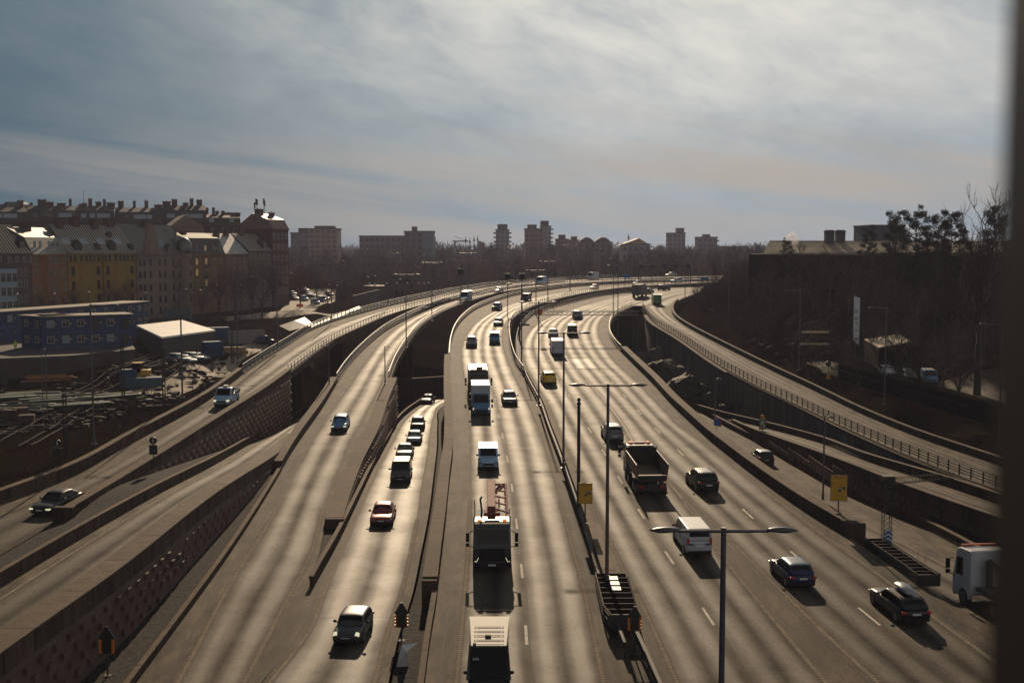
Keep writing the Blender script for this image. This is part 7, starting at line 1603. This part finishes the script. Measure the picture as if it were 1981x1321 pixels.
# ------------------------------------------------------------------ right yard: fence, banner, shed, wood rack, vans
fa, fb = Vector((49.4, 179, 0)), Vector((54.4, 131, 0)); e = thing('board_fence', 'long dark vertical board fence above the right slip road', 'fence', (49.4, 179, gz(49.4, 179))); q = MB(); n = 150
for k in range(n):
    c = fa.lerp(fb, (k + .5) / n); z0 = 2.1; q.box((c.x, c.y, z0 + 1.0), (.3, .05, 2.6), math.atan2((fb - fa).y, (fb - fa).x))
q.build('boards', M_DWALL, e); q = MB(); q.bar(fa + Vector((0, 0, 3.45)), fb + Vector((0, 0, 3.4)), .22, .08); q.bar(fa + Vector((-.1, 0, 1.9)), fb + Vector((-.1, 0, 1.85)), .1, .12); q.build('rail', M_COPE, e)
Yb = 190; c0, c1 = UY(1652, 573, Yb), UY(1665, 577, Yb); zb = UY(1658, 664, Yb).z; e = thing('banner_sign', 'tall narrow pale banner sign with grey lines on dark post', 'sign', (c0.x, Yb, gz(c0.x, Yb))); q = MB(); q.poly([(c0.x, Yb, zb + .5), (c1.x, Yb + .6, zb - .4), (c1.x, Yb + .6, c1.z), (c0.x, Yb, c0.z)], -.12); q.build('sign_panel', mat('banner_white', (.6, .58, .6), .5, var=.1, scale=.8), e, fix=True)
for k, (t, w) in enumerate(((.3, .9), (.34, .6), (.46, .9), (.5, .7), (.57, .6), (.73, .5), (.9, .9), (.94, .8))):
    z = c0.z - (c0.z - zb) * t; q = MB(); q.box(((c0.x + c1.x) / 2, Yb + .14, z), (w * (c1.x - c0.x), .05, .16), .6); q.build('text_line', mat('grey_print', (.16, .16, .18), .6), e)
q = MB(); q.box(((c0.x + c1.x) / 2 + .5, Yb + .9, (zb + gz(c0.x, Yb)) / 2 + 1), (.7, .5, zb - gz(c0.x, Yb) + 3)); q.build('post', M_SBLK, e)
ps = [UY(1672, 656, 192), UY(1700, 672, 182), UY(1762, 660, 186), UY(1738, 646, 198)]; e = thing('shed', 'low dark shed with a pale weathered lean roof behind the board fence', 'shed', (ps[1].x, ps[1].y, gz(ps[1].x, ps[1].y))); q = MB(); q.poly(ps, .18); q.build('roof', mat('weathered_roof', (.3, .24, .17), .75, var=.5, scale=1.2), e, fix=True)
q = MB(); q.add([p_ - Vector((0, 0, .2)) for p_ in ps] + [Vector((p_.x, p_.y, 2)) for p_ in ps], [(0, 1, 5, 4), (1, 2, 6, 5), (2, 3, 7, 6), (3, 0, 4, 7)]); q.build('wall', M_DWALL, e, fix=True)
e = thing('wood_rack', 'wooden rack with two pale crossbeams among piled branches', 'rack', UY(1573, 690, 202)); 
for k, (py, x0, x1) in enumerate(((643, 1552, 1603), (666, 1546, 1602))): q = MB(); q.tube(UY(x0, py, 200), UY(x1, py, 200), .19, .19, 8); q.build('crossbeam', mat('pale_log', (.42, .33, .22), .7, var=.3, scale=2), e)
for x in (1556, 1597):
    for d in (200.6, 204): q = MB(); a = UY(x, 628, d); q.tube((a.x, d, 4), a, .13, .13, 6); q.build('rack_post', M_BARK, e)
q = MB(); rs = random.Random(4)
for k in range(150):
    a = UY(rs.uniform(1518, 1600), rs.uniform(620, 690), 206); d = Vector((rs.uniform(.5, 1.5), rs.uniform(-.5, .5), rs.uniform(-.1, .9))).normalized(); q.tube(a, a + d * rs.uniform(1, 3), .07, .04, 4, rs.randint(0, 1), False)
tag(q.build('branch_pile', [mat('dead_branches', (.1, .08, .055), .8, var=.4, scale=2), M_BARK]), 'pile of dead pale branches heaped behind the wood rack', 'branches')
q = MB()
for k in range(40):
    a = UY(rs.uniform(1625, 1648), rs.uniform(662, 695), 190); d = Vector((rs.uniform(-.6, .6), 0, rs.uniform(.1, 1))).normalized(); q.tube(a, a + d * rs.uniform(.5, 1.6), .06, .03, 4, 0, False)
tag(q.build('root_stump', mat('dead_branches', (.1, .08, .055), .8, var=.4, scale=2)), 'pale uprooted stump at the foot of the tall banner', 'stump')
def parked(label, kind, pc, px, py, ang, group, y0=60, roof=None):
    p = G(px, py, y0); return car('parked_car' if kind not in ('van', 'bigvan', 'smallvan') else 'parked_van', label, 'car' if kind not in ('van', 'bigvan', 'smallvan') else 'van', kind, pc, 0, 0, None, at=(p, ang), lights=False, group=group, roof=roof)
parked('blue van with frosty roof parked behind the board fence', 'van', 'blue', 1797, 742, R(-100), 'vehicles parked behind the fence', 60, 'white')
parked('pale roofed car behind the fence, left of the blue van', 'estate', 'silver', 1757, 737, R(-95), 'vehicles parked behind the fence'); parked('pale roofed car behind the fence next to the lamp, leftmost', 'estate', 'white', 1716, 727, R(-95), 'vehicles parked behind the fence')
GP = 'silver cars parked in a row on the site'
for i, (px, py) in enumerate(((345, 702), (358, 703), (372, 700), (386, 698))): parked(('leftmost of the silver cars parked before the flat roofed hall', 'second silver car from the left before the flat roofed hall', 'third silver car from the left before the flat roofed hall', 'rightmost silver car parked before the flat roofed hall')[i], 'sedan' if i % 2 else 'estate', 'silver', px, py, R(-35), GP, 120)
GQ = 'cars parked on the street by the corner house'
for i, (px, py, k, c) in enumerate(((566, 572, 'sedan', 'dgrey'), (570, 580, 'hatch', 'silver'), (588, 583, 'smallvan', 'lblue'), (596, 574, 'sedan', 'white'), (604, 578, 'estate', 'silver'), (610, 590, 'smallvan', 'lblue'), (622, 584, 'van', 'blue'), (630, 580, 'sedan', 'silver'), (637, 573, 'suv', 'dgrey'), (590, 565, 'sedan', 'silver'))):
    parked(('dark car nearest the corner house wall on the street', 'silver hatchback second from corner house on the street', 'pale blue van on the street, left of two', 'white car between the two street rows', 'silver estate car in middle of the street', 'pale blue van lowest on the street', 'blue passenger van right of the lowest street van', 'silver car below the small bare tree on the street', 'dark suv rightmost on the street', 'silver car farthest up the street')[i], k, c, px, py, R(-60), GQ, 250)
parked('dark blue van parked on the bright gravel beside the grey panel', 'van', 'navy', 508, 668, R(20), None, 150)
# bright gravel yard, streets, rails
def patch(name, pix, z, m, off=.12):
    pts = [G(px, py, 80) for px, py in pix]; q = MB(); c = sum(pts, Vector()) / len(pts); vs = []; n = 14
    k = len(pts)
    for i in range(k):
        a, b = pts[i], pts[(i + 1) % k]
        for s in range(n):
            for t in range(6):
                r0, r1 = t / 6, (t + 1) / 6; a0, a1 = a.lerp(b, s / n), a.lerp(b, (s + 1) / n)
                P_ = [c.lerp(a0, r0), c.lerp(a0, r1), c.lerp(a1, r1), c.lerp(a1, r0)]
                P_ = [Vector((v.x, v.y, gz(v.x, v.y) + off)) for v in P_]
                if t == 0: q.add([P_[0], P_[1], P_[2]], [(0, 1, 2)], 0, True)
                else: q.add(P_, [(0, 1, 2, 3)], 0, True)
    return tag(q.build(name, m), kind='structure')
patch('gravel_yard', [(330, 742), (352, 712), (425, 693), (470, 672), (520, 668), (505, 682), (470, 703), (400, 735), (345, 770), (300, 765), (230, 768)], 0, M_PALE)
patch('street', [(540, 602), (563, 583), (600, 566), (650, 566), (648, 584), (610, 602), (560, 612)], 0, M_PALE)
patch('embankment_path', [(430, 616), (480, 610), (545, 602), (600, 604), (690, 600), (600, 612), (500, 618), (440, 622)], 0, M_PALE, .1)
patch('yard', [(1560, 705), (1600, 700), (1640, 718), (1632, 735), (1590, 732)], 0, M_SHO); patch('yard', [(1800, 745), (1880, 722), (1960, 720), (1960, 795), (1900, 775)], 0, M_GORE)
for k, off in enumerate((0, 4.5, 9)):
    for g in (0, 1.435):
        q = MB(); pts = [G(px, py, 60) for px, py in ((60, 868), (150, 815), (240, 772), (330, 735), (430, 690))]; pts = [Vector((v.x - off - g, v.y - off * .5, gz(v.x - off - g, v.y - off * .5) + .3)) for v in pts]
        pp = []
        for a, b in zip(pts[:-1], pts[1:]):
            for t in range(8): v = a.lerp(b, t / 8); pp.append(Vector((v.x, v.y, gz(v.x, v.y) + .3)))
        for a, b in zip(pp[:-1], pp[1:]): q.bar(a, b, .09, .16)
        tag(q.build('railway_rail', M_DSTEEL), kind='structure')
for i, (px, py, pt) in enumerate(((128, 885, 735), (240, 825, 660), (318, 792, 675), (450, 708, 640), (410, 722, 676))):
    p = G(px, py, 70); zt = UY(px, pt, p.y).z; e = thing('catenary_mast', ('dark catenary mast beside the leftmost parapet, nearest', 'dark catenary mast before the long blue container', 'dark catenary mast left of parked silver cars', 'tall dark lattice mast on bright gravel near railing start', 'short dark signal mast on bright gravel')[i], 'mast', p, group='masts along the railway'); q = MB(); lattice(q, (0, 0, 0), (0, 0, zt - p.z), .16, 12, r=.04); q.build('mast', M_DSTEEL, e, world=False)
    q = MB(); q.tube((0, 0, zt - p.z - .6), (-2.6, 0, zt - p.z - .9), .05, .05, 6); q.tube((0, 0, zt - p.z - .1), (-2.0, 0, zt - p.z - .85), .03, .03, 5); q.build('bracket', M_DSTEEL, e, world=False)
# canopy roof strip, white tent roof beside the left railing
ps = [UY(603, 634, 232), UY(700, 595, 300), UY(694, 592, 303), UY(598, 629, 236)]; e = thing('canopy', 'long pale canopy roof running along the outside of left railing', 'canopy', (ps[0].x, ps[0].y, ps[0].z - 4)); q = MB(); q.poly(ps, .2); q.build('roof', mat('canopy_sheet', (.42, .37, .29), .6, var=.15, scale=.6), e, fix=True)
q = MB()
for k in range(9): a = ps[0].lerp(ps[1], k / 8); q.tube(a, (a.x, a.y, a.z - 7), .1, .1, 6)
q.build('columns', M_DSTEEL, e)
ps = [UY(569, 622, 236), UY(589, 615, 246), UY(606, 629, 238), UY(597, 633, 230)]; q = MB(); q.poly(ps, .2); ps2 = [UY(540, 632, 232), UY(569, 622, 236), UY(597, 633, 230), UY(560, 642, 226)]; q.poly(ps2, .2, 1); q.add([Vector(p_) - Vector((0, 0, .2)) for p_ in (ps2[0], ps2[3], ps[3], ps[2])] + [Vector((p_[0], p_[1], -3)) for p_ in (ps2[0], ps2[3], ps[3], ps[2])], [(0, 1, 5, 4), (1, 2, 6, 5), (2, 3, 7, 6)], 1); tag(q.build('tent_roof', [mat('white_tent', (.6, .6, .6), .6), mat('dark_sheet_wall', (.05, .042, .042), .7)], fix=True), 'white and dark folded roof at the lower end of the pale canopy', 'roof')
e = thing('belt_conveyor', 'short pink belt conveyor leaning beside the left railing', 'conveyor', UY(545, 650, 232)); a, b = UY(541, 651, 232), UY(554, 634, 232); q = MB(); q.bar(a, b, .9, .25); q.build('belt', P['rpink'], e); q = MB(); q.tube(a, a - Vector((0, 0, 1.5)), .06, .06); q.tube(b, b - Vector((0, 0, 3.2)), .06, .06); q.build('legs', M_DSTEEL, e)
a, b = UY(683, 572, 395), UY(733, 560, 420); q = MB(); q.bar(Vector((a.x, a.y, a.z - 2.5)), Vector((b.x, b.y, b.z - 2.5)), .6, 5); tag(q.build('embankment_wall', M_CONCD), 'dark wedge shaped embankment wall left of the white two storey house', 'wall')
q = MB(); q.box(UY(580, 591, 350), (1.9, .4, .9)); tag(bevel(q.build('barrier_board', mat('orange_red_board', (.6, .08, .02), .5)), .04), 'orange red barrier board at the lower edge of the street', 'barrier board')
# plants and litter on the verges
q = MB(); c = U(780, 1290, zD(62) + .12); q.add([c + Vector(v) for v in ((-.35, 0, 0), (.3, .1, 0), (.1, .3, 1.1), (-.1, 0, 1.2), (.8, .2, 1.3), (.2, -.2, .9))], [(0, 1, 3), (1, 2, 3), (3, 2, 4), (0, 3, 5), (5, 3, 4)]); tag(q.build('plastic_sheet', M_SWHT, fix=True), 'torn white plastic sheet on the gravel below the arrow sign', 'litter')
q = MB(); rs = random.Random(21)
for k in range(300):
    px, py = rs.uniform(-20, 440), 0; py = rs.uniform(742, 842) - max(0, px - 120) * .27
    if py < 700: continue
    c = G(px, py, 70)
    if c.x > A_left.x(c.y) - 2.5: continue
    if rs.random() < .5: q.box(c + Vector((0, 0, .15)), (rs.uniform(.5, 3.6), rs.uniform(.15, .5), rs.uniform(.1, .35)), rs.uniform(-.3, 1.0), rs.randint(0, 2))
    else: q.box(c + Vector((0, 0, .2)), (rs.uniform(.3, 1.3), rs.uniform(.3, 1.1), rs.uniform(.2, 1.0)), rs.uniform(0, 3), rs.randint(0, 2), rs.uniform(.5, 1))
tag(q.build('site_rubble', [mat('rubble_dark', (.016, .013, .011), .95, var=.4, spec=.05), mat('rubble_pale', (.045, .038, .03), .85, var=.4, spec=.1), M_DSTEEL]), kind='stuff')
# ------------------------------------------------------------------ a worker by the cabins
def person(label, p, rz):
    V = [(0, 0, .95), (0, 0, 1.2), (0, .01, 1.42), (0, .02, 1.52), (0, .03, 1.66), (.1, 0, .88), (.11, .1, .5), (.11, .02, .08), (.12, .14, .04), (-.1, 0, .88), (-.1, -.06, .5), (-.1, -.2, .1), (-.1, -.08, .05), (.19, 0, 1.4), (.26, -.06, 1.12), (.24, .08, .9), (-.19, 0, 1.4), (-.26, .1, 1.14), (-.2, .28, 1.02)]
    E = [(0, 1), (1, 2), (2, 3), (3, 4), (0, 5), (5, 6), (6, 7), (7, 8), (0, 9), (9, 10), (10, 11), (11, 12), (2, 13), (13, 14), (14, 15), (2, 16), (16, 17), (17, 18)]
    rr = [.15, .15, .15, .06, .1, .1, .075, .055, .045, .1, .075, .055, .045, .075, .055, .04, .075, .055, .04]
    me = bpy.data.meshes.new('person'); me.from_pydata(V, E, []); 
    o = bpy.data.objects.new('person', me); COL.objects.link(o); o.modifiers.new('skin', 'SKIN')
    for v, r in zip(me.skin_vertices[0].data, rr): v.radius = (r, r * .85)
    me.skin_vertices[0].data[0].use_root = True; me.materials.append(mat('work_trousers', (.03, .035, .05), .8))
    o.location = p; o.rotation_euler.z = rz; subs(o, 2); tag(o, label, 'person')
    q = MB(); q.loft([[Vector((w * math.cos(t), d * math.sin(t) + .005, z)) for t in [i * math.pi / 6 for i in range(12)]] for z, w, d in ((.86, .2, .15), (1.05, .2, .15), (1.25, .215, .16), (1.42, .22, .15), (1.5, .12, .1))], 0, True); q.tube((.2, 0, 1.42), (.265, -.06, 1.1), .085, .07, 8); q.tube((-.2, 0, 1.42), (-.265, .1, 1.12), .085, .07, 8); q.build('vest', mat('hi_vis_yellow', (.35, .6, .02), .6, emit=None), o, world=False)
    q = MB(); q.ell((0, .04, 1.76), .125, .15, .1, 12, 6); q.build('helmet', mat('helmet', (.55, .5, .1), .4), o, world=False); q = MB(); q.ell((0, .05, 1.66), .085, .1, .12, 12, 8); q.ell((0, .155, 1.64), .018, .025, .025, 6, 4); q.build('head', mat('skin', (.4, .24, .17), .6), o, world=False)
person('worker in yellow hi-vis vest and helmet walking beside the blue cabins', Vector((U(30, 679, 4.47).x, U(30, 679, 4.47).y, 4.46)), R(200))
# ------------------------------------------------------------------ steam, window post, haze
def volume(name, dens, aniso, col, noise=None):
    m = bpy.data.materials.new(name); m.use_nodes = True; t = m.node_tree; t.nodes.clear(); o = N(t, 'ShaderNodeOutputMaterial'); v = N(t, 'ShaderNodeVolumePrincipled'); v.inputs['Color'].default_value = col + (1,); v.inputs['Density'].default_value = dens; v.inputs['Anisotropy'].default_value = aniso
    t.links.new(v.outputs[0], o.inputs['Volume'])
    return m
e = thing('window_post', 'dark blurred window post close to the camera at right edge', 'window post', (.3, .5, HC - 1.2)); q = MB(); q.box((.268 + .06, .52, HC), (.2, .09, 2.2)); bevel(q.build('frame', mat('brown_window_frame', (.05, .03, .02), .5, var=.2, scale=3), e), .008)
q = MB(); q.box((.24 + .1, .575, HC), (.2, .012, 2.2)); q.build('seal', M_BLACK, e)
m = bpy.data.materials.new('steam'); m.use_nodes = True; t = m.node_tree; t.nodes.clear(); o_ = N(t, 'ShaderNodeOutputMaterial'); v = N(t, 'ShaderNodeVolumePrincipled'); v.inputs['Color'].default_value = (.95, .93, .92, 1); v.inputs['Anisotropy'].default_value = .3
tcn = N(t, 'ShaderNodeTexCoord'); nz = N(t, 'ShaderNodeTexNoise'); nz.inputs['Scale'].default_value = .9; nz.inputs['Detail'].default_value = 4; t.links.new(tcn.outputs['Object'], nz.inputs['Vector'])
t.links.new(mth(t, 'MULTIPLY', ramp(t, nz.outputs[0], [(.44, 0.0), (.62, 1.0)]), .9), v.inputs['Density']); t.links.new(v.outputs[0], o_.inputs['Volume'])
c = UY(1540, 478, 268); q = MB(); q.loft([[Vector((c.x + dx + r_ * math.cos(a_), 268 + r_ * math.sin(a_), c.z + dz)) for a_ in [i * math.pi / 5 for i in range(10)]] for dz, dx, r_ in ((-1.4, .3, .4), (-.4, 0, .9), (.6, -.5, 1.3), (1.8, -1.0, 1.5), (2.8, -1.1, 1.2), (3.5, -.9, .4))], 0, True); tag(q.build('steam_plume', m, fix=True), 'small white steam plume rising before the pale ribbed roof', 'steam')
HAZE = True
if HAZE:
    q = MB(); q.box((0, 790, 13), (1500, 1640, 50)); tag(q.build('haze', volume('haze_air', .00013, .25, (.68, .69, .93))), kind='stuff')
